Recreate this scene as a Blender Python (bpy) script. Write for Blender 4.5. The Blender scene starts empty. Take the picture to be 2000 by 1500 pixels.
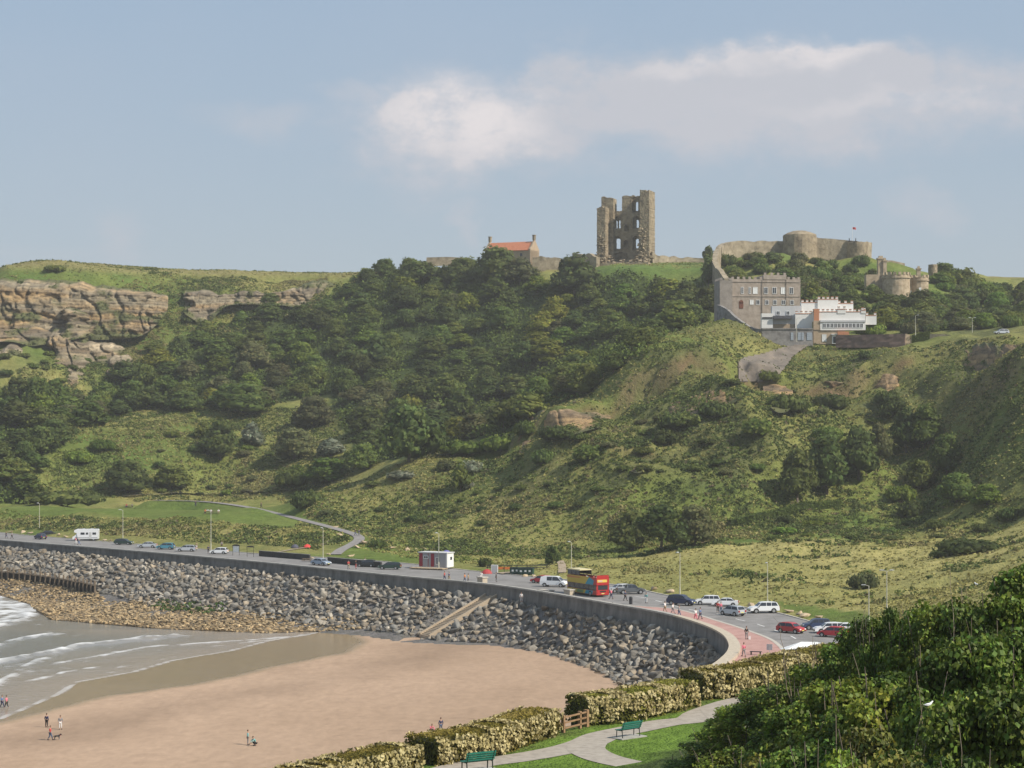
import bpy, bmesh, math, random
import numpy as np
from mathutils import Vector, Matrix, noise as mnoise
R = math.radians
random.seed(7); rng = np.random.default_rng(7)
S = bpy.context.scene
C = S.collection
# ---------------------------------------------------------------- camera, light, exposure
F, HY, CZ = 4000.0, 820.0, 40.0      # focal length in photo pixels, horizon row, eye height (m)
cam = bpy.data.cameras.new('camera'); co = bpy.data.objects.new('camera', cam); C.objects.link(co)
co.location = (0, 0, CZ); co.rotation_euler = (R(90), 0, 0)
cam.sensor_fit = 'HORIZONTAL'; cam.sensor_width = 36.0; cam.lens = 36.0*F/2000.0
cam.shift_y = (HY-750.0)/2000.0; cam.clip_start = 1.0; cam.clip_end = 20000
S.camera = co
SUN_AZ, SUN_EL = R(117), R(42)        # azimuth clockwise from +Y (the view direction): from the right, a little behind us
sdir = Vector((math.sin(SUN_AZ)*math.cos(SUN_EL), math.cos(SUN_AZ)*math.cos(SUN_EL), math.sin(SUN_EL)))
sl = bpy.data.lights.new('sun', 'SUN'); sl.energy = 3.8; sl.angle = R(0.6); sl.color = (1.0, 0.93, 0.82)
so = bpy.data.objects.new('sun', sl); C.objects.link(so); so.rotation_euler = sdir.to_track_quat('Z', 'Y').to_euler()
S.view_settings.view_transform = 'Standard'; S.view_settings.look = 'None'
S.view_settings.exposure = 0.55; S.view_settings.gamma = 1.0; S.view_settings.use_curve_mapping = False
S.cycles.use_denoising = True; S.cycles.max_bounces = 5; S.cycles.diffuse_bounces = 2; S.cycles.glossy_bounces = 2
S.cycles.transmission_bounces = 2; S.cycles.transparent_max_bounces = 6; S.cycles.volume_bounces = 0
S.cycles.caustics_reflective = False; S.cycles.caustics_refractive = False

W = bpy.data.worlds.new('World'); S.world = W; W.use_nodes = True
def build_world():
    nt = W.node_tree; N = nt.nodes; L = nt.links; N.clear()
    def n(t, **k):
        x = N.new(t)
        for a, b in k.items(): setattr(x, a, b)
        return x
    def m(op, a, b=None, c=None, clamp=False):
        x = n('ShaderNodeMath', operation=op, use_clamp=clamp)
        for i, v in enumerate((a, b, c)):
            if v is None: continue
            if isinstance(v, (int, float)): x.inputs[i].default_value = v
            else: L.new(v, x.inputs[i])
        return x.outputs[0]
    sky = n('ShaderNodeTexSky', sky_type='NISHITA'); sky.sun_disc = False
    sky.sun_elevation = SUN_EL; sky.sun_rotation = SUN_AZ; sky.altitude = 30
    sky.air_density = 1.0; sky.dust_density = 0.5; sky.ozone_density = 1.6
    tc = n('ShaderNodeTexCoord'); sp = n('ShaderNodeSeparateXYZ'); L.new(tc.outputs['Generated'], sp.inputs[0])
    yy = m('MAXIMUM', sp.outputs['Y'], 0.02)
    u = m('DIVIDE', sp.outputs['X'], yy); v = m('DIVIDE', sp.outputs['Z'], yy)
    cb = n('ShaderNodeCombineXYZ'); L.new(u, cb.inputs[0]); L.new(m('MULTIPLY', v, 1.5), cb.inputs[1])
    def nz(scale, det, rough, off=0.0):
        mp = n('ShaderNodeMapping'); mp.inputs['Location'].default_value = (off, off*0.7, off*1.3); L.new(cb.outputs[0], mp.inputs[0])
        t = n('ShaderNodeTexNoise'); t.inputs['Scale'].default_value = scale; t.inputs['Detail'].default_value = det
        t.inputs['Roughness'].default_value = rough; L.new(mp.outputs[0], t.inputs['Vector']); return t.outputs['Fac']
    nx = nz(26, 6, 0.6); ny = nz(24, 6, 0.6, 3.1); nd = nz(48, 10, 0.66, 7.7); nb = nz(11, 4, 0.5, 1.9)
    ud = m('ADD', u, m('MULTIPLY', m('SUBTRACT', nx, 0.5), 0.065)); vd = m('ADD', v, m('MULTIPLY', m('SUBTRACT', ny, 0.5), 0.038))
    # clouds: direction, half sizes, tilt, softness, strength
    def ell(px, py, rx, ry, tilt, soft, amt):
        a = m('SUBTRACT', ud, (px-1000)/F); b = m('SUBTRACT', vd, (HY-py)/F)
        c, s_ = math.cos(tilt), math.sin(tilt)
        a2 = m('ADD', m('MULTIPLY', a, c), m('MULTIPLY', b, s_)); b2 = m('SUBTRACT', m('MULTIPLY', b, c), m('MULTIPLY', a, s_))
        d = m('SQRT', m('ADD', m('POWER', m('DIVIDE', a2, rx/F), 2.0), m('POWER', m('DIVIDE', b2, ry/F), 2.0)))
        mr = n('ShaderNodeMapRange', interpolation_type='SMOOTHSTEP'); L.new(d, mr.inputs[0])
        mr.inputs[1].default_value = 1.0+soft; mr.inputs[2].default_value = 1.0-soft; mr.inputs[3].default_value = 0; mr.inputs[4].default_value = amt
        return mr.outputs[0]
    E = [ell(885, 258, 215, 122, 0.1, 0.6, .92), ell(790, 230, 90, 60, 0, .6, .9), ell(1085, 140, 75, 65, 0, 0.6, .9), ell(1040, 250, 190, 85, 0, 0.7, .95),
         ell(1290, 190, 340, 95, 0.04, 0.5, .95), ell(1600, 155, 270, 85, 0.05, 0.4, 1.0), ell(1580, 235, 470, 85, 0.05, 0.7, .9),
         ell(1910, 190, 240, 80, 0.1, 0.7, .85), 
         ell(1100, 320, 330, 60, 0, 0.8, .45), ell(700, 185, 50, 22, 0, 0.8, .5)]
    Wp = [ell(500, 235, 110, 26, 0.0, 0.8, .5), ell(225, 480, 50, 50, 0.2, 0.8, .6), ell(1800, 400, 60, 42, -0.6, 0.8, .65), ell(912, 435, 26, 40, 0, 0.8, .5), ell(1160, 330, 25, 35, 0, .8, .4), ell(700, 180, 50, 24, 0, .8, .6), ell(120, 500, 160, 20, 0, .9, .25)]
    acc = E[0]
    for e in E[1:]: acc = m('MAXIMUM', acc, e)
    cl = m('MULTIPLY', m('ADD', m('MULTIPLY', acc, 1.25), m('MULTIPLY', m('SUBTRACT', nd, 0.53), 2.0)), m('MULTIPLY', acc, 1.0), clamp=True)
    wv = Wp[0]
    for e in Wp[1:]: wv = m('MAXIMUM', wv, e)
    cl = m('MAXIMUM', cl, m('MULTIPLY', wv, m('MULTIPLY', nd, 1.5), clamp=True))
    cl = m('MULTIPLY', cl, m('GREATER_THAN', sp.outputs['Y'], 0.05))
    br = m('MAXIMUM', ell(890, 235, 140, 85, 0, 0.9, 1.0), ell(1590, 95, 130, 28, 0.06, 0.7, .75))
    br = m('MAXIMUM', br, m('MAXIMUM', ell(1400, 125, 170, 18, 0.08, .8, .45), ell(1750, 205, 200, 20, 0, .9, .35)))
    sh = n('ShaderNodeMix', data_type='RGBA'); L.new(m('MULTIPLY', br, m('ADD', -.25, m('MULTIPLY', nd, 2.2)), clamp=True), sh.inputs['Factor'])
    sh.inputs['A'].default_value = (5.1, 5.25, 5.75, 1); sh.inputs['B'].default_value = (7.2, 6.85, 6.95, 1)
    # the sky itself, toned a little greyer and pinker towards the sea horizon
    hs = n('ShaderNodeMix', data_type='RGBA'); L.new(m('MULTIPLY', m('SUBTRACT', nb, 0.35, clamp=True), 0.25), hs.inputs['Factor'])
    gm = n('ShaderNodeHueSaturation'); gm.inputs['Saturation'].default_value = SKY_SAT; gm.inputs['Value'].default_value = SKY_VAL; L.new(sky.outputs[0], gm.inputs['Color'])
    tone = n('ShaderNodeValToRGB'); L.new(sp.outputs['Z'], tone.inputs[0]); e = tone.color_ramp.elements; e[0].position = 0.06; e[0].color = (4.0/8, 4.7/8, 5.4/8, 1); e[1].position = 0.22; e[1].color = (3.25/8, 4.35/8, 5.75/8, 1)
    tv = n('ShaderNodeVectorMath', operation='SCALE'); L.new(tone.outputs[0], tv.inputs[0]); tv.inputs['Scale'].default_value = 8.0
    tm = n('ShaderNodeMix', data_type='RGBA'); tm.inputs['Factor'].default_value = .8; L.new(gm.outputs[0], tm.inputs['A']); L.new(tv.outputs[0], tm.inputs['B'])
    L.new(tm.outputs['Result'], hs.inputs['A']); hs.inputs['B'].default_value = (4.8, 5.1, 6.0, 1)
    mx = n('ShaderNodeMix', data_type='RGBA'); L.new(cl, mx.inputs['Factor']); L.new(hs.outputs['Result'], mx.inputs['A']); L.new(sh.outputs['Result'], mx.inputs['B'])
    bg = n('ShaderNodeBackground'); bg.inputs['Strength'].default_value = 0.075; L.new(mx.outputs['Result'], bg.inputs['Color'])
    out = n('ShaderNodeOutputWorld'); L.new(bg.outputs[0], out.inputs['Surface'])
SKY_SAT, SKY_VAL = 0.80, 1.0
build_world()

# ---------------------------------------------------------------- helpers
def P(px, py, d): return Vector(((px-1000)/F*d, d, CZ-(py-HY)/F*d))      # a point seen at that photo pixel at depth d
def G(px, py, z):                                                        # the same, on the level z
    d = F*(CZ-z)/(py-HY); return Vector(((px-1000)/F*d, d, z))
def link(o, parent=None):
    C.objects.link(o)
    if parent is not None: o.parent = parent
    return o
def tag(o, label=None, cat=None, group=None, kind=None):
    if label: o['label'] = label
    if cat: o['category'] = cat
    if group: o['group'] = group
    if kind: o['kind'] = kind
    return o
def empty(name, loc, rz=0, label=None, cat=None, group=None, scale=None):
    o = bpy.data.objects.new(name, None); link(o); o.location = loc; o.rotation_euler = (0, 0, rz); o.empty_display_size = 0.3
    if scale: o.scale = (scale,)*3 if isinstance(scale, (int, float)) else scale
    return tag(o, label, cat, group)
def mesh_np(name, v, f, mats, smooth=False, mi=None):
    me = bpy.data.meshes.new(name)
    v = np.asarray(v, dtype=np.float32).reshape(-1, 3)
    if isinstance(f, np.ndarray):
        k = f.shape[1]; me.vertices.add(len(v)); me.vertices.foreach_set('co', v.ravel())
        me.loops.add(f.size); me.loops.foreach_set('vertex_index', f.astype(np.int32).ravel())
        me.polygons.add(len(f)); me.polygons.foreach_set('loop_start', np.arange(0, f.size, k, dtype=np.int32))
        me.polygons.foreach_set('loop_total', np.full(len(f), k, dtype=np.int32))
        if mi is not None: me.polygons.foreach_set('material_index', np.asarray(mi, dtype=np.int32))
        me.update(calc_edges=True)
    else:
        me.from_pydata([tuple(map(float, q)) for q in v], [], f)
        if mi is not None: me.polygons.foreach_set('material_index', np.asarray(mi, dtype=np.int32))
    if smooth: me.polygons.foreach_set('use_smooth', [True]*len(me.polygons))
    for m_ in (mats if isinstance(mats, (list, tuple)) else [mats]): me.materials.append(m_)
    me.validate(); me.update()
    return me
def obj(name, me, parent=None, loc=None, rz=None):
    o = bpy.data.objects.new(name, me); link(o, parent)
    if loc is not None: o.location = loc
    if rz is not None: o.rotation_euler = (0, 0, rz)
    return o
class MB:
    """collects shapes into one mesh"""
    def __init__(s): s.v = []; s.f = []; s.m = []
    def add(s, v, f, mi=0):
        b = len(s.v); s.v += [tuple(q) for q in v]; s.f += [tuple(i+b for i in q) for q in f]; s.m += [mi]*len(f); return s
    def box(s, c, d, rz=0, mi=0, taper=1.0, M=None):
        x, y, z = d[0]/2, d[1]/2, d[2]/2; t = taper
        v = [(-x,-y,-z),(x,-y,-z),(x,y,-z),(-x,y,-z),(-x*t,-y*t,z),(x*t,-y*t,z),(x*t,y*t,z),(-x*t,y*t,z)]
        cr, sr = math.cos(rz), math.sin(rz)
        v = [(a*cr-b*sr+c[0], a*sr+b*cr+c[1], e+c[2]) for a, b, e in v]
        if M is not None: v = [tuple(M @ Vector(q)) for q in v]
        return s.add(v, [(3,2,1,0),(4,5,6,7),(0,1,5,4),(1,2,6,5),(2,3,7,6),(3,0,4,7)], mi)
    def tube(s, a, b, r0, r1=None, n=8, mi=0, caps=True):
        a, b = Vector(a), Vector(b); r1 = r0 if r1 is None else r1
        z = (b-a).normalized(); x = z.orthogonal().normalized(); y = z.cross(x)
        v = []
        for p, r in ((a, r0), (b, r1)):
            for i in range(n):
                t = 2*math.pi*i/n; v.append(tuple(p+x*r*math.cos(t)+y*r*math.sin(t)))
        f = [(i, (i+1)%n, n+(i+1)%n, n+i) for i in range(n)]
        if caps: f += [tuple(range(n-1,-1,-1)), tuple(range(n, 2*n))]
        return s.add(v, f, mi)
    def prism(s, poly, z0, z1, mi=0):
        n = len(poly); a = sum(poly[i][0]*poly[(i+1)%n][1]-poly[(i+1)%n][0]*poly[i][1] for i in range(n))
        if a < 0: poly = poly[::-1]
        v = [(p[0], p[1], z0) for p in poly]+[(p[0], p[1], z1) for p in poly]
        f = [tuple(range(n-1,-1,-1)), tuple(range(n, 2*n))]+[(i, (i+1)%n, n+(i+1)%n, n+i) for i in range(n)]
        return s.add(v, f, mi)
    def extr(s, poly, y0, y1, mi=0):          # polygon in xz, extruded along y
        n = len(poly); v = [(p[0], y0, p[1]) for p in poly]+[(p[0], y1, p[1]) for p in poly]
        return s.add(v, [tuple(range(n)), tuple(range(2*n-1, n-1, -1))]+[(i, n+i, n+(i+1)%n, (i+1)%n) for i in range(n)], mi)
    def mesh(s, name, mats, smooth=False):
        return mesh_np(name, np.array(s.v), s.f, mats, smooth, s.m)
    def build(s, name, mats, parent=None, loc=None, rz=None, smooth=False):
        return obj(name, s.mesh(name, mats, smooth), parent, loc, rz)

def vnoise(x, y, seed=0):
    xi = np.floor(x).astype(np.int64); yi = np.floor(y).astype(np.int64); fx = x-xi; fy = y-yi
    fx = fx*fx*(3-2*fx); fy = fy*fy*(3-2*fy)
    def h(a, b):
        n_ = (a*374761393+b*668265263+seed*974634777) & 0xffffffff
        n_ = ((n_ ^ (n_ >> 13))*1274126177) & 0xffffffff
        return ((n_ ^ (n_ >> 16)) & 0xffff)/65535.0
    return (h(xi, yi)*(1-fx)+h(xi+1, yi)*fx)*(1-fy)+(h(xi, yi+1)*(1-fx)+h(xi+1, yi+1)*fx)*fy
def fbm(x, y, o=4, seed=0, g=0.5):
    r = 0; a = 1; t = 0
    for i in range(o): r = r+a*vnoise(x*2**i, y*2**i, seed+i*17); t += a; a *= g
    return r/t-0.5
def inpoly(x, y, poly):
    r = np.zeros(x.shape, bool); n = len(poly)
    for i in range(n):
        x0, y0 = poly[i][0], poly[i][1]; x1, y1 = poly[(i+1)%n][0], poly[(i+1)%n][1]
        if y0 == y1: continue
        c = ((y0 > y) != (y1 > y)) & (x < (x1-x0)*(y-y0)/(y1-y0)+x0); r ^= c
    return r
def dist(x, y, line):
    d = np.full(x.shape, 1e9)
    for a, b in zip(line[:-1], line[1:]):
        dx, dy = b[0]-a[0], b[1]-a[1]; L2 = dx*dx+dy*dy+1e-9
        t = np.clip(((x-a[0])*dx+(y-a[1])*dy)/L2, 0, 1)
        d = np.minimum(d, np.hypot(x-a[0]-t*dx, y-a[1]-t*dy))
    return d
def smooth_line(pts, step=2.0):               # Catmull-Rom through the points, resampled evenly
    p = [np.array(q, float) for q in pts]; p = [2*p[0]-p[1]]+p+[2*p[-1]-p[-2]]; o = []
    for i in range(1, len(p)-2):
        for t in np.linspace(0, 1, 24, endpoint=False):
            a, b, c, d = p[i-1:i+3]
            o.append(0.5*((2*b)+(c-a)*t+(2*a-5*b+4*c-d)*t*t+(3*b-a-3*c+d)*t**3))
    o.append(p[-2]); o = np.array(o); s = np.r_[0, np.cumsum(np.linalg.norm(np.diff(o, axis=0), axis=1))]
    n = max(2, int(s[-1]/step)+1); q = np.linspace(0, s[-1], n)
    return np.stack([np.interp(q, s, o[:, k]) for k in range(o.shape[1])], 1)

# ---------------------------------------------------------------- materials
MATS = {}
def mat(name, cols, rough=0.85, scale=2.0, detail=5, bump=0.0, bscale=None, metal=0.0, spec=0.3, attr=None, rnd=0.0, stretch=(1,1,1),
        world=False, trans=0.0, hue=0.0, bdist=0.05, rgh=0.6):
    """base colours mixed by noise; attr multiplies a stored vertex colour; rnd varies the value from object to object"""
    m = bpy.data.materials.new(name); m.use_nodes = True; nt = m.node_tree; N = nt.nodes; L = nt.links
    b = N['Principled BSDF']; b.inputs['Roughness'].default_value = rough; b.inputs['Metallic'].default_value = metal
    b.inputs['Specular IOR Level'].default_value = spec
    if isinstance(cols[0], (int, float)): cols = [cols]
    src = None
    if world: g = N.new('ShaderNodeNewGeometry'); vec = g.outputs['Position']
    else: g = N.new('ShaderNodeTexCoord'); vec = g.outputs['Object']
    mp = N.new('ShaderNodeMapping'); mp.inputs['Scale'].default_value = stretch; L.new(vec, mp.inputs[0])
    def noise(sc, det):
        t = N.new('ShaderNodeTexNoise'); t.inputs['Scale'].default_value = sc; t.inputs['Detail'].default_value = det; t.inputs['Roughness'].default_value = rgh
        L.new(mp.outputs[0], t.inputs['Vector']); return t.outputs['Fac']
    if len(cols) > 1:
        r = N.new('ShaderNodeValToRGB'); L.new(noise(scale, detail), r.inputs[0]); e = r.color_ramp.elements
        for i, c in enumerate(cols):
            pos = 0.33+0.34*i/(len(cols)-1)
            if i < 2: el = e[i]; el.position = pos
            else: el = e.new(pos)
            el.color = (*c[:3], 1)
        src = r.outputs[0]
    else:
        c = N.new('ShaderNodeRGB'); c.outputs[0].default_value = (*cols[0][:3], 1); src = c.outputs[0]
    if attr:
        a = N.new('ShaderNodeAttribute'); a.attribute_name = attr
        x = N.new('ShaderNodeMix'); x.data_type = 'RGBA'; x.blend_type = 'MULTIPLY'; x.inputs['Factor'].default_value = 1
        L.new(src, x.inputs['A']); L.new(a.outputs['Color'], x.inputs['B']); src = x.outputs['Result']
    if rnd or hue:
        oi = N.new('ShaderNodeObjectInfo'); hs = N.new('ShaderNodeHueSaturation')
        mr = N.new('ShaderNodeMapRange'); L.new(oi.outputs['Random'], mr.inputs[0]); mr.inputs[3].default_value = 1-rnd; mr.inputs[4].default_value = 1+rnd
        L.new(mr.outputs[0], hs.inputs['Value']); L.new(src, hs.inputs['Color'])
        m2 = N.new('ShaderNodeMath'); m2.operation = 'MULTIPLY'; m2.inputs[1].default_value = 7.13; L.new(oi.outputs['Random'], m2.inputs[0])
        m3 = N.new('ShaderNodeMath'); m3.operation = 'FRACT'; L.new(m2.outputs[0], m3.inputs[0])
        mh = N.new('ShaderNodeMapRange'); L.new(m3.outputs[0], mh.inputs[0]); mh.inputs[3].default_value = 0.5-hue; mh.inputs[4].default_value = 0.5+hue
        L.new(mh.outputs[0], hs.inputs['Hue']); src = hs.outputs[0]
    L.new(src, b.inputs['Base Color'])
    if bump:
        bp = N.new('ShaderNodeBump'); bp.inputs['Strength'].default_value = bump; bp.inputs['Distance'].default_value = bdist
        L.new(noise(bscale or scale*3, 4), bp.inputs['Height']); L.new(bp.outputs[0], b.inputs['Normal'])
    if trans:
        t = N.new('ShaderNodeBsdfTranslucent'); L.new(src, t.inputs['Color']); mx = N.new('ShaderNodeMixShader'); mx.inputs[0].default_value = trans
        L.new(b.outputs[0], mx.inputs[1]); L.new(t.outputs[0], mx.inputs[2]); L.new(mx.outputs[0], N['Material Output'].inputs['Surface'])
    MATS[name] = m
    return m
# ---------------------------------------------------------------- the lie of the land
ZP = 9.5                                  # level of the promenade
def zm(z): return 40-(40-z)*(1+.0517*min(max((30-z)/19, 0), 1))
def g2(px, py, z): q = G(px, py, z); return (q.x, q.y)
# sea wall (top outer edge), foot of the boulders, back of the road
WALLP = [(-420, 860), (-260, 650)]+[g2(a, b, ZP+.5) for a, b in [(0,1054),(250,1074),(500,1096),(760,1122),(945,1139),(1060,1155),(1200,1179),(1300,1197),(1370,1217),(1412,1236),(1428,1255),(1426,1272),(1408,1290),(1372,1318)]]+[(18.6,216),(17.8,205),(18.5,192),(20,182)]
WALL = smooth_line(WALLP, 2.0)
BACKP = [(-340, 900), (-215, 660)]+[g2(a, b, ZP) for a, b in [(0,1040),(200,1057),(400,1073),(500,1081),(650,1090),(800,1101),(950,1118),(1050,1127),(1200,1142),(1300,1162),(1400,1179),(1500,1193),(1580,1213),(1640,1232)]]+[(50,258),(52,228),(46,200),(34,176)]
BACK = smooth_line(BACKP, 2.0)
FOOTP = [(-450,1090,6),(0,1112,4.6),(185,1148,2.6),(300,1178,1.6),(420,1190,1.4),(600,1215,1.3),(760,1228,1.6),(830,1240,1.8),(900,1246,1.8),(980,1251,1.7),(1080,1275,1.5),(1150,1305,1.4),(1210,1343,1.3),(1262,1358,1.3)]
FOOT = [(-430, 850)]+[g2(*q) for q in FOOTP]+[(12, 250),(15,225)]
ARMOUR = [tuple(p) for p in WALL if p[1] > 205]+[tuple(p) for p in FOOT[::-1]]
SEAP = [tuple(p) for p in WALL]+[(-20,150),(-40,110),(-60,60),(-80,-40),(-900,-40),(-900,860)]
ROADP = [tuple(p) for p in WALL]+[tuple(p) for p in BACK[::-1]]
SHORE = [(-500,100),(-160,215),(-95,252)]+[g2(a, b, .5) for a, b in [(0,1405),(60,1380),(114,1357),(150,1333),(261,1313),(340,1290),(450,1272),(525,1252),(600,1240),(640,1232),(600,1230),(520,1231),(300,1221),(100,1204),(75,1190),(60,1178),(0,1160)]]+[(-190,520),(-300,640),(-420,800),(-600,1000)]
WETL = [(-500,120),(-160,222),(-90,257)]+[g2(a, b, .9) for a, b in [(0,1412),(120,1383),(240,1356),(390,1337),(480,1319),(525,1303),(600,1291),(690,1275),(722,1252),(700,1230)]]
HEDGE = [(-60,0),(-45,40),(-25,70),(-11,87),(-3.8,94.5),(-.9,97.3),(.4,100.2),(2.5,104.2),(3.95,106.6),(10.2,113.6),(11,117),(15.5,124),(19.6,131),(30,142),(60,165),(120,190),(260,230)]
NEARP = [(p[0], p[1]) for p in HEDGE]+[(400,230),(400,-60),(-60,-60)]
# heights known along lines of sight: photo column, photo row, distance
CP = '''0 1040 530;0 1020 545;0 992 560;0 985 585;0 900 640;0 830 690;0 745 740;0 690 755;0 645 790;0 640 796;0 553 808;0 527 850
100 990 570;100 985 610;100 860 680;100 700 770;110 640 802;110 552 814
200 1057 489;200 996 545;200 975 618;200 950 640;200 900 665;300 832 698;360 835 705;380 900 670;200 800 750;250 760 765;200 700 790;210 637 812;210 562 822;200 524 865
310 640 810;320 600 822;325 556 840;400 1073 458;400 1008 510;400 966 640;400 930 660;400 800 730;400 740 760;400 680 790;400 640 810;450 615 828;450 572 836;450 527 870
600 1092 426;600 1030 481;600 968 622;600 930 640;600 860 690;600 790 730;600 710 770;600 650 800;620 605 825;640 548 850;640 534 870
700 1045 489;650 957 562;700 945 548;800 907 552;900 882 560;1000 877 556;1030 828 546;1100 782 550;1180 737 560;1250 692 575;1330 642 590;1400 621 600;1480 640 604;1440 622 603
800 1000 512;900 1000 497;800 1060 465;900 1072 455;800 1103 410;700 970 530;640 985 560;1000 940 520
700 905 640;800 885 640;900 880 650;1000 845 660;1100 790 690;1200 740 690;800 825 690;800 745 735;800 660 775;800 590 810;800 545 840;720 560 840
1000 785 700;1000 710 735;1000 630 775;1000 570 805;1000 530 830;900 600 805;900 540 835;1150 705 700;1150 625 740;1150 560 785;1160 532 803;1225 520 822;1225 517 845
1300 650 700;1300 605 730;1300 565 765;1270 535 780;1180 532 790;1300 552 780;1330 522 810;1330 512 850;1380 610 690;1380 545 750;1360 560 765
1410 502 760;1550 506 762;1690 512 762;1400 530 735;1410 565 715;1550 565 690;1450 645 645;1600 660 640;1600 655 615;1500 662 608;1700 668 600;1850 666 585;1950 657 575;2000 652 575;1640 668 604;1560 664 606
1700 600 655;1750 598 690;1800 535 750;1900 610 720;2000 610 720;1900 560 770;2000 575 770;1900 640 650;2000 640 650;1500 620 660;1420 610 660
1400 700 560;1400 780 530;1400 860 505;1400 940 480;1400 1010 463;1400 1060 430;1400 1120 367;1300 1060 445;1300 960 480;1300 860 510;1300 760 545
1200 765 545;1200 825 528;1200 900 505;1200 980 475;1200 1060 450;1200 1110 389;1100 850 528;1100 950 500;1100 1050 462
1050 875 530;1050 940 505;1050 1020 475;1050 1090 430;1600 700 590;1600 760 560;1600 840 530;1600 920 500;1600 985 478;1600 1040 430;1600 1130 365;1500 1060 415;1500 1130 355
1480 700 590;1500 760 560;1800 682 575;1800 740 560;1800 820 540;1800 900 515;1800 980 480;1800 1020 460;1800 1055 425;1800 1100 370;1800 1155 320;1700 1180 310;1700 1100 380;1700 1000 470;1700 740 560
1900 665 568;1880 685 560;1960 655 555;2000 700 505;2000 800 475;2000 900 455;2000 950 445;2100 660 550;2100 700 490;2100 800 465;2200 900 440;1880 900 505;1850 800 540;1890 760 540
2000 1000 430;2000 1060 390;1960 1020 430;1900 1120 330;2100 1000 400;2300 900 400;2300 1100 250;2000 1130 280;1950 1170 230;2500 700 450'''
_cp = []
for ln in CP.replace('\n', ';').split(';'):
    if ln.strip(): a, b, d = map(float, ln.split()); q = P(a, b, d); q = P(a, b, d*(1+.0517*min(max((30-q.z)/19, 0), 1))); _cp.append((q.x, q.y, q.z))
_cp += [(x, y, 103.0+(x % 7)*.15) for x in (-350,-230,-120,-10,100,210,330) for y in (905, 960, 1080)]
_cp += [(p[0], p[1], ZP+.1) for p in BACK[::6]]
_cp += [(-420,700,70),(-420,860,98),(-330,720,75),(-300,640,20),(-260,700,50),(330,760,85),(330,650,70),(330,500,60),(330,350,45),(250,300,36),(90,230,22),(120,260,24),(70,200,22),(60,170,24),(160,200,36)]
_cp = np.array(_cp)
def _rbf(pts):
    D = np.hypot(pts[:, None, 0]-pts[None, :, 0], pts[:, None, 1]-pts[None, :, 1]); D = np.sqrt(D*D+36.0)
    n = len(pts); A = np.zeros((n+3, n+3)); A[:n, :n] = D-np.eye(n)*1.5; Q = np.c_[np.ones(n), pts[:, :2]]
    A[:n, n:] = Q; A[n:, :n] = Q.T
    return np.linalg.solve(A, np.r_[pts[:, 2], 0, 0, 0])
_w = _rbf(_cp)
def hill_z(x, y):
    z = _w[-3]+_w[-2]*x+_w[-1]*y
    for (a, b, _), w in zip(_cp, _w[:-3]): z = z+w*np.sqrt((x-a)**2+(y-b)**2+36.0)
    return z
def near_z(x, y):
    """the gardens' terrace and the bank that rises from it to where we stand"""
    z = 24.0+np.clip((x-4.5)*0.34-np.maximum(y-92, 0)*0.16, 0, 14)*np.clip((100-y)/18+0.4, 0, 1)
    z = np.maximum(z, 24+np.clip((x-17)*.14, 0, 6))
    z = np.maximum(z, np.clip(38-(y-5)*0.30, 20, 38)*(y < 62)+0*(y >= 62))
    return z
SCARPS = [([(1005,872,552),(1030,822,548),(1060,806,546),(1095,802,545),(1130,804,546),(1165,806,548),(1195,812,550)], 5.5), ([(1285,800,553),(1320,788,553),(1350,774,555),(1385,764,556),(1420,760,558),(1455,762,561)], 5.5),
 ([(1490,752,565),(1515,750,564),(1540,750,563),(1556,758,563)], 5), ([(1580,750,565),(1610,744,565),(1645,744,566),(1670,752,567)], 4.5), ([(1702,740,566),(1722,732,566),(1742,730,567),(1768,740,567)], 5), ([(1225,900,508),(1245,893,508),(1270,900,507)], 3.5)]
def scarp(x, y):
    o = np.zeros(x.shape); near = np.zeros(x.shape)
    for pts, D in SCARPS:
        ln = [tuple(P(*q)[:2]) for q in pts]; d = np.full(x.shape, 1e9); sg = np.zeros(x.shape)
        for a, b in zip(ln[:-1], ln[1:]):
            dx, dy = b[0]-a[0], b[1]-a[1]; L2 = dx*dx+dy*dy; t = np.clip(((x-a[0])*dx+(y-a[1])*dy)/L2, 0, 1); q = np.hypot(x-a[0]-t*dx, y-a[1]-t*dy); c = dx*(y-a[1])-dy*(x-a[0]); sg = np.where(q < d, -np.sign(c), sg); d = np.minimum(d, q)
        s = d*sg+fbm(x/4, y/4, 2, 66)*2.5; o = o-D*.8*np.clip(s/2.2, 0, 1)*np.exp(-np.clip(s-2.2, 0, 99)/7)*np.exp(-((np.abs(d)-np.abs(s)).clip(0)/6)**2)
        o = o+D*.2*np.exp(-((s+2)/4)**2)*(d < 14); near = np.maximum(near, np.clip(1.3-np.abs(s-1.1)/1.1, 0, 1)*(d < 5)*np.clip(.75+fbm(x/3, y/3, 3, 67)*3, 0, 1))
    return (o, near)
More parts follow.
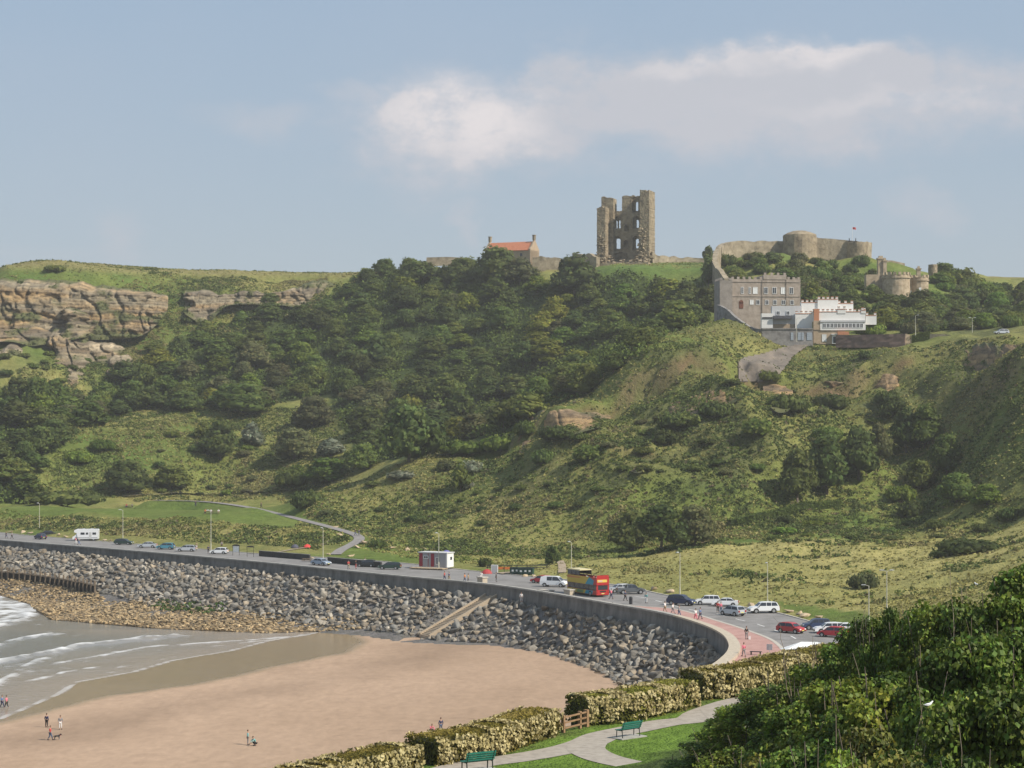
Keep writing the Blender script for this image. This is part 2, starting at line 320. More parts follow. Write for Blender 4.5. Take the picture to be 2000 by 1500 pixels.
def terrain(x, y):
    x = np.asarray(x, float); y = np.asarray(y, float)
    h = hill_z(x, y)
    dB = dist(x, y, BACK); amp = np.clip((dB-4)/22, 0, 1)
    lawn = inpoly(x, y, LAWN); soft = np.clip(1-lawn*0.9, 0, 1)
    rug = fbm(x/26, y/26, 4, 3)*7.0*np.clip((h-22)/20, 0, 1)+fbm(x/7, y/7, 4, 9)*2.8
    # gullies and spurs down the near face of the right-hand hill
    face = np.clip((x+15)/40, 0, 1)*np.clip((600-y)/40, 0, 1)*np.clip((y-455)/40, 0, 1)*np.clip((h-18)/14, 0, 1)*np.clip((62-h)/10, 0, 1)
    gl = vnoise((x+0.35*y)/17, (h)/60, 41)+0.5*vnoise((x+0.35*y)/7.5, h/30, 42)-0.75
    h = h+rug*amp*soft*np.where(h > 101, .25, 1)+face*(gl*11-np.abs(fbm((x+.3*y)/9, h/24, 3, 44))*7)
    h = h+scarp(x, y)[0]
    flat = np.exp(-(((x-97)/34)**2+((y-628)/34)**2)**2); h = np.where(y > 560, h-flat*(rug*amp+face*gl*11)-flat*3.0*(y < 613), h)
    sea = inpoly(x, y, SEAP); road = inpoly(x, y, ROADP); near = inpoly(x, y, NEARP)
    dS = dist(x, y, SHORE); landw = inpoly(x, y, LANDP)
    s = np.where(landw, dS, -dS)
    zb = 0.5+np.where(s > 0, np.minimum(0.012*s+0.00006*s*s, 1.9), 0.04*s)+fbm(x/18, y/30, 3, 5)*0.10*np.clip(s/6, 0, 1)
    dW = dist(x, y, WALL); dF = dist(x, y, FOOT); arm = inpoly(x, y, ARMOUR)
    k = dW/(dW+dF+1e-6)
    zf = np.interp(y, [250, 300, 360, 395, 430, 457, 486, 620], [.9, .9, 1.5, 1.1, 1.3, 2.2, 4.2, 6.5])
    zb = np.where(arm, np.maximum(zb, (ZP-1.25)*(1-k)+zf*k), zb)
    zb = np.where(~arm & (dF < 14) & (s > -3), np.maximum(zb, zf-(zf-.4)*np.clip(dF/np.where(y > 440, 13, 7), 0, 1)), zb)
    zb = np.maximum(zb, -4)
    zr = np.where(dW < 3.2, ZP-3, ZP-.2)
    h = np.where(sea, zb, np.where(road, zr, h))
    dH = dist(x, y, HEDGE)
    bank = 24.0-0.42*np.maximum(dH-1.6, 0)-np.where(dH > 4, fbm(x/9, y/9, 3, 31)*2.2, 0)
    h = np.where(near, near_z(x, y), np.where(y < 330, np.maximum(h, bank), h))
    st = np.array([STAIR_A, STAIR_B]); dv = st[1]-st[0]; L2 = (dv**2).sum(); t = np.clip(((x-st[0][0])*dv[0]+(y-st[0][1])*dv[1])/L2, -.12, 1.05); ds = np.hypot(x-st[0][0]-t*dv[0], y-st[0][1]-t*dv[1])
    h = np.where(sea & (ds < 3.6), np.minimum(h, (ZP-1.5)*(1-t)+1.3*t-.9), h)
    df = dist(x, y, FPL); j = np.argmin(np.hypot(x[..., None]-FPL[:, 0], y[..., None]-FPL[:, 1]), -1); k = np.clip((df-2.2)/5, 0, 1); h = np.where((df < 7.2) & ~sea & ~road, (FPL[j, 2]-.12)*(1-k)+h*k, h)
    return h
LANDP = SHORE+[(-600,1400),(900,1400),(900,-100),(-500,-100)]
LAWN = [g2(q[0], q[1], zm(q[2])) for q in [(-30,993,16),(180,997,16),(400,1009,16),(560,1024,15.5),(640,1036,14.5),(690,1040,13.5),(560,975,17),(400,968,17),(250,970,17),(120,985,16.5),(-30,986,16.5)]]
STAIR_A, STAIR_B = g2(966,1160,ZP-1.3), g2(829,1243,1.2)
FPL = smooth_line([(*g2(a, b, zm(z)), zm(z)) for a, b, z in [(300,977,16.4),(400,980,16.4),(480,990,16.2),(540,1003,15.6),(600,1018,14.8),(650,1031,14.2),(690,1043,13.6),(702,1052,13.1),(690,1062,12.4),(668,1073,11.6),(655,1083,11.1)]], 1.0)
GX0, GX1, GY0, GY1, GS = -330.0, 330.0, -20.0, 1080.0, 2.0
_gx = np.arange(GX0, GX1+.1, GS); _gy = np.arange(GY0, GY1+.1, GS)
GXX, GYY = np.meshgrid(_gx, _gy); HZ = terrain(GXX, GYY)
def tz(x, y):
    i = min(max((x-GX0)/GS, 0), len(_gx)-1.001); j = min(max((y-GY0)/GS, 0), len(_gy)-1.001)
    a, b = int(i), int(j); fx, fy = i-a, j-b
    return float((HZ[b, a]*(1-fx)+HZ[b, a+1]*fx)*(1-fy)+(HZ[b+1, a]*(1-fx)+HZ[b+1, a+1]*fx)*fy)
def T(px, py, d0=150, d1=1060, step=1.0):
    """where the line of sight through that photo pixel first meets the ground"""
    d = d0
    while d < d1:
        q = P(px, py, d)
        if q.z <= tz(q.x, q.y):
            lo, hi = d-step, d
            for _ in range(12):
                m_ = (lo+hi)/2; q = P(px, py, m_)
                if q.z <= tz(q.x, q.y): hi = m_
                else: lo = m_
            return P(px, py, hi)
        d += step
    return None
def TP(pts, d0=150): return [(q.x, q.y) for q in (T(a, b, d0) for a, b in pts) if q]
# ---------------------------------------------------------------- ground surfaces
WOOD = TP([(-20,985),(60,985),(30,930),(130,860),(260,800),(420,800),(640,770),(700,900),(820,890),(900,865),(1000,860),(1090,790),(1180,745),(1260,695),(1370,625),(1380,560),(1290,560),(1170,545),(1000,545),(700,545),(640,580),(520,600),(420,640),(300,690),(120,770),(-20,780)], 500)
def build_ground():
    x, y, z = GXX.ravel(), GYY.ravel(), HZ.ravel()
    v = np.stack([x, y, z], 1); nx, ny = len(_gx), len(_gy)
    i = np.arange(nx*ny).reshape(ny, nx); f = np.stack([i[:-1, :-1], i[:-1, 1:], i[1:, 1:], i[1:, :-1]], -1).reshape(-1, 4)
    n1 = fbm(x/34, y/34, 4, 50); n2 = fbm(x/9, y/9, 4, 60); n3 = fbm(x/2.7, y/2.7, 3, 70)
    col = np.zeros((len(x), 3)); fine = np.zeros(len(x))
    A = np.array
    grass = A([.145, .172, .042]); straw = A([.275, .245, .088]); green = A([.090, .142, .030]); bramble = A([.10, .11, .040]); brown = A([.13, .095, .055])
    def mixc(c, d, t): t = np.clip(t, 0, 1)[:, None]; return c*(1-t)+d*t
    c = np.tile(grass, (len(x), 1))
    c = mixc(c, straw, 0.35+n1*2.4+n2*1.0); c = mixc(c, green, 0.15-n1*1.6+n2*1.8)
    hillface = np.clip((z-17)/10, 0, 1)*np.clip((x+60)/40, 0, 1)*(y < 610)
    c = mixc(c, bramble, hillface*(0.35+n2*3.0+n1*1.2)); c = mixc(c, brown, np.clip(n2*3-0.75+n3*.6, 0, .7)*np.clip((z-14)/10, 0, 1))
    # the low meadow on the right: dry grass
    mead = (y < 440)*(x > 5)*np.clip((24-z)/6, 0, 1); c = mixc(c, mixc(np.tile(A([.33,.295,.11]), (len(x), 1)), A([.25,.24,.08]), .4+n1*2.6+n2), mead)
    lawnR = inpoly(x, y, TP([(1520,1175),(1600,1185),(1700,1195),(1760,1210),(1700,1225),(1640,1222),(1580,1203),(1510,1187)]))
    lawn = inpoly(x, y, LAWN) | lawnR | inpoly(x, y, TP([(650,1085),(700,1050),(760,1070),(820,1085),(800,1095),(720,1092)]))
    c = np.where(lawn[:, None], mixc(np.tile(A([.115,.165,.034]), (len(x), 1)), A([.16,.18,.05]), .3+n1*1.5+n2*.8), c)
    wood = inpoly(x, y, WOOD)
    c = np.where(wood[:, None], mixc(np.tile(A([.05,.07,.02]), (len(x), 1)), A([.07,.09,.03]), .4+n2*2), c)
    top = np.clip((z-99)/3, 0, 1)*(y > 700)
    c = mixc(c, A([.235,.205,.085]), top*(.9+n1)); c = mixc(c, A([.10,.16,.035]), np.clip((z-94)/4, 0, 1)*(y > 740)*(np.abs(x-65) < 38)*.8)
    sea = inpoly(x, y, SEAP)
    c[sea] = A([.16,.15,.14])
    near = inpoly(x, y, NEARP); c = np.where(near[:, None], A([.055,.078,.022])[None], c)
    dH = dist(x, y, HEDGE); bank = (~near) & (dH < 45) & (y < 240); c = np.where((bank & ~sea | bank & (z > 4))[:, None], A([.10,.115,.035])[None], c)
    terr = near & (np.abs(z-24) < .05) & (y > 84); c[terr] = A([.115,.185,.030])
    # steep bits show earth and rock
    gz = np.hypot(*np.gradient(HZ, GS)).ravel(); rock = A([.20,.135,.08]); rn = fbm(x/11, (y+z*3)/11, 4, 90)
    c = mixc(c, rock, np.clip((gz-1.6)*1.2+rn*1.4, 0, .5)*(y > 240)*(z > 20)*np.where(wood, .25, 1))
    c = mixc(c, A([.17,.11,.06]), scarp(x, y)[1]*(.8+rn*1.5))
    c *= (1+n3*0.55)[:, None]
    shore = (~near)*(sea)
    # beach sand handled by its own sheet
    keep = np.ones(len(f), bool)
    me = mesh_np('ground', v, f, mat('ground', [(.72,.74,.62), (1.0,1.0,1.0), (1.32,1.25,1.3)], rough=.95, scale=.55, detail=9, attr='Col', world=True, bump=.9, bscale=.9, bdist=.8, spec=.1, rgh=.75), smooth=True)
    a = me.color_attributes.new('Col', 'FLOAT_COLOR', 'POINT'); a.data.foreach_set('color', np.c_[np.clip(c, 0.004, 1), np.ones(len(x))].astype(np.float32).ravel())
    tag(obj('ground', me), kind='structure')
    # distant surroundings beyond the modelled land
    s = 6000
    m2 = MB(); m2.add([(-s,1080,60),(s,1080,60),(s,s,50),(-s,s,50)], [(0,1,2,3)])
    tag(m2.build('far_ground', mat('far_ground', [(.1,.13,.04),(.14,.15,.05)], world=True, scale=.02)), kind='structure')
build_ground()

def build_beach():
    # finer sheet of sand from the water to the boulders
    xs = np.arange(-130, 40, .8); ys = np.arange(150, 400, .8); X, Y = np.meshgrid(xs, ys); x, y = X.ravel(), Y.ravel()
    dS = dist(x, y, SHORE); land = inpoly(x, y, LANDP); s = np.where(land, dS, -dS)
    z = 0.5+np.where(s > 0, np.minimum(0.012*s+0.00006*s*s, 1.9), 0.04*s)+fbm(x/18, y/30, 3, 5)*0.10*np.clip(s/6, 0, 1)+0.03
    wp = inpoly(x, y, WETL+[(-40,420),(-400,500),(-700,200)]); dw = dist(x, y, WETL); w = np.where(wp, dw, -dw)
    n1 = fbm(x/14, y/22, 4, 81); n2 = fbm(x/2.5, y/6, 3, 82); n3 = fbm(x/60, y/60, 2, 83)
    wet = np.clip((w+n1*5+1.0)/2.4, 0, 1)
    dry = np.array([.42,.295,.205]); dry2 = np.array([.36,.25,.17]); wc = np.array([.27,.19,.095])
    t = np.clip(.4+n1*1.3+n3, 0, 1)[:, None]; c = dry*(1-t)+dry2*t; c = c*(1+n2*.12)[:, None]
    st_ = np.clip(fbm(x/7, (y+x*.35)/1.1, 4, 84)*3-.62, 0, 1)+np.clip(fbm(x/.8, y/.8, 2, 85)*4-1.45, 0, 1)*.8; c = c*(1-.38*np.clip(st_, 0, 1))[:, None]
    damp = np.clip(1-np.abs(w+14)/14-.1+n1*1.2, 0, 1)*(w < 0)*.22
    c = c*(1-damp[:, None]); c = c*(1-wet[:, None])+wc*wet[:, None]
    i = np.arange(X.size).reshape(X.shape); f = np.stack([i[:-1,:-1], i[:-1,1:], i[1:,1:], i[1:,:-1]], -1).reshape(-1, 4)
    cx, cy = x[f].mean(1), y[f].mean(1)
    ok = inpoly(cx, cy, SEAP) & ~(inpoly(cx, cy, ARMOUR) & (dist(cx, cy, FOOT) > 5)); f = f[ok]
    m = bpy.data.materials.new('sand'); m.use_nodes = True; N = m.node_tree.nodes; L = m.node_tree.links; b = N['Principled BSDF']
    a = N.new('ShaderNodeAttribute'); a.attribute_name = 'Col'; g = N.new('ShaderNodeNewGeometry')
    mp = N.new('ShaderNodeMapping'); mp.inputs['Scale'].default_value = (1, .45, 1); L.new(g.outputs['Position'], mp.inputs[0])
    t1 = N.new('ShaderNodeTexNoise'); t1.inputs['Scale'].default_value = .8; t1.inputs['Detail'].default_value = 9; t1.inputs['Roughness'].default_value = .7; L.new(mp.outputs[0], t1.inputs['Vector'])
    mr = N.new('ShaderNodeMapRange'); L.new(t1.outputs['Fac'], mr.inputs[0]); mr.inputs[1].default_value = .3; mr.inputs[2].default_value = .7; mr.inputs[3].default_value = .86; mr.inputs[4].default_value = 1.12
    vm = N.new('ShaderNodeVectorMath'); vm.operation = 'SCALE'; L.new(a.outputs['Color'], vm.inputs[0]); L.new(mr.outputs[0], vm.inputs['Scale']); L.new(vm.outputs[0], b.inputs['Base Color'])
    ro = N.new('ShaderNodeMapRange'); L.new(a.outputs['Alpha'], ro.inputs[0]); ro.inputs[3].default_value = .95; ro.inputs[4].default_value = .22; L.new(ro.outputs[0], b.inputs['Roughness'])
    sp = N.new('ShaderNodeMapRange'); L.new(a.outputs['Alpha'], sp.inputs[0]); sp.inputs[3].default_value = .1; sp.inputs[4].default_value = .42; L.new(sp.outputs[0], b.inputs['Specular IOR Level'])
    bp = N.new('ShaderNodeBump'); bp.inputs['Distance'].default_value = .06; L.new(t1.outputs['Fac'], bp.inputs['Height'])
    bs = N.new('ShaderNodeMapRange'); L.new(a.outputs['Alpha'], bs.inputs[0]); bs.inputs[3].default_value = .5; bs.inputs[4].default_value = .06; L.new(bs.outputs[0], bp.inputs['Strength']); L.new(bp.outputs[0], b.inputs['Normal'])
    me = mesh_np('beach', np.stack([x, y, z], 1), f, m, smooth=True)
    ca = me.color_attributes.new('Col', 'FLOAT_COLOR', 'POINT'); ca.data.foreach_set('color', np.c_[np.clip(c, 0, 1), wet].astype(np.float32).ravel())
    tag(obj('beach', me), kind='structure')
build_beach()

def build_sea():
    xs = np.r_[-6000, -1500, -500, np.arange(-260, 0, .7)]; ys = np.r_[-3000, -500, 100, np.arange(200, 560, .7), 900, 2500, 7000]
    X, Y = np.meshgrid(xs, ys); x, y = X.ravel(), Y.ravel()
    lines = [([(-60,1235),(0,1222),(40,1212),(55,1204),(60,1190)], .45, 1.6), ([(-40,1272),(0,1260),(45,1247),(100,1238)], .35, 1.3),
             ([(-30,1298),(0,1292),(100,1274),(150,1262),(220,1255)], .5, 1.7), ([(235,1253),(280,1247)], .4, 1.3), ([(290,1248),(340,1242)], .5, 1.6),
             ([(-30,1345),(0,1330),(35,1312),(60,1296),(85,1285)], .15, 1.2), ([(110,1297),(150,1288),(225,1276),(290,1264),(380,1257),(500,1249),(600,1240)], .10, .9), ([(60,1330),(130,1312),(190,1303)], .05, .7), ([(420,1262),(520,1250)], .05, .6)]
    z = np.full(x.shape, .5)+fbm(x/5, y/9, 4, 20)*.12; foam = np.zeros(x.shape)
    nn = fbm(x/1.6, y/2.6, 4, 21); n2 = fbm(x/7, y/5, 4, 22)
    for pts, hgt, w in lines:
        w *= .75; ln = smooth_line([g2(a, b, .55) for a, b in pts], 1.0); d = dist(x, y, ln)+np.abs(fbm(x/6, y/6, 2, 77))*3.0
        z = z+hgt*np.exp(-(d/1.6)**2); foam = np.maximum(foam, np.clip(1.1-d/w+nn*2.4, 0, 1))
        foam = np.maximum(foam, np.clip(.32-d/(w*4)+nn*2.0, 0, .4))
    churn = inpoly(x, y, [g2(a, b, .5) for a, b in [(-60,1150),(0,1160),(60,1175),(75,1192),(58,1205),(30,1215),(-60,1232)]])
    foam = np.maximum(foam, churn*np.clip(.55+nn*2.2, 0, 1)); foam = np.maximum(foam, np.clip(nn*2.0+n2*1.4-.62, 0, .4)*(x < -55))
    land = inpoly(x, y, LANDP); dS = dist(x, y, SHORE); deep = np.clip((dS*~land)/26-.1+n2*.35, 0, 1); deep = np.where(y > 385, np.maximum(deep, .75), deep)
    z = np.where(land & (dS > 3), .2, z); thin = np.clip(dS/9, 0, 1)*~land; z = .5+(z-.5)*np.clip(thin+.1, 0, 1)+.035
    foam = np.maximum(foam, np.clip(1-dS/.7+nn, 0, 1)*(~land)*.55)
    c1 = np.array([.33,.265,.20]); c2 = np.array([.20,.19,.165]); c = c1*(1-deep[:, None])+c2*deep[:, None]
    i = np.arange(X.size).reshape(X.shape); f = np.stack([i[:-1,:-1], i[:-1,1:], i[1:,1:], i[1:,:-1]], -1).reshape(-1, 4)
    m = bpy.data.materials.new('sea_water'); m.use_nodes = True; N = m.node_tree.nodes; L = m.node_tree.links; b = N['Principled BSDF']
    a = N.new('ShaderNodeAttribute'); a.attribute_name = 'Col'; g = N.new('ShaderNodeNewGeometry')
    mp = N.new('ShaderNodeMapping'); mp.inputs['Scale'].default_value = (.7, 1.0, 1); L.new(g.outputs['Position'], mp.inputs[0])
    t1 = N.new('ShaderNodeTexNoise'); t1.inputs['Scale'].default_value = 1.1; t1.inputs['Detail'].default_value = 6; L.new(mp.outputs[0], t1.inputs['Vector'])
    mx = N.new('ShaderNodeMix'); mx.data_type = 'RGBA'; L.new(a.outputs['Alpha'], mx.inputs['Factor']); L.new(a.outputs['Color'], mx.inputs['A']); mx.inputs['B'].default_value = (.66,.66,.65,1)
    L.new(mx.outputs['Result'], b.inputs['Base Color'])
    ro = N.new('ShaderNodeMapRange'); L.new(a.outputs['Alpha'], ro.inputs[0]); ro.inputs[3].default_value = .18; ro.inputs[4].default_value = .8; L.new(ro.outputs[0], b.inputs['Roughness'])
    bp = N.new('ShaderNodeBump'); bp.inputs['Strength'].default_value = .5; bp.inputs['Distance'].default_value = .16; L.new(t1.outputs['Fac'], bp.inputs['Height']); L.new(bp.outputs[0], b.inputs['Normal'])
    b.inputs['Specular IOR Level'].default_value = .5
    me = mesh_np('sea', np.stack([x, y, z], 1), f, m, smooth=True)
    ca = me.color_attributes.new('Col', 'FLOAT_COLOR', 'POINT'); ca.data.foreach_set('color', np.c_[c, foam].astype(np.float32).ravel())
    tag(obj('sea', me), kind='structure')
build_sea()

# ---------------------------------------------------------------- promenade, kerbs, sea wall
M_conc = mat('concrete', [(.27,.26,.235), (.36,.345,.31), (.42,.40,.36)], scale=.9, detail=8, bump=.3, world=True, stretch=(1,1,.4))
M_wallf = mat('wall_concrete', [(.085,.085,.08), (.15,.147,.137), (.21,.205,.19)], scale=.7, detail=8, bump=.5, world=True, stretch=(1,1,.35))
M_cope = mat('coping_stone', [(.42,.355,.27), (.52,.45,.35)], scale=1.5, world=True)
M_asph = mat('asphalt', [(.175,.165,.155), (.22,.208,.197), (.26,.245,.235)], scale=.35, detail=9, world=True, bump=.2, bscale=12, bdist=.01)
M_red = mat('red_paving', [(.36,.20,.17), (.42,.245,.21), (.46,.28,.24)], scale=.5, detail=9, world=True)
M_kerb = mat('kerb_stone', [(.42,.38,.32), (.5,.46,.4)], scale=2, world=True)
M_white = mat('road_paint', [(.62,.61,.58), (.72,.71,.68)], scale=3, world=True)
def offset(line, d):                       # to the left of the direction of travel
    t = np.gradient(line, axis=0); t /= np.linalg.norm(t, axis=1)[:, None]; return line+np.stack([-t[:, 1], t[:, 0]], 1)*d
def ribbon(a, b, za, zb=None, mb=None, mi=0):
    mb = mb or MB(); zb = za if zb is None else zb; n = len(a)
    za = np.broadcast_to(za, (n,)); zb = np.broadcast_to(zb, (n,))
    v = [(a[i][0], a[i][1], za[i]) for i in range(n)]+[(b[i][0], b[i][1], zb[i]) for i in range(n)]
    return mb.add(v, [(i, i+1, n+i+1, n+i) for i in range(n-1)], mi)
def build_prom():
    n = 220
    def res(l, n_):
        s = np.r_[0, np.cumsum(np.linalg.norm(np.diff(l, axis=0), axis=1))]; q = np.linspace(0, s[-1], n_); return np.stack([np.interp(q, s, l[:, k]) for k in (0, 1)], 1)
    back = offset(BACK, -0.8 if True else 0)
    # road: from the wall to the verge. Walk along the wall and find the nearest back point
    w = WALL[WALL[:, 1] < 700]; idx = []; j0 = 0
    for p in w:
        dd = np.hypot(*(BACK-p).T); j = int(np.argmin(dd)); j0 = max(j, j0); idx.append(j0)
    bk = BACK[idx]
    k = 10; ker = np.ones(k)/k; bks = bk.copy()
    for c in (0, 1): bks[:, c] = np.convolve(np.pad(bk[:, c], (k//2, k-1-k//2), mode='edge'), ker, 'valid')
    mb = MB()
    cols = 6
    rows = [w*(1-t)+bks*t for t in np.linspace(0, 1.02, cols)]
    for a, b in zip(rows[:-1], rows[1:]): ribbon(a, b, ZP, ZP, mb)
    tag(mb.build('road', M_asph), kind='structure')
    # pavement beside the wall: narrow on the left, wide and red on the bend
    kpx = [(1180,1178),(1250,1184),(1322,1190),(1403,1213),(1471,1235),(1509,1251),(1530,1270),(1534,1284)]
    K = smooth_line([g2(a, b, ZP+0.1) for a, b in kpx]+[(28,212),(16,192)], 1.5)
    wr = WALL[(WALL[:, 1] < g2(1180,1178,ZP+0.1)[1]) & (WALL[:, 1] > 180)]
    m = 70; A_, B_ = res(wr, m), res(K, m)
    mb = MB(); 
    for a, b in zip(*[[A_*(1-t)+B_*t for t in np.linspace(0, 1, 5)][s_] for s_ in (slice(0, -1), slice(1, None))]): ribbon(a, b, ZP+0.1, ZP+0.1, mb)
    tag(mb.build('pavement', M_red), kind='structure')
    kb = MB(); o = offset(B_, .28); ribbon(B_, o, ZP+0.125, ZP+0.125, kb); ribbon(o, o+.001, ZP+0.125, ZP, kb); o2 = offset(B_, -.28)
    ribbon(o2, B_, ZP+0.125, ZP+0.125, kb)
    tag(kb.build('kerb', M_kerb), kind='structure')
    wl = WALL[(WALL[:, 1] >= g2(1180,1178,ZP+0.1)[1]) & (WALL[:, 1] < 640)]
    mb = MB(); inn = offset(wl, 3.2)
    ribbon(wl, inn, ZP+0.1, ZP+0.1, mb); ribbon(inn, inn, ZP+0.1, ZP, mb); tag(mb.build('footway', mat('footway', [(.24,.21,.19), (.30,.26,.235)], scale=.4, detail=8, world=True)), kind='structure')
    # dashed centre line, bay lines
    dp = [(1180,1158),(1260,1168),(1345,1190),(1395,1198),(1442,1210),(1465,1215),(1488,1222),(1508,1229),(1541,1241),(1555,1248),(1566,1256),(1585,1275)]
    D = smooth_line([g2(a, b, ZP) for a, b in dp]+[(36,230)], .5); mb = MB(); i = 0
    while i < len(D)-9:
        seg = D[i:i+8]; ribbon(offset(seg, .11), offset(seg, -.11), ZP+0.012, ZP+0.012, mb); i += 17
    tag(mb.build('road_markings', M_white), kind='structure')
    # verge of the road
    kb = MB(); b0 = BACK[(BACK[:, 1] < 650)]; o = offset(b0, -.35); ribbon(o, b0, ZP+0.12, ZP+0.12, kb); ribbon(o-.001, o, ZP, ZP+0.12, kb)
    tag(kb.build('verge_kerb', M_kerb), kind='structure')
    # the sea wall: battered concrete face, rounded coping and a pale cap round the bend
    w = WALL[(WALL[:, 1] < 690) & (WALL[:, 1] > 190)]; out = offset(w, -.9); inn = offset(w, .55)
    mb = MB(); n = len(w); top = ZP+0.55
    ribbon(out, offset(w, -.25), 3.5, ZP-0.4, mb, 0); ribbon(offset(w, -.25), offset(w, -.32), ZP-0.4, ZP+0.3, mb, 0)
    ribbon(inn, inn, top-.02, ZP-0.1, mb, 0)
    root = empty('sea_wall', tuple(map(float, (w[n//2][0], w[n//2][1], ZP))), 0, 'long curved concrete sea wall between the promenade and the boulders', 'sea wall')
    def rel(o):
        o.parent = root; o.location = -Vector(root.location); return o
    rel(mb.build('wall_face', M_wallf))
    mb = MB(); wide = np.clip((330-w[:, 1])/60, 0, 1)[:, None]*.75
    t = np.gradient(w, axis=0); t /= np.linalg.norm(t, axis=1)[:, None]; nr = np.stack([-t[:, 1], t[:, 0]], 1)
    a = w-nr*.40; b = w+nr*(.42+wide); ribbon(a, a, ZP+0.3, top, mb); ribbon(a, b, top, top, mb); ribbon(b, b, top, ZP+0.05, mb)
    mats = [M_conc, M_cope]; cut = 315
    for q in range(len(mb.f)):
        if mb.v[mb.f[q][0]][1] < cut: mb.m[q] = 1
    rel(mb.build('coping', mats))
build_prom()
# ---------------------------------------------------------------- foliage
M_bark = mat('bark', [(.10,.08,.06), (.17,.14,.11)], scale=3, bump=.4)
FOL = {}
def folmat(name, a, b, c, tr=.38): FOL[name] = mat('foliage_'+name, [a, b, c], rough=.75, scale=.45, detail=4, attr='Col', rnd=.28, hue=.022, trans=tr, spec=.2)
folmat('dark', (.054,.076,.022), (.088,.118,.030), (.128,.162,.040))
folmat('mid', (.075,.105,.023), (.115,.155,.032), (.160,.200,.044))
folmat('lime', (.12,.15,.02), (.175,.205,.028), (.24,.26,.04))
folmat('olive', (.085,.095,.036), (.12,.13,.05), (.16,.165,.068))
folmat('silver', (.12,.14,.09), (.18,.20,.13), (.27,.29,.21))
folmat('fresh', (.085,.135,.022), (.125,.185,.028), (.175,.235,.04))
def leaf_quads(pts, nrm, size, jitter, r, aspect=.62, droop=0):
    """one leaf-shaped quad at each point, facing roughly along nrm"""
    n = len(pts); q = nrm+r.normal(0, jitter, (n, 3)); q /= np.linalg.norm(q, axis=1)[:, None]+1e-9
    a = np.cross(q, r.normal(0, 1, (n, 3))); a /= np.linalg.norm(a, axis=1)[:, None]+1e-9; b = np.cross(q, a)
    s = (size*r.uniform(.6, 1.35, n))[:, None]; a = a*s*.5; b = b*s*.5*aspect
    v = np.stack([pts-a, pts+b+q*s*.08, pts+a, pts-b+q*s*.08], 1).reshape(-1, 3)
    return v, np.arange(4*n).reshape(-1, 4)
def ico(sub=2):
    bm = bmesh.new(); bmesh.ops.create_icosphere(bm, subdivisions=sub, radius=1); v = np.array([q.co[:] for q in bm.verts]); f = np.array([[l.index for l in p.verts] for p in bm.faces]); bm.free(); return v, f
ICO1, ICO2 = ico(1), ico(2)
def crown_mesh(name, seed, lobes, leaf, per, mats, core=.86, jit=.55, low=-.5, cvar=.22):
    r = np.random.default_rng(seed); V = []; Fq = []; CL = []; nb = 0
    for (cx, cy, cz, rx, ry, rz) in lobes:
        v = ICO1[0].copy(); v = v*(1+r.uniform(-.16, .16, (len(v), 1))); v = v*[rx*core, ry*core, rz*core]+[cx, cy, cz]
        V.append(v); f = ICO1[1]; Fq.append(np.c_[f, f[:, 2]]+nb); nb += len(v); CL.append(np.full((len(v), 3), .8))  # lobe cores tinted darker, painting the shade inside the crown
        k = max(8, int(per*(rx*ry+rx*rz+ry*rz)/3)); d = r.normal(0, 1, (int(k*1.6), 3)); d /= np.linalg.norm(d, axis=1)[:, None]
        d = d[d[:, 2] > low][:k]; k = len(d); lump = 1+.16*np.sin(d[:, 0]*5+seed)*np.sin(d[:, 1]*6+cx)*np.sin(d[:, 2]*5+cz)
        p = d*lump[:, None]*r.uniform(.82, 1.1, (k, 1))*[rx, ry, rz]+[cx, cy, cz]
        v, f = leaf_quads(p, d/np.array([rx, ry, rz])*rx, leaf, jit, r); V.append(v); Fq.append(f+nb); nb += len(v)
        b = r.uniform(.82, 1.18); t = r.uniform(1-cvar, 1+cvar, (k, 1))*b*[[1, 1, 1]]; t[:, 0] *= r.uniform(.9, 1.18, k); CL.append(np.repeat(t, 4, 0))
    V = np.concatenate(V); Fq = np.concatenate(Fq); tri = Fq[:, 2] == Fq[:, 3]
    me = bpy.data.meshes.new(name); me.vertices.add(len(V)); me.vertices.foreach_set('co', V.astype(np.float32).ravel())
    lt = np.where(tri, 3, 4).astype(np.int32); ls = np.r_[0, np.cumsum(lt)[:-1]].astype(np.int32)
    mk = np.ones(Fq.shape, bool); mk[tri, 3] = False; me.loops.add(int(lt.sum())); me.loops.foreach_set('vertex_index', Fq[mk].astype(np.int32))
    me.polygons.add(len(Fq)); me.polygons.foreach_set('loop_start', ls); me.polygons.foreach_set('loop_total', lt); me.update(calc_edges=True)
    ca = me.color_attributes.new('Col', 'FLOAT_COLOR', 'POINT'); c = np.concatenate(CL); ca.data.foreach_set('color', np.c_[c, np.ones(len(c))].astype(np.float32).ravel())
    me.materials.append(mats); return me
def tree_lobes(seed, w=4.0, h=8.0, n=11, base=.25, flat=1.0):
    r = random.Random(seed); L = []
    for i in range(n):
        a = i*2.4+r.uniform(-.4, .4); t = (i+.5)/n; z = h*(base+(.86-base)*t); env = math.sin(math.pi*min(1, .28+.72*t)**.8)**.6 if t < .98 else .3
        rr = w*.62*env*r.uniform(.55, 1.0); s = w*r.uniform(.36, .52)*(1.05-.35*t)
        L.append((rr*math.cos(a), rr*math.sin(a), z, s, s*r.uniform(.85, 1.1), s*r.uniform(.62, .85)*flat))
    L.append((r.uniform(-.4, .4), r.uniform(-.4, .4), h*.84, w*.42, w*.42, w*.34*flat)); L.append((0, 0, h*.5, w*.72, w*.72, h*.28))
    return L
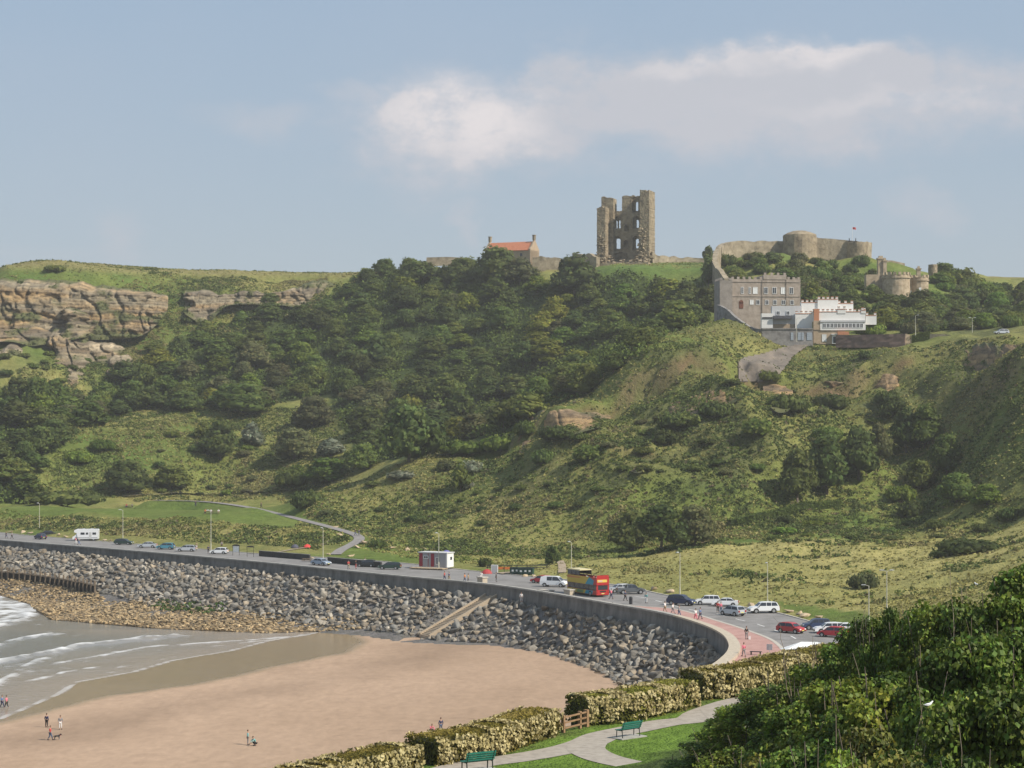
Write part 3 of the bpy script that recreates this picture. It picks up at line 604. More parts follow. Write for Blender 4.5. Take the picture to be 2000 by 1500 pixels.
def trunk_mesh(name, seed, h, lobes, r0=.22):
    r = random.Random(seed); mb = MB(); p = Vector((0, 0, -1.2)); rad = r0*1.3
    tops = [Vector((r.uniform(-.2, .2), r.uniform(-.2, .2), h*t)) for t in (.12, .28, .5)]
    for q in tops: mb.tube(p, q, rad, rad*.8, 7); p = q; rad *= .78
    for l in lobes[::2][:6]:
        a = tops[0].lerp(tops[2], r.uniform(.2, 1)); e = Vector(l[:3]); m_ = a.lerp(e, .5)+Vector((0, 0, .2)); mb.tube(a, m_, rad*.8, rad*.55, 6); mb.tube(m_, e, rad*.55, rad*.22, 6)
    return mb.mesh(name, M_bark, True)
TREES = {}
def make_protos():
    specs = [('round', 4.2, 8.0, 11, .26, 1.0), ('tall', 3.6, 9.6, 12, .22, 1.05), ('broad', 5.4, 7.4, 13, .24, .8), ('small', 3.0, 5.6, 8, .2, 1.0), ('ragged', 4.6, 8.6, 10, .3, .9)]
    for k, (s, w, h, n, b, fl) in enumerate(specs):
        lb = tree_lobes(30+k, w, h, n, b, fl); tm = trunk_mesh('trunk', k, h, lb)
        cm = crown_mesh('crown', 50+k, lb, .74, 30, FOL['dark'])
        for c in FOL:
            m = cm.copy() if c != 'dark' else cm; m.materials[0] = FOL[c]; TREES[s, c] = (m, tm, w, h)
    for k, (s, w, h, n) in enumerate([('mound', 2.2, 2.4, 8), ('spread', 3.2, 2.0, 10), ('scrub', 1.6, 1.5, 6)]):
        r = random.Random(900+k); lb = []
        for i in range(n):
            a = i*2.4; rr = w*.62*math.sqrt((i+.3)/n); s_ = w*r.uniform(.34, .5); lb.append((rr*math.cos(a), rr*math.sin(a), h*(.52-.25*rr/w), s_, s_, h*r.uniform(.36, .52)))
        cm = crown_mesh('crown', 80+k, lb, .5, 60, FOL['dark']); mb = MB()
        for i in range(5): a = i*1.26; mb.tube((0, 0, -.4), (w*.4*math.cos(a), w*.4*math.sin(a), h*.5), .05, .02, 5)
        tm = mb.mesh('stem', M_bark)
        for c in FOL:
            m = cm.copy() if c != 'dark' else cm; m.materials[0] = FOL[c]; TREES[s, c] = (m, tm, w, h)
make_protos()
SHAPEW = {'round': 'round-headed', 'tall': 'upright', 'broad': 'spreading', 'small': 'compact', 'ragged': 'ragged', 'mound': 'domed', 'spread': 'sprawling', 'scrub': 'low'}
COLW = {'dark': 'dark green', 'mid': 'mid green', 'lime': 'yellow-green', 'olive': 'olive green', 'silver': 'silvery grey', 'fresh': 'bright green'}
def put_tree(kind, col, x, y, z, w, h, label, group, name='tree', cat='tree', part='trunk'):
    cm, tm, pw, ph = TREES[kind, col]; rz = random.uniform(0, 6.28)
    o = empty(name, (x, y, z), rz, label, cat, group, (w/(2*pw), w/(2*pw), h/ph))
    obj('crown', cm, o); obj(part, tm, o); return o
def pix(x, y, z): return 1000+F*x/y, HY-F*(z-CZ)/y
def where_wood(u, v):
    if u < 330: return 'below the banded orange cliff' if v < 760 else 'at the far left foot of the wood'
    if u < 650: return 'beneath the grey rock band' if v < 700 else 'above the grassy knoll'
    if v < 560: return 'along the skyline left of the red-roofed chapel' if u < 940 else ('around the red-roofed chapel' if u < 1110 else 'below the ruined keep')
    if u > 1150: return 'between the ruined keep and the grassy ridge' if v > 600 else 'under the castle lawn terrace'
    if v < 640: return 'high on the slope under the red-roofed chapel'
    if v < 730: return 'in the middle of the wooded slope'
    return 'at the bottom of the wooded slope'
def scatter_wood():
    r = random.Random(11); pts = []; cnt = 0
    xs = [p[0] for p in WOOD]; ys = [p[1] for p in WOOD]; tries = 0
    N1, N2 = (lambda x, y, s, sd: float(fbm(np.array([x/s]), np.array([y/s]), 3, sd)[0])), None
    cand = []
    while tries < 14000:
        tries += 1; x = r.uniform(min(xs), max(xs)); y = r.uniform(min(ys), max(ys)+12)
        if not inpoly(np.array([x]), np.array([y]), WOOD)[0]: continue
        z = tz(x, y); u, v = pix(x, y, z)
        if u < -40 or u > 2040: continue
        if 700 < y and z > 101.5 and (u > 1080 and u < 1320): continue
        if 950 < u < 1060 and y > 815: continue
        if 1160 < u < 1390 and v < 598: continue
        rad = 4.1+2.6*(N1(x, y, 30, 5)+.5)+r.uniform(-.8, 1.9)
        if all((x-a)**2+((y-b)*.8)**2 > (.66*(rad+c))**2 for a, b, c, *_ in pts): pts.append((x, y, rad, z, u, v))
        if len(pts) >= 222: break
    for x, y, rad, z, u, v in pts:
        g = N1(x, y, 26, 77); q = g*2.2+r.uniform(-.22, .22)
        col = 'dark' if q < -.10 else ('mid' if q < .33 else ('olive' if r.random() < .5 else 'fresh'))
        if 1030 < u < 1130 and 560 < v < 720 and r.random() < .6: col = 'lime'
        if 930 < u < 1010 and 600 < v < 650: col = 'mid'
        if 560 < u < 640 and 660 < v < 730 and r.random() < .5: col = 'fresh'
        if r.random() < .035: col = 'lime'
        kind = r.choice(['round', 'tall', 'broad', 'small', 'ragged', 'round', 'broad'])
        h = rad*r.uniform(1.15, 1.75)
        wh = where_wood(u, v); size = 'tall' if h > 9 else ('small' if h < 6.8 else 'medium')
        put_tree(kind, col, x, y, z-.9, 2*rad*1.12, h, f'{size}, {SHAPEW[kind]} {COLW[col]} tree {wh}', f'{COLW[col]} trees {wh}')
    print('wood trees', len(pts))
scatter_wood()
# single trees and bushes: column, base row, width, height in photo pixels; ground found by sight line
EXPL = [(1335,835,110,34,'spread','dark','dark scrub added as shade in the hollow under the middle brown scarp'),(1395,815,90,34,'spread','dark','dark scrub added as shade right under the middle brown scarp'),(1300,870,60,34,'mound','dark','dark bush added as shade in the gully below the middle scarp'),(1535,806,90,40,'spread','dark','dark scrub added as shade under the narrow orange scarp'),(1625,800,90,34,'spread','dark','dark scrub added as shade under the double brown scarp'),(1100,858,110,30,'spread','dark','dark scrub added as shade below the rocky nose'),(1150,900,70,34,'mound','mid','bush midway down the nose of the hill'),(1060,905,60,30,'spread','dark','low dark scrub added as shade left on the nose of the hill'),(1735,790,60,30,'mound','dark','dark bush added as shade under the small right scarp'),(1480,850,70,36,'mound','mid','green bush in the middle of the hill face'),(972,562,125,78,'broad','dark','very large dark round tree in front of the red-roofed chapel'),(1122,588,120,88,'round','dark','large dark tree just below left of the ruined keep'),(905,560,110,56,'broad','dark','broad dark tree left of the chapel tree'),(815,560,120,50,'broad','dark','broad dark tree on the skyline at the left end of the thin wall'),(850,520,60,20,'spread','mid','low bush under the thin skyline wall'),(1035,555,60,34,'small','mid','mid green tree right below the chapel gable'),(1220,592,70,38,'small','fresh','pale green tree against the terrace wall'),(1320,606,90,40,'broad','dark','dark tree at the foot of the stepped terrace wall'),(800,908,165,112,'broad','dark','large round dark tree standing alone at the foot of the wood'),  # dark scrub below the scarps is added to give them a shadow band
 (430,905,92,85,'round','dark','dark tree in front of the grassy knoll'),(395,860,40,38,'small','mid','small tree on the top edge of the grassy knoll'),
 (492,872,56,46,'small','silver','silvery willow bush right of the dark tree on the knoll'),(645,893,72,36,'small','silver','silvery sea buckthorn above the pale bushes'),
 (575,900,110,62,'broad','olive','olive thicket between the two silvery bushes'),(612,838,110,62,'broad','olive','greyish olive tree at the wood edge'),(470,812,160,62,'broad','mid','broad mid green tree above the knoll'),(360,805,100,40,'broad','dark','low dark tree left above the knoll'),
 (245,966,120,66,'broad','dark','dark thicket at the foot of the grassy knoll'),(335,958,100,48,'broad','mid','mid green thicket right of the dark thicket below the knoll'),(120,986,170,30,'spread','dark','long low dark bush at the back of the mown lawn'),(60,978,110,30,'spread','mid','low bush at the left back of the mown lawn'),(25,955,70,55,'round','mid','tree at the left edge behind the lawn'),
 (640,948,130,52,'broad','fresh','pale green thicket above the footpath hut'),(570,950,80,36,'spread','mid','dark low bush left of the pale thicket'),(598,992,70,36,'spread','dark','dark bush at the left tip of the grassy ridge'),(708,920,90,52,'broad','mid','bushy tree right of the pale thicket'),
 (900,962,46,56,'small','mid','bush in the hollow of the grassy ridge'),(920,925,56,28,'mound','silver','silver bush on top of the ridge hollow'),(915,955,24,20,'mound','silver','small silver bush in the ridge hollow'),(785,935,76,18,'spread','silver','flat silvery scrub on the ridge crest'),(870,920,44,26,'mound','olive','olive scrub on the ridge crest'),
 (905,888,120,30,'spread','fresh','bright green scrub behind the ridge'),(975,882,90,34,'spread','fresh','low green scrub at the foot of the rocky nose'),(725,822,76,30,'spread','lime','yellow-green gorse at the clearing'),(1030,850,60,30,'spread','mid','scrub beside the rocky nose'),(800,800,60,30,'spread','lime','yellowish scrub above the big round tree'),(900,810,70,30,'spread','lime','yellow-green scrub right above the big round tree'),
 (200,880,60,24,'spread','fresh','bright scrub on the left slope of the knoll'),(150,905,70,26,'spread','fresh','bright scrub lower left of the knoll'),(60,920,80,36,'small','mid','bush left of the knoll'),(105,870,90,50,'broad','dark','dark tree left behind the knoll'),
 (1235,1077,110,78,'broad','dark','dark spreading tree above the promenade bend, left of its clump'),(1295,1078,120,92,'ragged','dark','tall dark tree in the middle of the clump above the bend'),(1360,1070,110,80,'broad','olive','olive tree at the right of the clump above the bend'),
 (1078,1103,36,38,'small','dark','small round tree behind the white van'),(947,1107,32,20,'mound','dark','small dark bush right of the kiosk'),(1090,1096,14,14,'scrub','mid','tiny shrub beside the small round tree'),
 (1560,985,95,110,'ragged','dark','dark tree at the left of the hillside clump'),(1615,972,110,125,'tall','dark','tall dark tree in the hillside clump'),(1680,945,100,110,'round','dark','dark tree at the right of the hillside clump'),(1718,918,60,90,'ragged','olive','brownish tree beside the hillside clump'),
 (1770,890,80,90,'round','dark','dark tree above the clump in the gully'),(1810,880,90,90,'ragged','mid','green tree on the upper gully slope'),(1850,930,90,80,'broad','mid','broad green tree in the gully'),(1870,985,100,60,'broad','mid','broad bushy tree at the foot of the gully'),(1800,960,80,60,'broad','mid','green bushy tree beside the gully foot'),(1930,990,80,44,'broad','fresh','bushy tree under the shaded cliff'),(1760,980,70,34,'spread','fresh','green scrub below the clump'),
 (1782,1010,62,34,'mound','dark','round dark bush at the end of the field hedge'),(1745,820,80,50,'broad','dark','dark scrub high on the hillside'),(1690,700,30,18,'mound','dark','dark bush below the terrace'),(1500,745,60,24,'spread','mid','scrub under the grey retaining slab'),(1620,860,70,30,'spread','mid','scrub above the hillside clump'),
 (1895,1080,150,30,'spread','dark','long dark scrub in the dry meadow'),(1850,1088,70,18,'spread','dark','low scrub left in the dry meadow'),(1975,1015,60,26,'spread','dark','dark scrub at the right edge meadow'),(1690,1150,70,34,'spread','olive','scrub on the hummock above the parked cars'),
 (738,1070,44,18,'spread','mid','low bush on the grass right of the footpath bend'),(640,1005,40,12,'spread','olive','low scrub beside the footpath'),
 (1730,645,90,42,'broad','lime','bright rounded tree beside the white house'),(1700,655,70,26,'spread','fresh','low green bush at the white house wall'),(1590,600,60,48,'small','lime','pale tree behind the white house'),(1385,505,34,34,'small','dark','dark tree at the left end of the castle wall'),(1350,596,64,34,'broad','dark','dark tree below the castle lawn'),(1385,560,40,60,'tall','dark','dark tree left of the grey house'),(1380,620,70,60,'round','dark','dark tree against the grey house side'),
 (1340,640,80,50,'round','mid','round green tree at the top of the grassy ridge'),(1290,600,70,60,'round','dark','dark tree under the terrace wall'),(105,530,50,14,'spread','mid','low bush on the cliff top skyline'),(690,532,16,10,'mound','dark','small dark bush on the skyline'),
 (40,560,20,14,'mound','dark','small dark bush on the cliff edge left'),(235,640,30,16,'mound','dark','bush on the ledge of the banded cliff'),(180,655,34,24,'mound','dark','dark bush between the two cliff bands')]
def put_explicit():
    for (px, py, w, h, k, c, lab) in EXPL:
        q = T(px, py, 250)
        if q is None: q = P(px, py, 850)
        s = q.y/F; hh = h*s; ww = w*s
        sh = k in ('mound', 'spread', 'scrub')
        put_tree(k, c, q.x, q.y+ww*.12, tz(q.x, q.y)-.25, ww, hh*1.05, lab, None, 'shrub' if sh else 'tree', 'shrub' if sh else 'tree', 'stem' if sh else 'trunk')
put_explicit()
def scatter_hill(poly, n, lo, hi, seed, where, cols, kinds, d0=500, name='tree', grp=None, bury=.9, hr=(.95, 1.35)):
    r = random.Random(seed); pl = TP(poly, d0); xs = [p[0] for p in pl]; ys = [p[1] for p in pl]; pts = []
    for _ in range(6000):
        x = r.uniform(min(xs), max(xs)); y = r.uniform(min(ys), max(ys))
        if not inpoly(np.array([x]), np.array([y]), pl)[0]: continue
        rad = r.uniform(lo, hi)
        if all((x-a)**2+((y-b)*.8)**2 > (.74*(rad+c))**2 for a, b, c in pts): pts.append((x, y, rad))
        if len(pts) >= n: break
    for x, y, rad in pts:
        c = r.choice(cols); k = r.choice(kinds); h = rad*r.uniform(*hr); sh = k in ('mound', 'spread', 'scrub')
        wd = 'shrub' if sh else 'tree'
        put_tree(k, c, x, y, tz(x, y)-bury, 2.1*rad, h, f'{"larger" if rad > (lo+hi)/2 else "smaller"} {SHAPEW[k]} {COLW[c]} {wd} {where}', f'{COLW[c]} {wd}s {where}', wd, wd, 'stem' if sh else 'trunk')
TK = ['round', 'broad', 'ragged', 'small']
scatter_hill([(1405,560),(1415,525),(1560,525),(1700,530),(1720,560),(1640,600),(1560,600)], 22, 3.2, 5.2, 5, 'on the bank under the curtain wall', ['dark','mid','mid','dark','olive'], TK, 600)
scatter_hill([(1600,620),(1640,575),(1720,555),(1740,600),(1720,630)], 9, 3.6, 5.4, 6, 'between the curtain wall bank and the gatehouse', ['dark','mid','dark'], TK, 610)
scatter_hill([(1820,610),(1800,545),(1880,555),(1940,575),(2010,585),(2020,650),(1760,650),(1700,640)], 30, 4.4, 7, 8, 'on the wooded rise right of the gatehouse', ['dark','mid','dark','olive','mid','fresh'], TK, 600)

SK = ['mound', 'spread', 'mound']
scatter_hill([(1412,528),(1420,506),(1560,510),(1690,516),(1730,530),(1740,560),(1640,600),(1575,600),(1560,545),(1430,540)], 46, 2.6, 4.0, 15, 'standing in for trees at the foot of the curtain wall', ['dark','mid','dark','mid','olive'], SK, 600, bury=.3, hr=(.9, 1.3))  # shrub meshes added in place of the trees on this wooded bank
scatter_hill([(1700,640),(1720,600),(1830,590),(1830,540),(1900,552),(2010,578),(2020,650),(1780,652)], 60, 2.8, 4.6, 16, 'standing in for trees right of the gatehouse', ['dark','mid','dark','mid','olive','fresh'], SK, 600, bury=.3, hr=(.9, 1.3))  # more shrub meshes added here in place of dense trees
scatter_hill([(-20,680),(120,655),(300,640),(320,600),(420,620),(560,600),(400,650),(240,700),(60,770),(-20,770)], 34, 1.5, 3.2, 17, 'among the ledges below the banded cliff', ['mid','olive','dark','mid'], SK, 700, bury=.2, hr=(.6, 1.0))
scatter_hill([(20,960),(150,900),(280,850),(420,850),(520,880),(640,930),(560,960),(300,965)], 26, 1.4, 3.0, 18, 'on the grassy knoll above the lawn', ['mid','fresh','olive','dark'], SK, 600, bury=.2, hr=(.6, 1.0))
scatter_hill([(640,985),(720,950),(1000,900),(1180,830),(1400,760),(1600,790),(1800,780),(1820,880),(1500,940),(1200,960),(900,1040)], 56, 1.2, 3.0, 19, 'on the open face of the big right-hand hill', ['mid','olive','dark','mid'], SK, 400, bury=.3, hr=(.5, .9))
scatter_hill([(1500,1060),(1480,1020),(1650,985),(1950,960),(2010,1000),(1800,1060)], 18, 1.6, 3.2, 20, 'at the foot of the gully above the dry meadow', ['mid','fresh','dark'], SK, 350, bury=.3, hr=(.5, .9))
def clump_stuff(name, pts, size, leaf, k, mats, cols, seed, squash=.75, label=None):
    """pts: x, y, z, scale rows. Every plant is a handful of leafy faces on a low dome"""
    r = np.random.default_rng(seed); n = len(pts); pts = np.asarray(pts)
    d = r.normal(0, 1, (n, k, 3)); d /= np.linalg.norm(d, axis=2)[:, :, None]; d[:, :, 2] = np.abs(d[:, :, 2])
    sc = pts[:, 3][:, None, None]; p = pts[:, None, :3]+d*sc*size*r.uniform(.55, 1.1, (n, k, 1))*[1, 1, squash]
    nn = d.reshape(-1, 3); v, f = leaf_quads(p.reshape(-1, 3), nn, leaf, .7, r)
    me = mesh_np(name, v, f, mats)
    c = np.repeat(np.repeat(np.asarray(cols)[:, None, :], k, 1).reshape(-1, 3)*r.uniform(.7, 1.3, (n*k, 1)), 4, 0)
    ca = me.color_attributes.new('Col', 'FLOAT_COLOR', 'POINT'); ca.data.foreach_set('color', np.c_[c, np.ones(len(c))].astype(np.float32).ravel())
    return tag(obj(name, me), label, None, None, 'stuff')
RIDGE = [tuple(P(*q)[:2]) for q in [(640,960,562),(700,945,548),(800,907,552),(900,882,560),(1000,877,556),(1030,822,546),(1100,780,550),(1180,737,560),(1250,692,575),(1330,642,590),(1400,621,600),(1480,640,604)]]
M_scrub = mat('scrub', [(1.05,1.05,1.05), (1.3,1.3,1.3), (1.6,1.6,1.6)], rough=.85, scale=.3, attr='Col', world=True, trans=.2, spec=.15)
def build_undergrowth():
    r = np.random.default_rng(3)
    def sample(poly, n):
        p = np.array(poly); lo, hi = p.min(0), p.max(0); q = r.uniform(lo, hi, (n*3, 2)); q = q[inpoly(q[:, 0], q[:, 1], poly)][:n]; return q
    # under the wood
    q = sample(WOOD, 5200); z = np.array([tz(a, b) for a, b in q]); g = fbm(q[:, 0]/14, q[:, 1]/14, 3, 8)
    sc = 1.5+g*2.2+r.uniform(-.3, .9, len(q)); c = np.where((g+r.normal(0, .1, len(q)) > 0)[:, None], [[.085,.115,.024]], [[.045,.066,.018]])
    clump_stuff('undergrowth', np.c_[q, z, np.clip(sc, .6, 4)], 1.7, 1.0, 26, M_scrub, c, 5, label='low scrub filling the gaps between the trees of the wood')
    # bramble, bracken and tall grass on the open slopes
    X = [];
    for poly, n, d0, th in [([(560,1050),(600,985),(700,940),(1000,880),(1040,800),(1180,735),(1400,620),(1620,670),(1990,660),(2040,960),(1900,1050),(1500,1060),(1300,1080),(900,1085),(720,1075)], 30000, 250, -.06),
                        ([(-30,985),(60,900),(280,825),(500,830),(700,900),(620,985),(540,970),(200,972)], 7000, 500, -.05),
                        ([(-30,1030),(0,1000),(400,1015),(640,1045),(620,1075),(400,1060)], 3500, 400, -.02), ([(100,870),(240,800),(420,790),(640,800),(680,880),(500,840),(280,835)], 2500, 600, .0),
                        ([(-30,800),(-30,534),(300,532),(640,540),(640,590),(300,680),(120,780)], 9000, 600, -.08),
                        ([(880,1115),(1000,1085),(1300,1085),(1500,1060),(1800,1060),(2040,1020),(2040,1120),(1700,1190),(1500,1160),(1300,1150),(1100,1120)], 5000, 250, .17)]:
        q = sample(TP(poly, d0), n); g = fbm(q[:, 0]/12, q[:, 1]/9, 4, 18)+.5*fbm(q[:, 0]/3, q[:, 1]/3, 2, 19); q = q[g+r.normal(0, .07, len(q)) > th]; X.append(q)
    X.append(sample([(-240,803),(-60,822),(-30,850),(-60,905),(-240,905)], 2500)); X[-1] = X[-1][fbm(X[-1][:, 0]/12, X[-1][:, 1]/9, 3, 18) > .04]
    crest = lambda p: (p[:, 1] > 545) & (p[:, 0] > 5) & (p[:, 1] < 612) & (r.uniform(0, 1, len(p)) < .5)
    q = np.concatenate(X); q = q[dist(q[:, 0], q[:, 1], FPL[:, :2]) > 2.6]; q = q[scarp(q[:, 0], q[:, 1])[1] < r.uniform(.15, 1.1, len(q))]; q = q[~crest(q)]; q = q[dist(q[:, 0], q[:, 1], RIDGE) > r.uniform(0, 16, len(q))]; z = np.array([tz(a, b) for a, b in q]); g = fbm(q[:, 0]/9, q[:, 1]/9, 4, 28); g2_ = fbm(q[:, 0]/22, q[:, 1]/22, 3, 29); t = r.uniform(0, 1, len(q))
    pal = np.array([[.068,.090,.026], [.092,.118,.030], [.135,.145,.042], [.19,.17,.068], [.12,.095,.055], [.048,.068,.022]])
    k = np.clip(((g*1.6+g2_*3.4+.42+r.normal(0, .15, len(q)))*4), 0, 3.99).astype(int); k = np.where(t > .965, 4, np.where(t < .10, 5, k)); c = pal[k]
    sc = .55+np.clip(.35-g*2, 0, 1)*.7+r.uniform(-.15, .25, len(q))
    G_ = []
    for poly, n, d0 in [([(560,1050),(600,985),(700,940),(1000,880),(1040,800),(1180,735),(1400,620),(1620,670),(1990,660),(2040,960),(2040,1120),(1700,1190),(1300,1150),(900,1100),(720,1075)], 34000, 250), ([(-30,1030),(-30,1000),(400,1015),(640,1045),(620,1075),(400,1060)], 4000, 400), ([(-30,985),(60,900),(280,825),(500,830),(700,900),(620,985),(540,970),(200,972)], 7000, 500), ([(100,870),(240,800),(420,790),(640,800),(680,880),(500,840),(280,835)], 4000, 600), ([(1690,1235),(1700,1190),(1850,1140),(2040,1100),(2060,1240)], 5000, 200), ([(-30,800),(-30,534),(300,532),(640,540),(640,590),(300,680),(120,780)], 5000, 600)]:
        p_ = sample(TP(poly, d0), n); G_.append(p_)
    G_.append(sample([(-240,800),(-60,818),(-20,850),(-60,905),(-240,905)], 5000)); G_.append(sample([(40,800),(90,800),(95,860),(30,860)], 1200))
    p_ = np.concatenate(G_); p_ = p_[dist(p_[:, 0], p_[:, 1], FPL[:, :2]) > 2.0]; p_ = p_[scarp(p_[:, 0], p_[:, 1])[1] < r.uniform(.1, .9, len(p_))]; kp = ~((p_[:, 1] < 445) & (p_[:, 0] > 0) & (p_[:, 1] > 250)) | (r.uniform(0, 1, len(p_)) < .45); p_ = p_[kp]; zg = np.array([tz(a, b) for a, b in p_]); gg = fbm(p_[:, 0]/20, p_[:, 1]/14, 4, 50)+r.normal(0, .09, len(p_)); pg = np.array([[.085,.110,.024], [.118,.152,.034], [.172,.185,.050], [.235,.215,.075]]); md = (p_[:, 1] < 445) & (p_[:, 0] > 0) & (zg < 22); gg = gg*1.5+fbm(p_[:, 0]/55, p_[:, 1]/40, 3, 51)*1.2; gg = gg+.09+.22*((p_[:, 1] > 796) & (p_[:, 0] < -40)); rd = dist(p_[:, 0], p_[:, 1], RIDGE); gg = gg+.30*np.exp(-(rd/11)**2); gg = np.where(md, gg*.45+.26+r.normal(0, .03, len(gg)), gg)  # tufts near the ridge take paler colours to paint its sunlit crest
    clump_stuff('rough_grass', np.c_[p_, zg-.05, r.uniform(.35, .8, len(p_))*np.where(md, .6, 1)], .75, .5, 6, M_scrub, pg[np.clip((gg*3.2+.5)*4, 0, 3.99).astype(int)], 16, .7, 'tufts of rough and dry grass on the hillsides')
    clump_stuff('bramble', np.c_[q, z-.1, sc], .85, .62, 11, M_scrub, c, 6, .8, 'bramble, bracken and tall grass covering the open slopes')
build_undergrowth()
# ---------------------------------------------------------------- boulders, shingle, cliffs
M_rock = mat('armour_rock', [(.115,.10,.082), (.22,.194,.157), (.33,.295,.24)], scale=.9, detail=8, bump=.6, bscale=2.5, rnd=.38, hue=.012)
M_sand_rock = mat('sandstone', [(.36,.26,.16), (.48,.37,.24), (.55,.45,.32)], scale=1.2, detail=7, bump=.5, rnd=.15)
M_rock_s = mat('rock_mass', [(.55,.55,.55), (1,1,1), (1.4,1.4,1.35)], scale=.9, detail=8, bump=.5, attr='Col', world=True)
def rock_mesh(seed, flat=.72):
    r = random.Random(seed); bm = bmesh.new()
    for _ in range(8):
        d = Vector((r.gauss(0, 1), r.gauss(0, 1), r.gauss(0, 1))).normalized(); s = r.uniform(.8, 1.1); bm.verts.new((d.x*s*r.uniform(.95, 1.1), d.y*s*.82, d.z*s*flat))
    bmesh.ops.convex_hull(bm, input=bm.verts[:]); bmesh.ops.delete(bm, geom=[v for v in bm.verts if not v.link_faces], context='VERTS')
    bmesh.ops.bevel(bm, geom=bm.edges[:]+bm.verts[:], offset=.02, segments=1, profile=.5, affect='EDGES'); bmesh.ops.triangulate(bm, faces=bm.faces[:])
    bm.verts.index_update(); v = np.array([q.co[:] for q in bm.verts]); f = np.array([[l.index for l in p.verts] for p in bm.faces]); bm.free(); return v, f
ROCKS = [rock_mesh(s) for s in range(200, 212)]
def rocks_stuff(name, pts, seed, label, pal, m=M_rock_s, sq=1.0):
    r = np.random.default_rng(seed); V = []; Fs = []; CC = []; b = 0; pal = np.array(pal)
    for (x, y, z, s) in pts:
        v, f = ROCKS[r.integers(len(ROCKS))]; a = r.uniform(0, 6.28); t = r.uniform(-.5, .5); ca, sa, ct, st = math.cos(a), math.sin(a), math.cos(t), math.sin(t)
        M = np.array([[ca, -sa, 0], [sa, ca, 0], [0, 0, 1]]) @ np.array([[1, 0, 0], [0, ct, -st], [0, st, ct]])
        V.append((v*[s, s*r.uniform(.8, 1.1), s*sq]) @ M.T+[x, y, z]); Fs.append(f+b); b += len(v)
        c = pal[r.integers(len(pal))]*r.uniform(.6, 1.35); CC.append(np.tile(c, (len(v), 1)))
    me = mesh_np(name, np.concatenate(V), np.concatenate(Fs), m); ca_ = me.color_attributes.new('Col', 'FLOAT_COLOR', 'POINT'); c = np.concatenate(CC)
    ca_.data.foreach_set('color', np.c_[c, np.ones(len(c))].astype(np.float32).ravel()); return tag(obj(name, me), label, None, None, 'stuff')
def build_armour():
    r = random.Random(4); cell = {}; pts = []
    xs = [p[0] for p in ARMOUR]; area = [p for p in ARMOUR if p[1] < 640]; ys = [p[1] for p in area]; st = [STAIR_A, STAIR_B]
    P_ = rng.uniform((-190, 226), (34, 640), (1300000, 2)); P_ = P_[inpoly(P_[:, 0], P_[:, 1], ARMOUR+[ARMOUR[-1]]) | inpoly(P_[:, 0], P_[:, 1]+1.8, ARMOUR)]
    dw = dist(P_[:, 0], P_[:, 1], WALL); ok = inpoly(P_[:, 0], P_[:, 1], ARMOUR) | ((dist(P_[:, 0], P_[:, 1], FOOT) < 2.0) & inpoly(P_[:, 0], P_[:, 1], SEAP))
    ok &= (dw > 1.1) & (dist(P_[:, 0], P_[:, 1], st) > 2.5); P_ = P_[ok]
    for x, y in P_:
        u = 1000+F*x/y
        if u < -60: continue
        s = r.choice((.65, .8, .95, 1.1, 1.3)); k = (int(x//2), int(y//2)); bad = False
        for a in (-1, 0, 1):
            for b in (-1, 0, 1):
                for (p, q, t) in cell.get((k[0]+a, k[1]+b), ()):
                    if (x-p)**2+(y-q)**2 < (.57*(s+t))**2: bad = True; break
        if bad: continue
        cell.setdefault(k, []).append((x, y, s)); pts.append((x, y, s))
    print('armour', len(pts))
    pts.sort(key=lambda q: -q[2]/q[1]); near = sorted(pts, key=lambda q: q[1])
    ones = [q for q in near if q[2] >= .78][:290]; rest = [q for q in pts if q not in set(ones)]
    ms = [mesh_np('armour_boulder', v, f, M_rock) for v, f in ROCKS]
    for (x, y, s) in ones:
        z = tz(x, y); dw_ = float(dist(np.array([x]), np.array([y]), WALL)[0]); df = float(dist(np.array([x]), np.array([y]), FOOT)[0])
        o = obj('boulder', ms[r.randrange(12)]); o.location = (x, y, z+s*.12+r.uniform(-.1, .25)); o.rotation_euler = (r.uniform(-.5, .5), r.uniform(-.5, .5), r.uniform(0, 6.28)); o.scale = (s, s*r.uniform(.85, 1.1), s)
        pos = 'against the sea wall' if dw_ < 4 else ('at the foot of the slope' if df < 4 else 'midway down the rock slope')
        u = 1000+F*x/y; sec = 'below the bend' if u > 1180 else 'nearer the stone steps'
        szw = 'large' if s > 1.15 else 'smaller'
        tag(o, f'{szw} grey angular boulder {pos} {sec}', 'boulder', f'{szw} grey boulders {pos} {sec}')
    rocks_stuff('boulder_armour', [(x, y, tz(x, y)+s*.12+r.uniform(-.1, .25), s) for x, y, s in rest], 8, 'grey boulders of the sea defence left of and among the nearest ones', [(.22,.194,.157), (.165,.15,.128), (.28,.25,.205), (.20,.19,.17), (.25,.205,.15)])
    g = [(r.uniform(-190, 34), r.uniform(226, 640)) for _ in range(9000)]; g = [p for p in g if inpoly(np.array([p[0]]), np.array([p[1]]), ARMOUR)[0] and dist(np.array([p[0]]), np.array([p[1]]), st)[0] > 2.6][:2600]
    rocks_stuff('rubble', [(x, y, tz(x, y)-.1, r.uniform(.35, .7)) for x, y in g], 9, 'smaller broken rock wedged between the big boulders', [(.15,.14,.125), (.2,.185,.165)])
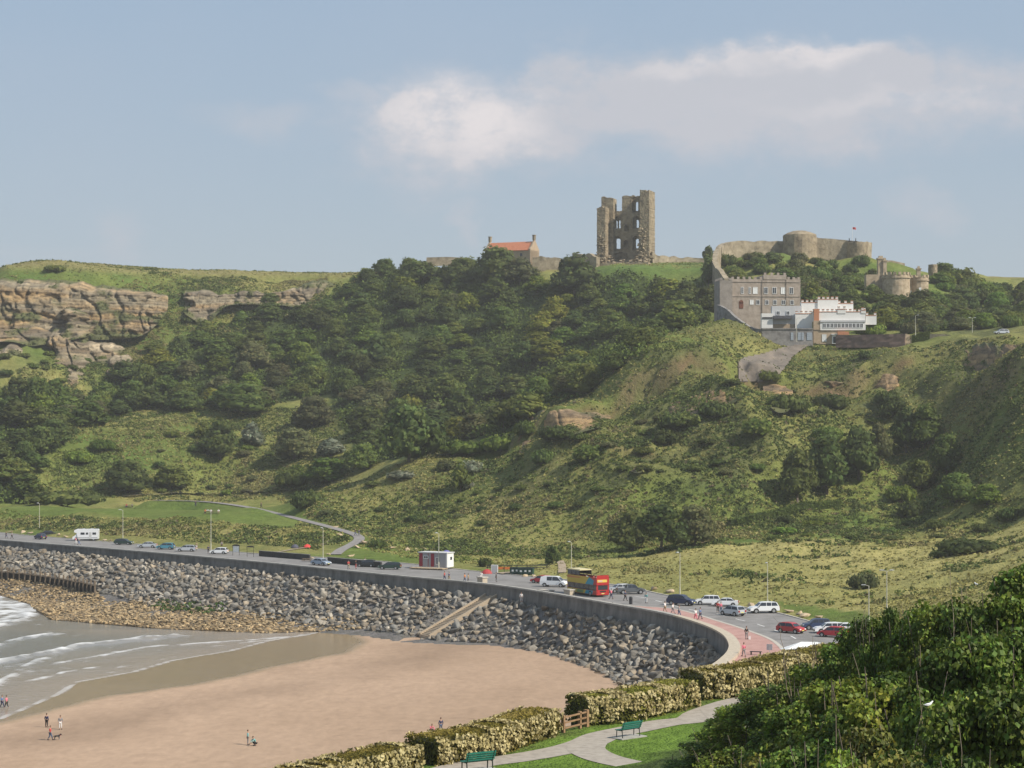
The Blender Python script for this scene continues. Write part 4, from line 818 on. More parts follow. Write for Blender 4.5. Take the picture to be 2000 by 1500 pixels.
def build_shingle():
    r = random.Random(6); poly = [g2(a, b, z) for a, b, z in [(-80,1112,4.8),(0,1116,4),(100,1133,3),(182,1151,2.2),(205,1170,1.5)]]+[g2(a, b, .9) for a, b in [(300,1182),(400,1192),(520,1207),(620,1219),(740,1226),(720,1232),(600,1230),(520,1233),(300,1224),(100,1207),(75,1192),(60,1178),(0,1160),(-80,1150)]]
    xs = [p[0] for p in poly]; ys = [p[1] for p in poly]; n = 0; L = []
    while len(L) < 7200:
        x, y = r.uniform(min(xs), max(xs)), r.uniform(min(ys), max(ys))
        if inpoly(np.array([x]), np.array([y]), poly)[0]: L.append((x, y, max(tz(x, y), .55)+r.uniform(-.1, .3)+float(fbm(np.array([x/8]), np.array([y/8]), 2, 6)[0])*.6, r.uniform(.28, .75)))
    rocks_stuff('shingle', L, 12, 'bank of orange-brown stones between the boulders and the sea', [(.33,.235,.125), (.27,.195,.11), (.38,.285,.165), (.19,.145,.09), (.29,.215,.12)], sq=.6)
    mb = MB(); pl = smooth_line([p for p in poly], 3.0); 
    bm = bmesh.new(); vs = [bm.verts.new((p[0], p[1], .62)) for p in poly]; bm.faces.new(vs); bmesh.ops.triangulate(bm, faces=bm.faces[:]); me = bpy.data.meshes.new('shingle_bed'); bm.to_mesh(me); bm.free()
    me.materials.append(mat('wet_gravel', [(.12,.09,.05), (.22,.15,.08)], scale=2, world=True)); tag(obj('shingle_bed', me), kind='structure')
    # green weed on the lower rocks
    q = [(x, y) for x, y in ((r.uniform(-75, -35), r.uniform(395, 430)) for _ in range(900)) if inpoly(np.array([x]), np.array([y]), [g2(a, b, 1.2) for a, b in [(232,1172),(300,1180),(430,1190),(460,1196),(380,1197),(240,1182)]])[0]]
    if q: clump_stuff('seaweed', np.array([(x, y, tz(x, y)+.45, .6) for x, y in q]), .8, .6, 8, M_scrub, np.tile([.05,.085,.02], (len(q), 1)), 4, .4, 'green weed on the stones above the shingle')
build_armour(); build_shingle()
# verge boulders
def build_verge_rocks():
    ms = [mesh_np('verge_rock', v, f, M_sand_rock) for v, f in ROCKS[:5]]; r = random.Random(31)
    lab = [(20,1040,'at the left end of the verge'),(45,1040,'left of the first lamp post'),(60,1042,'beside the first lamp post'),(112,1046,'right of the dark parked car'),(128,1049,'between the dark car and the motorhome'),(205,1056,'right of the motorhome'),(216,1057,'left of the second lamp post'),
           (655,1031,'on the lawn at the top of the footpath'),(664,1046,'beside the footpath on the grass bank'),(710,1060,'below the bushes by the path'),(697,1070,'on the small lawn beside the path'),(768,1072,'on the lawn left of the kiosk'),(795,1075,'left pale one behind the kiosk'),(812,1074,'right pale one left of the kiosk roof'),(828,1073,'against the kiosk roof line'),(686,1087,'at the left end of the right-hand black wall'),(609,1092,'at the right end of the left-hand black wall'),(641,1084,'left of the lamp post by the path'),
           (1027,1127,'beside the dark green bins'),(1040,1127,'second one right of the bins'),(1278,1152,'right of the dark pickup'),(1310,1157,'left of the tall lamp post by the dark van'),(1437,1177,'behind the low white car'),(1464,1184,'left of the white estate car'),(1540,1196,'right of the white estate car'),(1562,1200,'second right of the white estate'),(1572,1204,'left of the blue parked car'),(1598,1208,'behind the blue parked car')]
    for px, py, w in lab:
        q = T(px, py, 250) or G(px, py, ZP)
        s = r.uniform(.7, 1.1); o = obj('boulder', ms[r.randrange(5)]); o.location = (q.x, q.y, q.z+.15); o.scale = (s*1.2, s, s*.8); o.rotation_euler = (r.uniform(-.3, .3), r.uniform(-.3, .3), r.uniform(0, 6))
        tag(o, f'pale sandstone boulder {w}', 'boulder', 'sandstone boulders along the verge')
build_verge_rocks()
M_cliff = mat('cliff_rock', [(.62,.60,.58), (1,1,1), (1.35,1.3,1.25)], scale=.35, detail=9, attr='Col', world=True, bump=1.0, bscale=.8, bdist=.6, stretch=(1,1,2.4), rgh=.7)
CLV = []
def cliff(pts, seed, pale=.3, orange=.5, amp=2.2, push=2.0, lab=None, grow=0, earth=False):
    """pts: photo column, top row, foot row, distance of top, distance of foot"""
    if pts[0][3] is None: pts = [(a, b, c, T(a, b, 300).y, T(a, c, 300).y) for a, b, c, *_ in pts]
    p = smooth_line([(P(a, b, d1).x, P(a, b, d1).y, P(a, b, d1).z, P(a, c, d2).x, P(a, c, d2).y, P(a, c, d2).z) for a, b, c, d1, d2 in pts], .55)
    n = len(p); hgt = max(np.abs(p[:, 2]-p[:, 5]).max(), 3); m = int(hgt*1.3/.45)+2; t = np.linspace(-.08, 1.30, m)
    s = np.r_[0, np.cumsum(np.hypot(np.diff(p[:, 0]), np.diff(p[:, 1])))]
    Sx, Tt = np.meshgrid(s, t, indexing='ij'); top, bot = p[:, None, :3], p[:, None, 3:]
    X = top*(1-Tt[..., None])+bot*Tt[..., None]; z = X[..., 2]; zz = z+fbm(Sx/25, z/40, 2, seed)*5
    layer = np.floor(zz/1.25); fr = zz/1.25-layer; lh = ((np.sin(layer*12.9898+seed)*43758.5453) % 1.0)
    blk = vnoise(np.floor(Sx/1.7+lh*7), layer, seed+5)
    big = fbm(Sx/13, z/60, 3, seed+1); out = amp*(.75*lh+.5*blk+big*1.7)+fbm(Sx/1.2, z/1.2, 3, seed+3)*.7-.35*(fr < .25)
    win = np.clip((np.minimum(Sx, s[-1]-Sx)+fbm(z/3, Sx*0, 3, seed+20)*9)/4+.05, 0, 1)*np.clip((Tt+.07)*6, 0, 1)
    ragtop = fbm(Sx/5, Sx*0, 3, seed+8)*2.4; X[..., 2] += ragtop*np.clip(1-Tt*2.5, 0, 1)
    gul = np.abs(fbm((Sx+z*.3)/9, z/14, 3, seed+30))*2; out = out-amp*1.3*np.clip(.30-gul*3, 0, .30)*3
    o = (push+out)*win-(1-win)*4.0+np.clip(Tt-.85, 0, 1)*2.5; X[..., 1] -= o; X[..., 0] += fbm(Sx/3, z/3, 2, seed+9)*.6
    g = fbm(Sx/16, zz/3.0, 3, seed+11); q = fbm(Sx/9, z/5, 3, seed+12)
    A = np.array; c = np.tile(A([.235,.195,.128] if not earth else [.20,.13,.075]), (*Sx.shape, 1)); w = lambda a, k: np.clip(a, 0, 1)[..., None]
    c = c*(1-w(orange*.9+g*3-.2, 0)*.85)+A([.34,.225,.105])*w(orange*.9+g*3-.2, 0)*.85
    c = c*(1-w((pale*1.3-Tt)*2.0+q*1.6, 0))+A([.40,.325,.22] if not earth else [.28,.20,.125])*w((pale*1.3-Tt)*2.0+q*1.6, 0); dk = w((lh-.58)*4+q*1.5, 0)*.7; c = c*(1-dk)+A([.125,.10,.07])*dk; c = c*(1-.5*(fr < .22)*np.clip(blk*2, 0, 1))[..., None]; c = c*(.75+.5*vnoise(np.floor(Sx/2.3+lh*9), layer, seed+40))[..., None]  # recesses between beds darkened in the colour, painting their shade
    gr = w(q*5.5-.75+grow+(blk-.5)*.6+np.clip(Tt-.95, 0, 1)*5+np.clip(.04-Tt, 0, 1)*20, 0); sel = (gr[..., 0] > .55) & (rng.uniform(0, 1, Tt.shape) < .10) & (win > .3); CLV.append(np.c_[X[sel], rng.uniform(.4, .95, sel.sum())]); c = c*(1-gr)+A([.10,.105,.04])*gr
    i = np.arange(n*m).reshape(n, m); f = np.stack([i[:-1, :-1], i[1:, :-1], i[1:, 1:], i[:-1, 1:]], -1).reshape(-1, 4)[:, ::-1]
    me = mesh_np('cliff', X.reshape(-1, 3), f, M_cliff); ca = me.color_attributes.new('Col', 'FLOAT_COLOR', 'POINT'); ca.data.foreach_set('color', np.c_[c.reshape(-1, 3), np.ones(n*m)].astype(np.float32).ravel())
    return tag(obj('cliff', me), kind='structure')
cliff([(-70,548,640,806,794),(0,550,642,806,794),(60,551,641,808,795),(120,555,640,810,798),(170,560,641,813,801),(230,566,640,816,803),(280,570,636,816,803),(312,574,618,818,808),(325,580,600,822,816)], 1, .15, .6, 1.9, 2.2, grow=.05)
cliff([(-60,690,765,772,752),(0,682,762,772,750),(30,676,757,774,752),(60,690,752,775,758),(80,705,745,776,762)], 2, .4, .7, 2.2, 4.2, grow=.1)
cliff([(88,660,745,784,762),(105,648,752,786,762),(130,650,748,786,762),(150,660,735,786,765),(172,668,715,787,772)], 3, .2, .8, 2.2, 3.0, grow=.05)
cliff([(150,668,703,790,782),(190,672,706,791,783),(225,676,704,793,785),(250,680,696,795,790)], 4, .5, .5, 1.6, 1.4, grow=.2)
cliff([(358,566,600,830,820),(380,571,612,832,822),(405,572,624,834,822),(422,575,612,834,824),(450,572,592,836,830),(520,569,590,838,830),(570,566,592,838,830),(600,562,596,838,830)], 5, .25, .2, 2.0, 2.6)
cliff([(-60,640,668,790,780),(20,642,662,792,782),(70,640,668,793,782),(110,640,660,794,784)], 21, .1, .6, 2.2, 3.4, grow=.2)
cliff([(120,600,655,800,792),(150,604,652,801,792),(175,610,648,802,794)], 22, .1, .5, 3.2, 6.5)
cliff([(-60,720,765,766,752),(-10,700,762,770,752),(40,708,760,772,755)], 23, .4, .7, 2.2, 4.5, grow=.1)
cliff([(200,700,735,782,772),(235,694,722,786,776),(262,690,708,790,782)], 24, .5, .5, 1.6, 2.4, grow=.25)
cliff([(566,572,600,834,826),(590,560,602,838,828),(615,552,602,840,828),(635,550,598,842,830),(655,556,592,842,832)], 6, .2, .1, 1.5, .4, grow=.35)
cliff([(40,742,760,772,768),(100,738,762,776,768),(140,722,744,778,770)], 9, .5, .6, 2.0, 3.0)
cliff([(1008,868,888,None,None),(1030,820,862,None,None),(1060,806,848,None,None),(1095,800,842,None,None),(1130,803,836,None,None),(1165,802,828,None,None),(1195,805,822,None,None)], 10, .25, .8, 1.1, .2, grow=.1, earth=True)
cliff([(1290,800,815,None,None),(1320,786,812,None,None),(1350,772,806,None,None),(1385,762,796,None,None),(1420,758,786,None,None),(1450,760,772,None,None)], 11, .2, .9, 1.2, .4, grow=.1, earth=True)
cliff([(1495,752,776,None,None),(1515,748,790,None,None),(1535,748,790,None,None),(1552,756,776,None,None)], 12, .2, 1.0, 1.1, .5, grow=.05, earth=True)
cliff([(1585,750,768,None,None),(1610,742,772,None,None),(1640,742,774,None,None),(1665,748,764,None,None)], 13, .2, .8, 1.1, .4, grow=.1, earth=True)
cliff([(1705,742,758,None,None),(1722,730,764,None,None),(1740,728,762,None,None),(1765,738,758,None,None)], 14, .3, .8, 1.0, .2, earth=True)
cliff([(1860,690,740,566,552),(1900,680,752,556,540),(1950,676,755,540,522),(2010,680,760,522,505),(2060,690,760,510,495)], 15, .05, .9, 1.2, .2, grow=.2, earth=True)
cliff([(1225,898,912,None,None),(1245,890,916,None,None),(1268,898,910,None,None)], 16, .4, .5, 1.2, .5, earth=True)
def cliff_plants():
    p = np.concatenate(CLV); pal = np.array([[.07,.09,.025], [.10,.12,.035], [.15,.145,.05], [.045,.065,.02]]); clump_stuff('cliff_vegetation', p, .9, .6, 9, M_scrub, pal[rng.integers(0, 4, len(p))], 44, .7, 'grass and scrub growing on the ledges of the cliffs')
cliff_plants()
def drape(name, poly, m, lift=.35, step=2.5, d0=300):
    xs = np.arange(min(p[0] for p in poly), max(p[0] for p in poly)+step, step); ys = np.arange(min(p[1] for p in poly), max(p[1] for p in poly)+step, step)
    idx = {}; v = []; f = []
    for i, a in enumerate(xs):
        for j, b in enumerate(ys):
            if inpoly(np.array([a]), np.array([b]), poly)[0]:
                q = T(a, b, d0)
                if q: idx[i, j] = len(v); v.append((q.x, q.y-lift*.6, q.z+lift))
    for (i, j) in idx:
        if all(k in idx for k in ((i+1, j), (i, j+1), (i+1, j+1))): f.append((idx[i, j], idx[i, j+1], idx[i+1, j+1], idx[i+1, j]))
    return obj(name, mesh_np(name, np.array(v), f, m, True))
tag(drape('retaining_slab', [(1440,708),(1452,700),(1490,692),(1530,680),(1575,671),(1583,676),(1550,700),(1522,738),(1505,745),(1485,750),(1443,751)], mat('sprayed_concrete', [(.115,.095,.075), (.165,.14,.115), (.22,.18,.14)], scale=.25, detail=9, world=True, bump=.9, bdist=.3), .5), 'bare brown-grey patch of worn retaining surface holding the slope under the terrace', 'retaining slab')
def path(name, px, w, m, z=None, lift=.16, d0=300, step=1.0):
    pts = [(q.x, q.y) for q in ((T(a, b, d0) if z is None else G(a, b, z)) for a, b in px) if q]; ln = smooth_line(pts, step); mb = MB(); cols = [offset(ln, w*(k/4-.5)) for k in range(5)]
    zc = np.array([[(tz(*q)+lift if z is None else z+lift) for q in c] for c in cols])
    if z is None:
        zc = np.array([np.convolve(np.pad(r_, 2, mode='edge'), np.ones(5)/5, 'valid') for r_ in zc]); zc = np.tile(zc.max(0), (5, 1))
    for k in range(4): ribbon(cols[k+1], cols[k], zc[k+1], zc[k], mb)
    return tag(mb.build(name, m), kind='structure')
M_path = mat('path_tarmac', [(.20,.185,.175), (.27,.25,.235)], scale=.8, detail=8, world=True)
def footpath():
    mb = MB(); cols = [offset(FPL[:, :2], 2.6*(k/4-.5)) for k in range(5)]
    for k in range(4): ribbon(cols[k+1], cols[k], FPL[:, 2]+.06, FPL[:, 2]+.06, mb)
    tag(mb.build('footpath', M_path), kind='structure')
footpath()
path('track', [(240,972),(330,968),(420,967),(500,965),(560,962),(600,958)], 1.6, mat('dark_track', [(.10,.085,.07), (.16,.14,.12)], world=True), lift=.5, d0=560)
path('dirt_path', [(540,1080),(580,1073),(620,1066),(650,1052)], 1.0, mat('bare_earth', [(.30,.235,.16), (.36,.29,.21)], world=True, scale=1))
path('slope_path', [(1098,1120),(1098,1108),(1094,1096)], 1.6, MATS['bare_earth'], d0=330)
path('side_track', [(975,1122),(1000,1119),(1030,1120)], 3.0, MATS['bare_earth'], d0=330)
# ---------------------------------------------------------------- castle, houses, walls
M_stone = mat('castle_stone', [(.12,.095,.065), (.27,.215,.14), (.38,.31,.205)], scale=.45, detail=9, bump=.9, bscale=1.3, bdist=.25, rgh=.72)
M_stone2 = mat('wall_stone', [(.17,.14,.095), (.29,.24,.165), (.38,.315,.22)], scale=.5, detail=9, bump=.7, bscale=1.5, bdist=.2, world=True)
M_grey = mat('grey_brick', [(.25,.205,.165), (.33,.275,.225), (.40,.335,.275)], scale=.7, detail=8, bump=.3)
M_slope = mat('rubble_wall', [(.13,.12,.115), (.21,.20,.19), (.28,.265,.25)], scale=.7, detail=8, bump=.6, world=True)
M_render = mat('white_render', [(.70,.68,.64), (.78,.76,.72)], scale=.5, detail=6)
M_rendg = mat('grey_render', [(.50,.50,.50), (.56,.56,.56)], scale=.6, detail=6)
M_orange = mat('orange_brick', [(.42,.17,.09), (.52,.24,.13)], scale=2.5, detail=5)
M_tan = mat('tan_brick', [(.36,.27,.18), (.44,.34,.235)], scale=1.5, detail=6)
M_glass = mat('window_glass', (.03,.035,.045), rough=.12, spec=.6)
M_wframe = mat('white_paint', (.75,.75,.73), rough=.5)
M_dark = mat('dark_paint', (.035,.035,.04), rough=.5)
M_tile = mat('red_tiles', [(.36,.12,.06), (.44,.165,.085), (.50,.21,.12)], scale=1.5, detail=6, bump=.3, stretch=(1,1,3))
M_door = mat('blue_grey_paint', (.30,.34,.38), rough=.6)
def at(px, py, d, name, rz, label, cat, group=None):
    q = P(px, py, d); return empty(name, q, rz, label, cat, group)
def maskwall(mask, x0, z0, y0, th, cell, jit=.0, seed=0, mi=0, mb=None):
    """stone wall in the local xz plane, from a grid of filled cells: open cells are real openings"""
    mb = mb or MB(); nx, nz = mask.shape; idx = {}; r = np.random.default_rng(seed); J = r.uniform(-jit, jit, (nx+1, nz+1, 2, 3)); J[:, 0, :, 2] = 0
    b = len(mb.v)
    def V(i, j, k):
        if (i, j, k) not in idx:
            idx[i, j, k] = len(mb.v); q = J[i, j, k]; mb.v.append((x0+i*cell+q[0], y0+k*th+q[1], z0+j*cell+q[2]))
        return idx[i, j, k]
    def F_(*q): mb.f.append(q); mb.m.append(mi)
    for i in range(nx):
        for j in range(nz):
            if not mask[i, j]: continue
            F_(V(i, j, 0), V(i+1, j, 0), V(i+1, j+1, 0), V(i, j+1, 0)); F_(V(i, j, 1), V(i, j+1, 1), V(i+1, j+1, 1), V(i+1, j, 1))
            if i == 0 or not mask[i-1, j]: F_(V(i, j, 0), V(i, j+1, 0), V(i, j+1, 1), V(i, j, 1))
            if i == nx-1 or not mask[i+1, j]: F_(V(i+1, j, 0), V(i+1, j, 1), V(i+1, j+1, 1), V(i+1, j+1, 0))
            if j == 0 or not mask[i, j-1]: F_(V(i, j, 0), V(i, j, 1), V(i+1, j, 1), V(i+1, j, 0))
            if j == nz-1 or not mask[i, j+1]: F_(V(i, j+1, 0), V(i+1, j+1, 0), V(i+1, j+1, 1), V(i, j+1, 1))
    return mb
def ragged(x, top, amp, seed): return top+amp*(vnoise(np.asarray(x)*1.1, np.zeros(len(x)), seed)-.5)*2+amp*.6*(vnoise(np.asarray(x)*3.1, np.zeros(len(x)), seed+1)-.5)
def build_keep():
    s = .209; K = at(1222, 519, 835, 'ruined_keep', -.30, 'tall ruined square stone keep with holes for windows on the hilltop', 'castle keep')
    c = .3; H = lambda py: (519-py)*s
    X = lambda px, y=6.0: ((px-1222)*s-y*.295)/.955
    def wall(name, x0, x1, y0, th, topf, holes=(), seed=0, jit=.07, zlow=-2.0, par=K):
        nx = int((x1-x0)/c); nz = int(34/c); xs = x0+(np.arange(nx)+.5)*c; zs = zlow+(np.arange(nz)+.5)*c; tp = topf(xs)
        m = zs[None, :] < tp[:, None]
        for (a, b, z0, z1, arch) in holes:
            XX, ZZ = np.meshgrid(xs, zs, indexing='ij'); w = (b-a)/2; cx = (a+b)/2
            inside = (abs(XX-cx) < w) & (ZZ > z0) & (ZZ < z1-(w if arch else 0))
            if arch: inside |= (((XX-cx)**2+(ZZ-(z1-w))**2) < w*w) & (ZZ > z0)
            m &= ~inside
        return maskwall(m, x0, zlow, y0, th, c, jit, seed).build(name, M_stone, par)
    def top_back(xs):
        t = np.full(len(xs), H(381)); px = 1222+(xs*.955+1.8)/s
        t = np.where((px > 1203) & (px < 1217.5), H(409), t); t = np.where(px <= 1203, H(385), t); return np.where((px > 1203) & (px < 1217.5), t, ragged(xs, t, .5, 3))
    hs = lambda p, q, t, b, arch=True: (X(p), X(q), H(b), H(t), arch)
    big = [hs(1237.5,1250.5,381,414), hs(1200,1215,420,444), hs(1238.5,1251,420,446), hs(1198,1216,458,487), hs(1238,1251,459,487), hs(1221,1230.5,467,481), hs(1222,1231.5,437,450), hs(1198,1232,490,506)]
    small = [hs(1241.5,1246.5,391,410,True), hs(1202.3,1206.6,426,443), hs(1208.8,1213.2,426,443), hs(1242.5,1247.8,426,443), hs(1202,1213,462,483), hs(1241,1248.5,464,482)]
    wall('inner_wall', -6.4, 6.6, 5.0, 1.7, top_back, big, 1); wall('outer_wall', -6.6, 6.8, 6.75, 1.3, lambda x: top_back(x)-.2, small, 2)
    wall('left_turret', -11.0, -5.9, 2.8, 5.6, lambda x: ragged(x, H(383), .5, 5), [], 3)
    wall('left_stub_wall', -11.2, -7.4, -3.6, 6.3, lambda x: ragged(x, H(405), .45, 7), [(-9.6,-8.6,H(444),H(434),False)], 4, .10)
    wall('stub_niche', -11.0, -7.6, -3.45, .3, lambda x: np.full(len(x), H(410)), [], 21, .02)
    wall('right_turret', 6.3, 10.3, -1.4, 10.0, lambda x: ragged(x, H(375), .5, 9), [], 5, .10)
    # broken masonry heaped at the foot of the walls
    r = random.Random(2); mb = MB()
    def lump(cx, cy, cz, sx, sy, sz, n=1):
        v, f = ROCKS[r.randrange(12)]; M = Matrix.Rotation(r.uniform(0, 6), 3, 'Z'); mb.add([tuple(M @ Vector(q)*1.0*Vector((1, 1, 1)).x * 1.0) if False else tuple((M @ Vector(q))[k]*(sx, sy, sz)[k]+(cx, cy, cz)[k] for k in range(3)) for q in v], [tuple(int(i) for i in t) for t in f])
    for _ in range(420):
        x = r.uniform(-12.5, 11); y = r.uniform(-6.5, 1.5); e = min(abs(x+9.5), abs(x-7.5)); hmax = max(0.8, 9.5-e*1.5)*(1-max(0, -y-1)/6.5); hmax = max(hmax, 2.2*(1-max(0, -y-2)/5))
        z = r.uniform(-1, hmax); s_ = r.uniform(.45, 1.2); lump(x, y+z*.32, z, s_*1.2, s_, s_*.9)
    for _ in range(120):
        z = r.uniform(2, 15); x = r.choice((6.6+r.uniform(-1.0, 1.0), 7.5+r.uniform(-1.2, 1.2))); lump(x, -1.5-r.uniform(0, 1.2)*(1-z/16), z, .7, .6, .7)
    for _ in range(90):
        z = r.uniform(2, 12); lump(-9.4+r.uniform(-1.6, 1.8), -3.7-r.uniform(0, 1.3)*(1-z/13), z, .7, .6, .7)
    mb.build('rubble_base', M_stone, K)
    b = MB(); b.box((-.5, -1.5, -1.2), (25, 13, 3.6), taper=.93); b.build('plinth', M_stone, K)
build_keep()
def build_chapel():
    s = .21; A = at(1000, 512, 842, 'chapel', -.42, 'small stone chapel with a bright red tiled roof and stepped gables on the skyline', 'chapel')
    L, w = 20.5, 8.5; e, rdg = 4.4, 8.2
    b = MB(); b.box((0, 0, e/2-1.5), (L, w, e+3)); b.build('wall', M_tan, A)
    r = MB(); r.extr([(-1, 0), (0, 0)], 0, 0) if False else None
    v = [(-L/2+.9, -w/2-.35, e), (L/2-.9, -w/2-.35, e), (L/2-.9, 0, rdg), (-L/2+.9, 0, rdg), (-L/2+.9, w/2+.35, e), (L/2-.9, w/2+.35, e)]
    v += [(a, b_, c_-.3) for a, b_, c_ in v]
    r = MB(); r.add(v, [(0,1,2,3),(3,2,5,4),(6,9,8,7),(9,10,11,8),(0,6,7,1),(4,5,11,10),(0,3,9,6),(3,4,10,9),(1,7,8,2),(2,8,11,5)]); r.build('roof', M_tile, A)
    for sx in (-1, 1):
        g = MB(); x = sx*(L/2-.35); n = 7
        pts = [(-w/2-.3, -3), (w/2+.3, -3), (w/2+.3, e+.5)]
        for k in range(n): t = (k+.5)/n; pts += [(w/2*(1-t)+.15, e+.5+(rdg-e)*t+.3), (w/2*(1-t)-.25, e+.5+(rdg-e)*t+.3)]
        pts += [(-q[0], q[1]) for q in pts[:2:-1]]
        pts += [(-w/2-.3, e+.5)]
        vv = [(x-.35, p[0], p[1]) for p in pts]+[(x+.35, p[0], p[1]) for p in pts]; k = len(pts)
        g.add(vv, [tuple(range(k-1, -1, -1)), tuple(range(k, 2*k))]+[(i, (i+1) % k, k+(i+1) % k, k+i) for i in range(k)])
        go = g.build('gable', M_tan, A)
        cb = MB(); cb.box((x, 0, rdg+1.5), (.9, 1.4, 1.9)); cb.box((x, 0, rdg+2.5), (1.15, 1.7, .25)); cb.build('chimney', M_stone, go)
    for k in (-6, -2, 2, 6):
        f = MB(); f.box((k, -w/2-.03, 2.4), (1.0, .1, 1.5)); f.build('window', M_glass, A)
build_chapel()
def wallrun(name, pts, th, m, label, cat='wall', rag=.5, cell=1.1, seed=0, group=None, step=None, cren=None):
    """stone wall along pts: photo column, top row, foot row, distance; the top is uneven"""
    p = smooth_line([(P(a, b, d).x, P(a, b, d).y, P(a, b, d).z, P(a, c, d).z) for a, b, c, d in pts], cell); n = len(p)
    t = np.gradient(p[:, :2], axis=0); t /= np.linalg.norm(t, axis=1)[:, None]+1e-9; nr = np.stack([-t[:, 1], t[:, 0]], 1); s = np.arange(n)*cell
    top = p[:, 2]+rag*(vnoise(s/3.1, s*0, seed)-.5)*2+rag*.5*(vnoise(s/1.1, s*0, seed+1)-.5)
    if cren: top = top+np.where((np.arange(n)//cren[0]) % 2 == 0, cren[1], 0)
    o = p[n//2]; base = Vector((o[0], o[1], o[3])); rows = 5; r = np.random.default_rng(seed); mb = MB()
    for side in (0, 1):
        off = nr*(th/2)*(1 if side else -1)
        for k in range(n):
            for j in range(rows+1):
                z = (p[k, 3]-1.5)+(top[k]-(p[k, 3]-1.5))*j/rows; q = r.uniform(-.09, .09, 2); mb.v.append((p[k, 0]+off[k, 0]+q[0]-base.x, p[k, 1]+off[k, 1]+q[1]-base.y, z-base.z))
    R_ = rows+1; I = lambda sd, k, j: sd*n*R_+k*R_+j
    for k in range(n-1):
        for j in range(rows): mb.f += [(I(0,k,j), I(0,k+1,j), I(0,k+1,j+1), I(0,k,j+1)), (I(1,k,j), I(1,k,j+1), I(1,k+1,j+1), I(1,k+1,j))]
        mb.f += [(I(0,k,rows), I(0,k+1,rows), I(1,k+1,rows), I(1,k,rows))]
    for k in (0, n-1):
        for j in range(rows): mb.f.append((I(0,k,j), I(0,k,j+1), I(1,k,j+1), I(1,k,j)))
    mb.m = [0]*len(mb.f)
    o = mb.build(name, m, None, base); return tag(o, label, cat, group)
def fix(o, m):                               # same stone in the object's own frame
    o.data.materials[0] = m; return o
wallrun('castle_wall', [(1404,484,506,748),(1412,477,505,752),(1440,471,504,757),(1490,471,506,760),(1530,471,508,762),(1548,470,508,763)], 2.2, M_stone2, 'long pale curtain wall left of the big round tower on the castle hill', seed=3, rag=.35)
wallrun('castle_wall', [(1580,462,508,763),(1600,465,508,763),(1625,467,510,763),(1655,471,512,763),(1665,472,513,763)], 2.2, M_stone2, 'pale curtain wall between the big round tower and the flagpole tower', seed=4, rag=.3)
wallrun('castle_wall', [(1404,484,512,746),(1398,495,530,740),(1396,508,540,730),(1402,520,552,722),(1412,533,562,712),(1420,545,572,706)], 1.8, M_stone2, 'curving stone wall stepping down from the curtain wall to the grey house', seed=5, rag=.5)
wallrun('castle_wall', [(1695,508,528,765),(1735,509,525,768),(1765,515,530,770)], 1.6, M_stone2, 'low stone wall right of the flagpole tower', seed=6, rag=.2)
wallrun('ruined_wall', [(1120,498,520,838),(1135,495,520,836),(1152,497,522,832),(1168,502,524,828)], 1.8, M_stone2, 'low ruined wall against the left side of the keep', seed=7, rag=.8)
wallrun('ruined_wall', [(1272,492,520,832),(1284,498,520,834),(1298,502,518,836),(1318,502,515,840),(1350,503,514,842),(1380,505,514,842)], 1.6, M_stone2, 'low ruined wall right of the keep behind the castle lawn', seed=8, rag=.5)
wallrun('ruined_wall', [(1040,507,530,832),(1065,503,528,832),(1095,504,528,832),(1120,507,530,832)], 2.0, M_stone2, 'brown ruined wall between the red-roofed chapel and the keep', seed=9, rag=.8)
wallrun('skyline_wall', [(833,503,514,862),(870,502,512,862),(912,504,514,862)], .8, M_stone2, 'thin pale wall on the skyline left of the red-roofed chapel', seed=10, rag=.05)
wallrun('terrace_wall', [(1163,528,545,800),(1200,531,550,792),(1240,535,556,786),(1272,540,562,780)], 1.2, M_slope, 'dark retaining wall holding the terrace below the keep', seed=11, rag=.1)
wallrun('terrace_wall', [(1278,545,566,774),(1300,546,568,772),(1318,552,572,770),(1345,556,574,768),(1362,560,576,766)], 1.2, M_slope, 'lower stepped retaining wall below the castle lawn', seed=12, rag=.3)
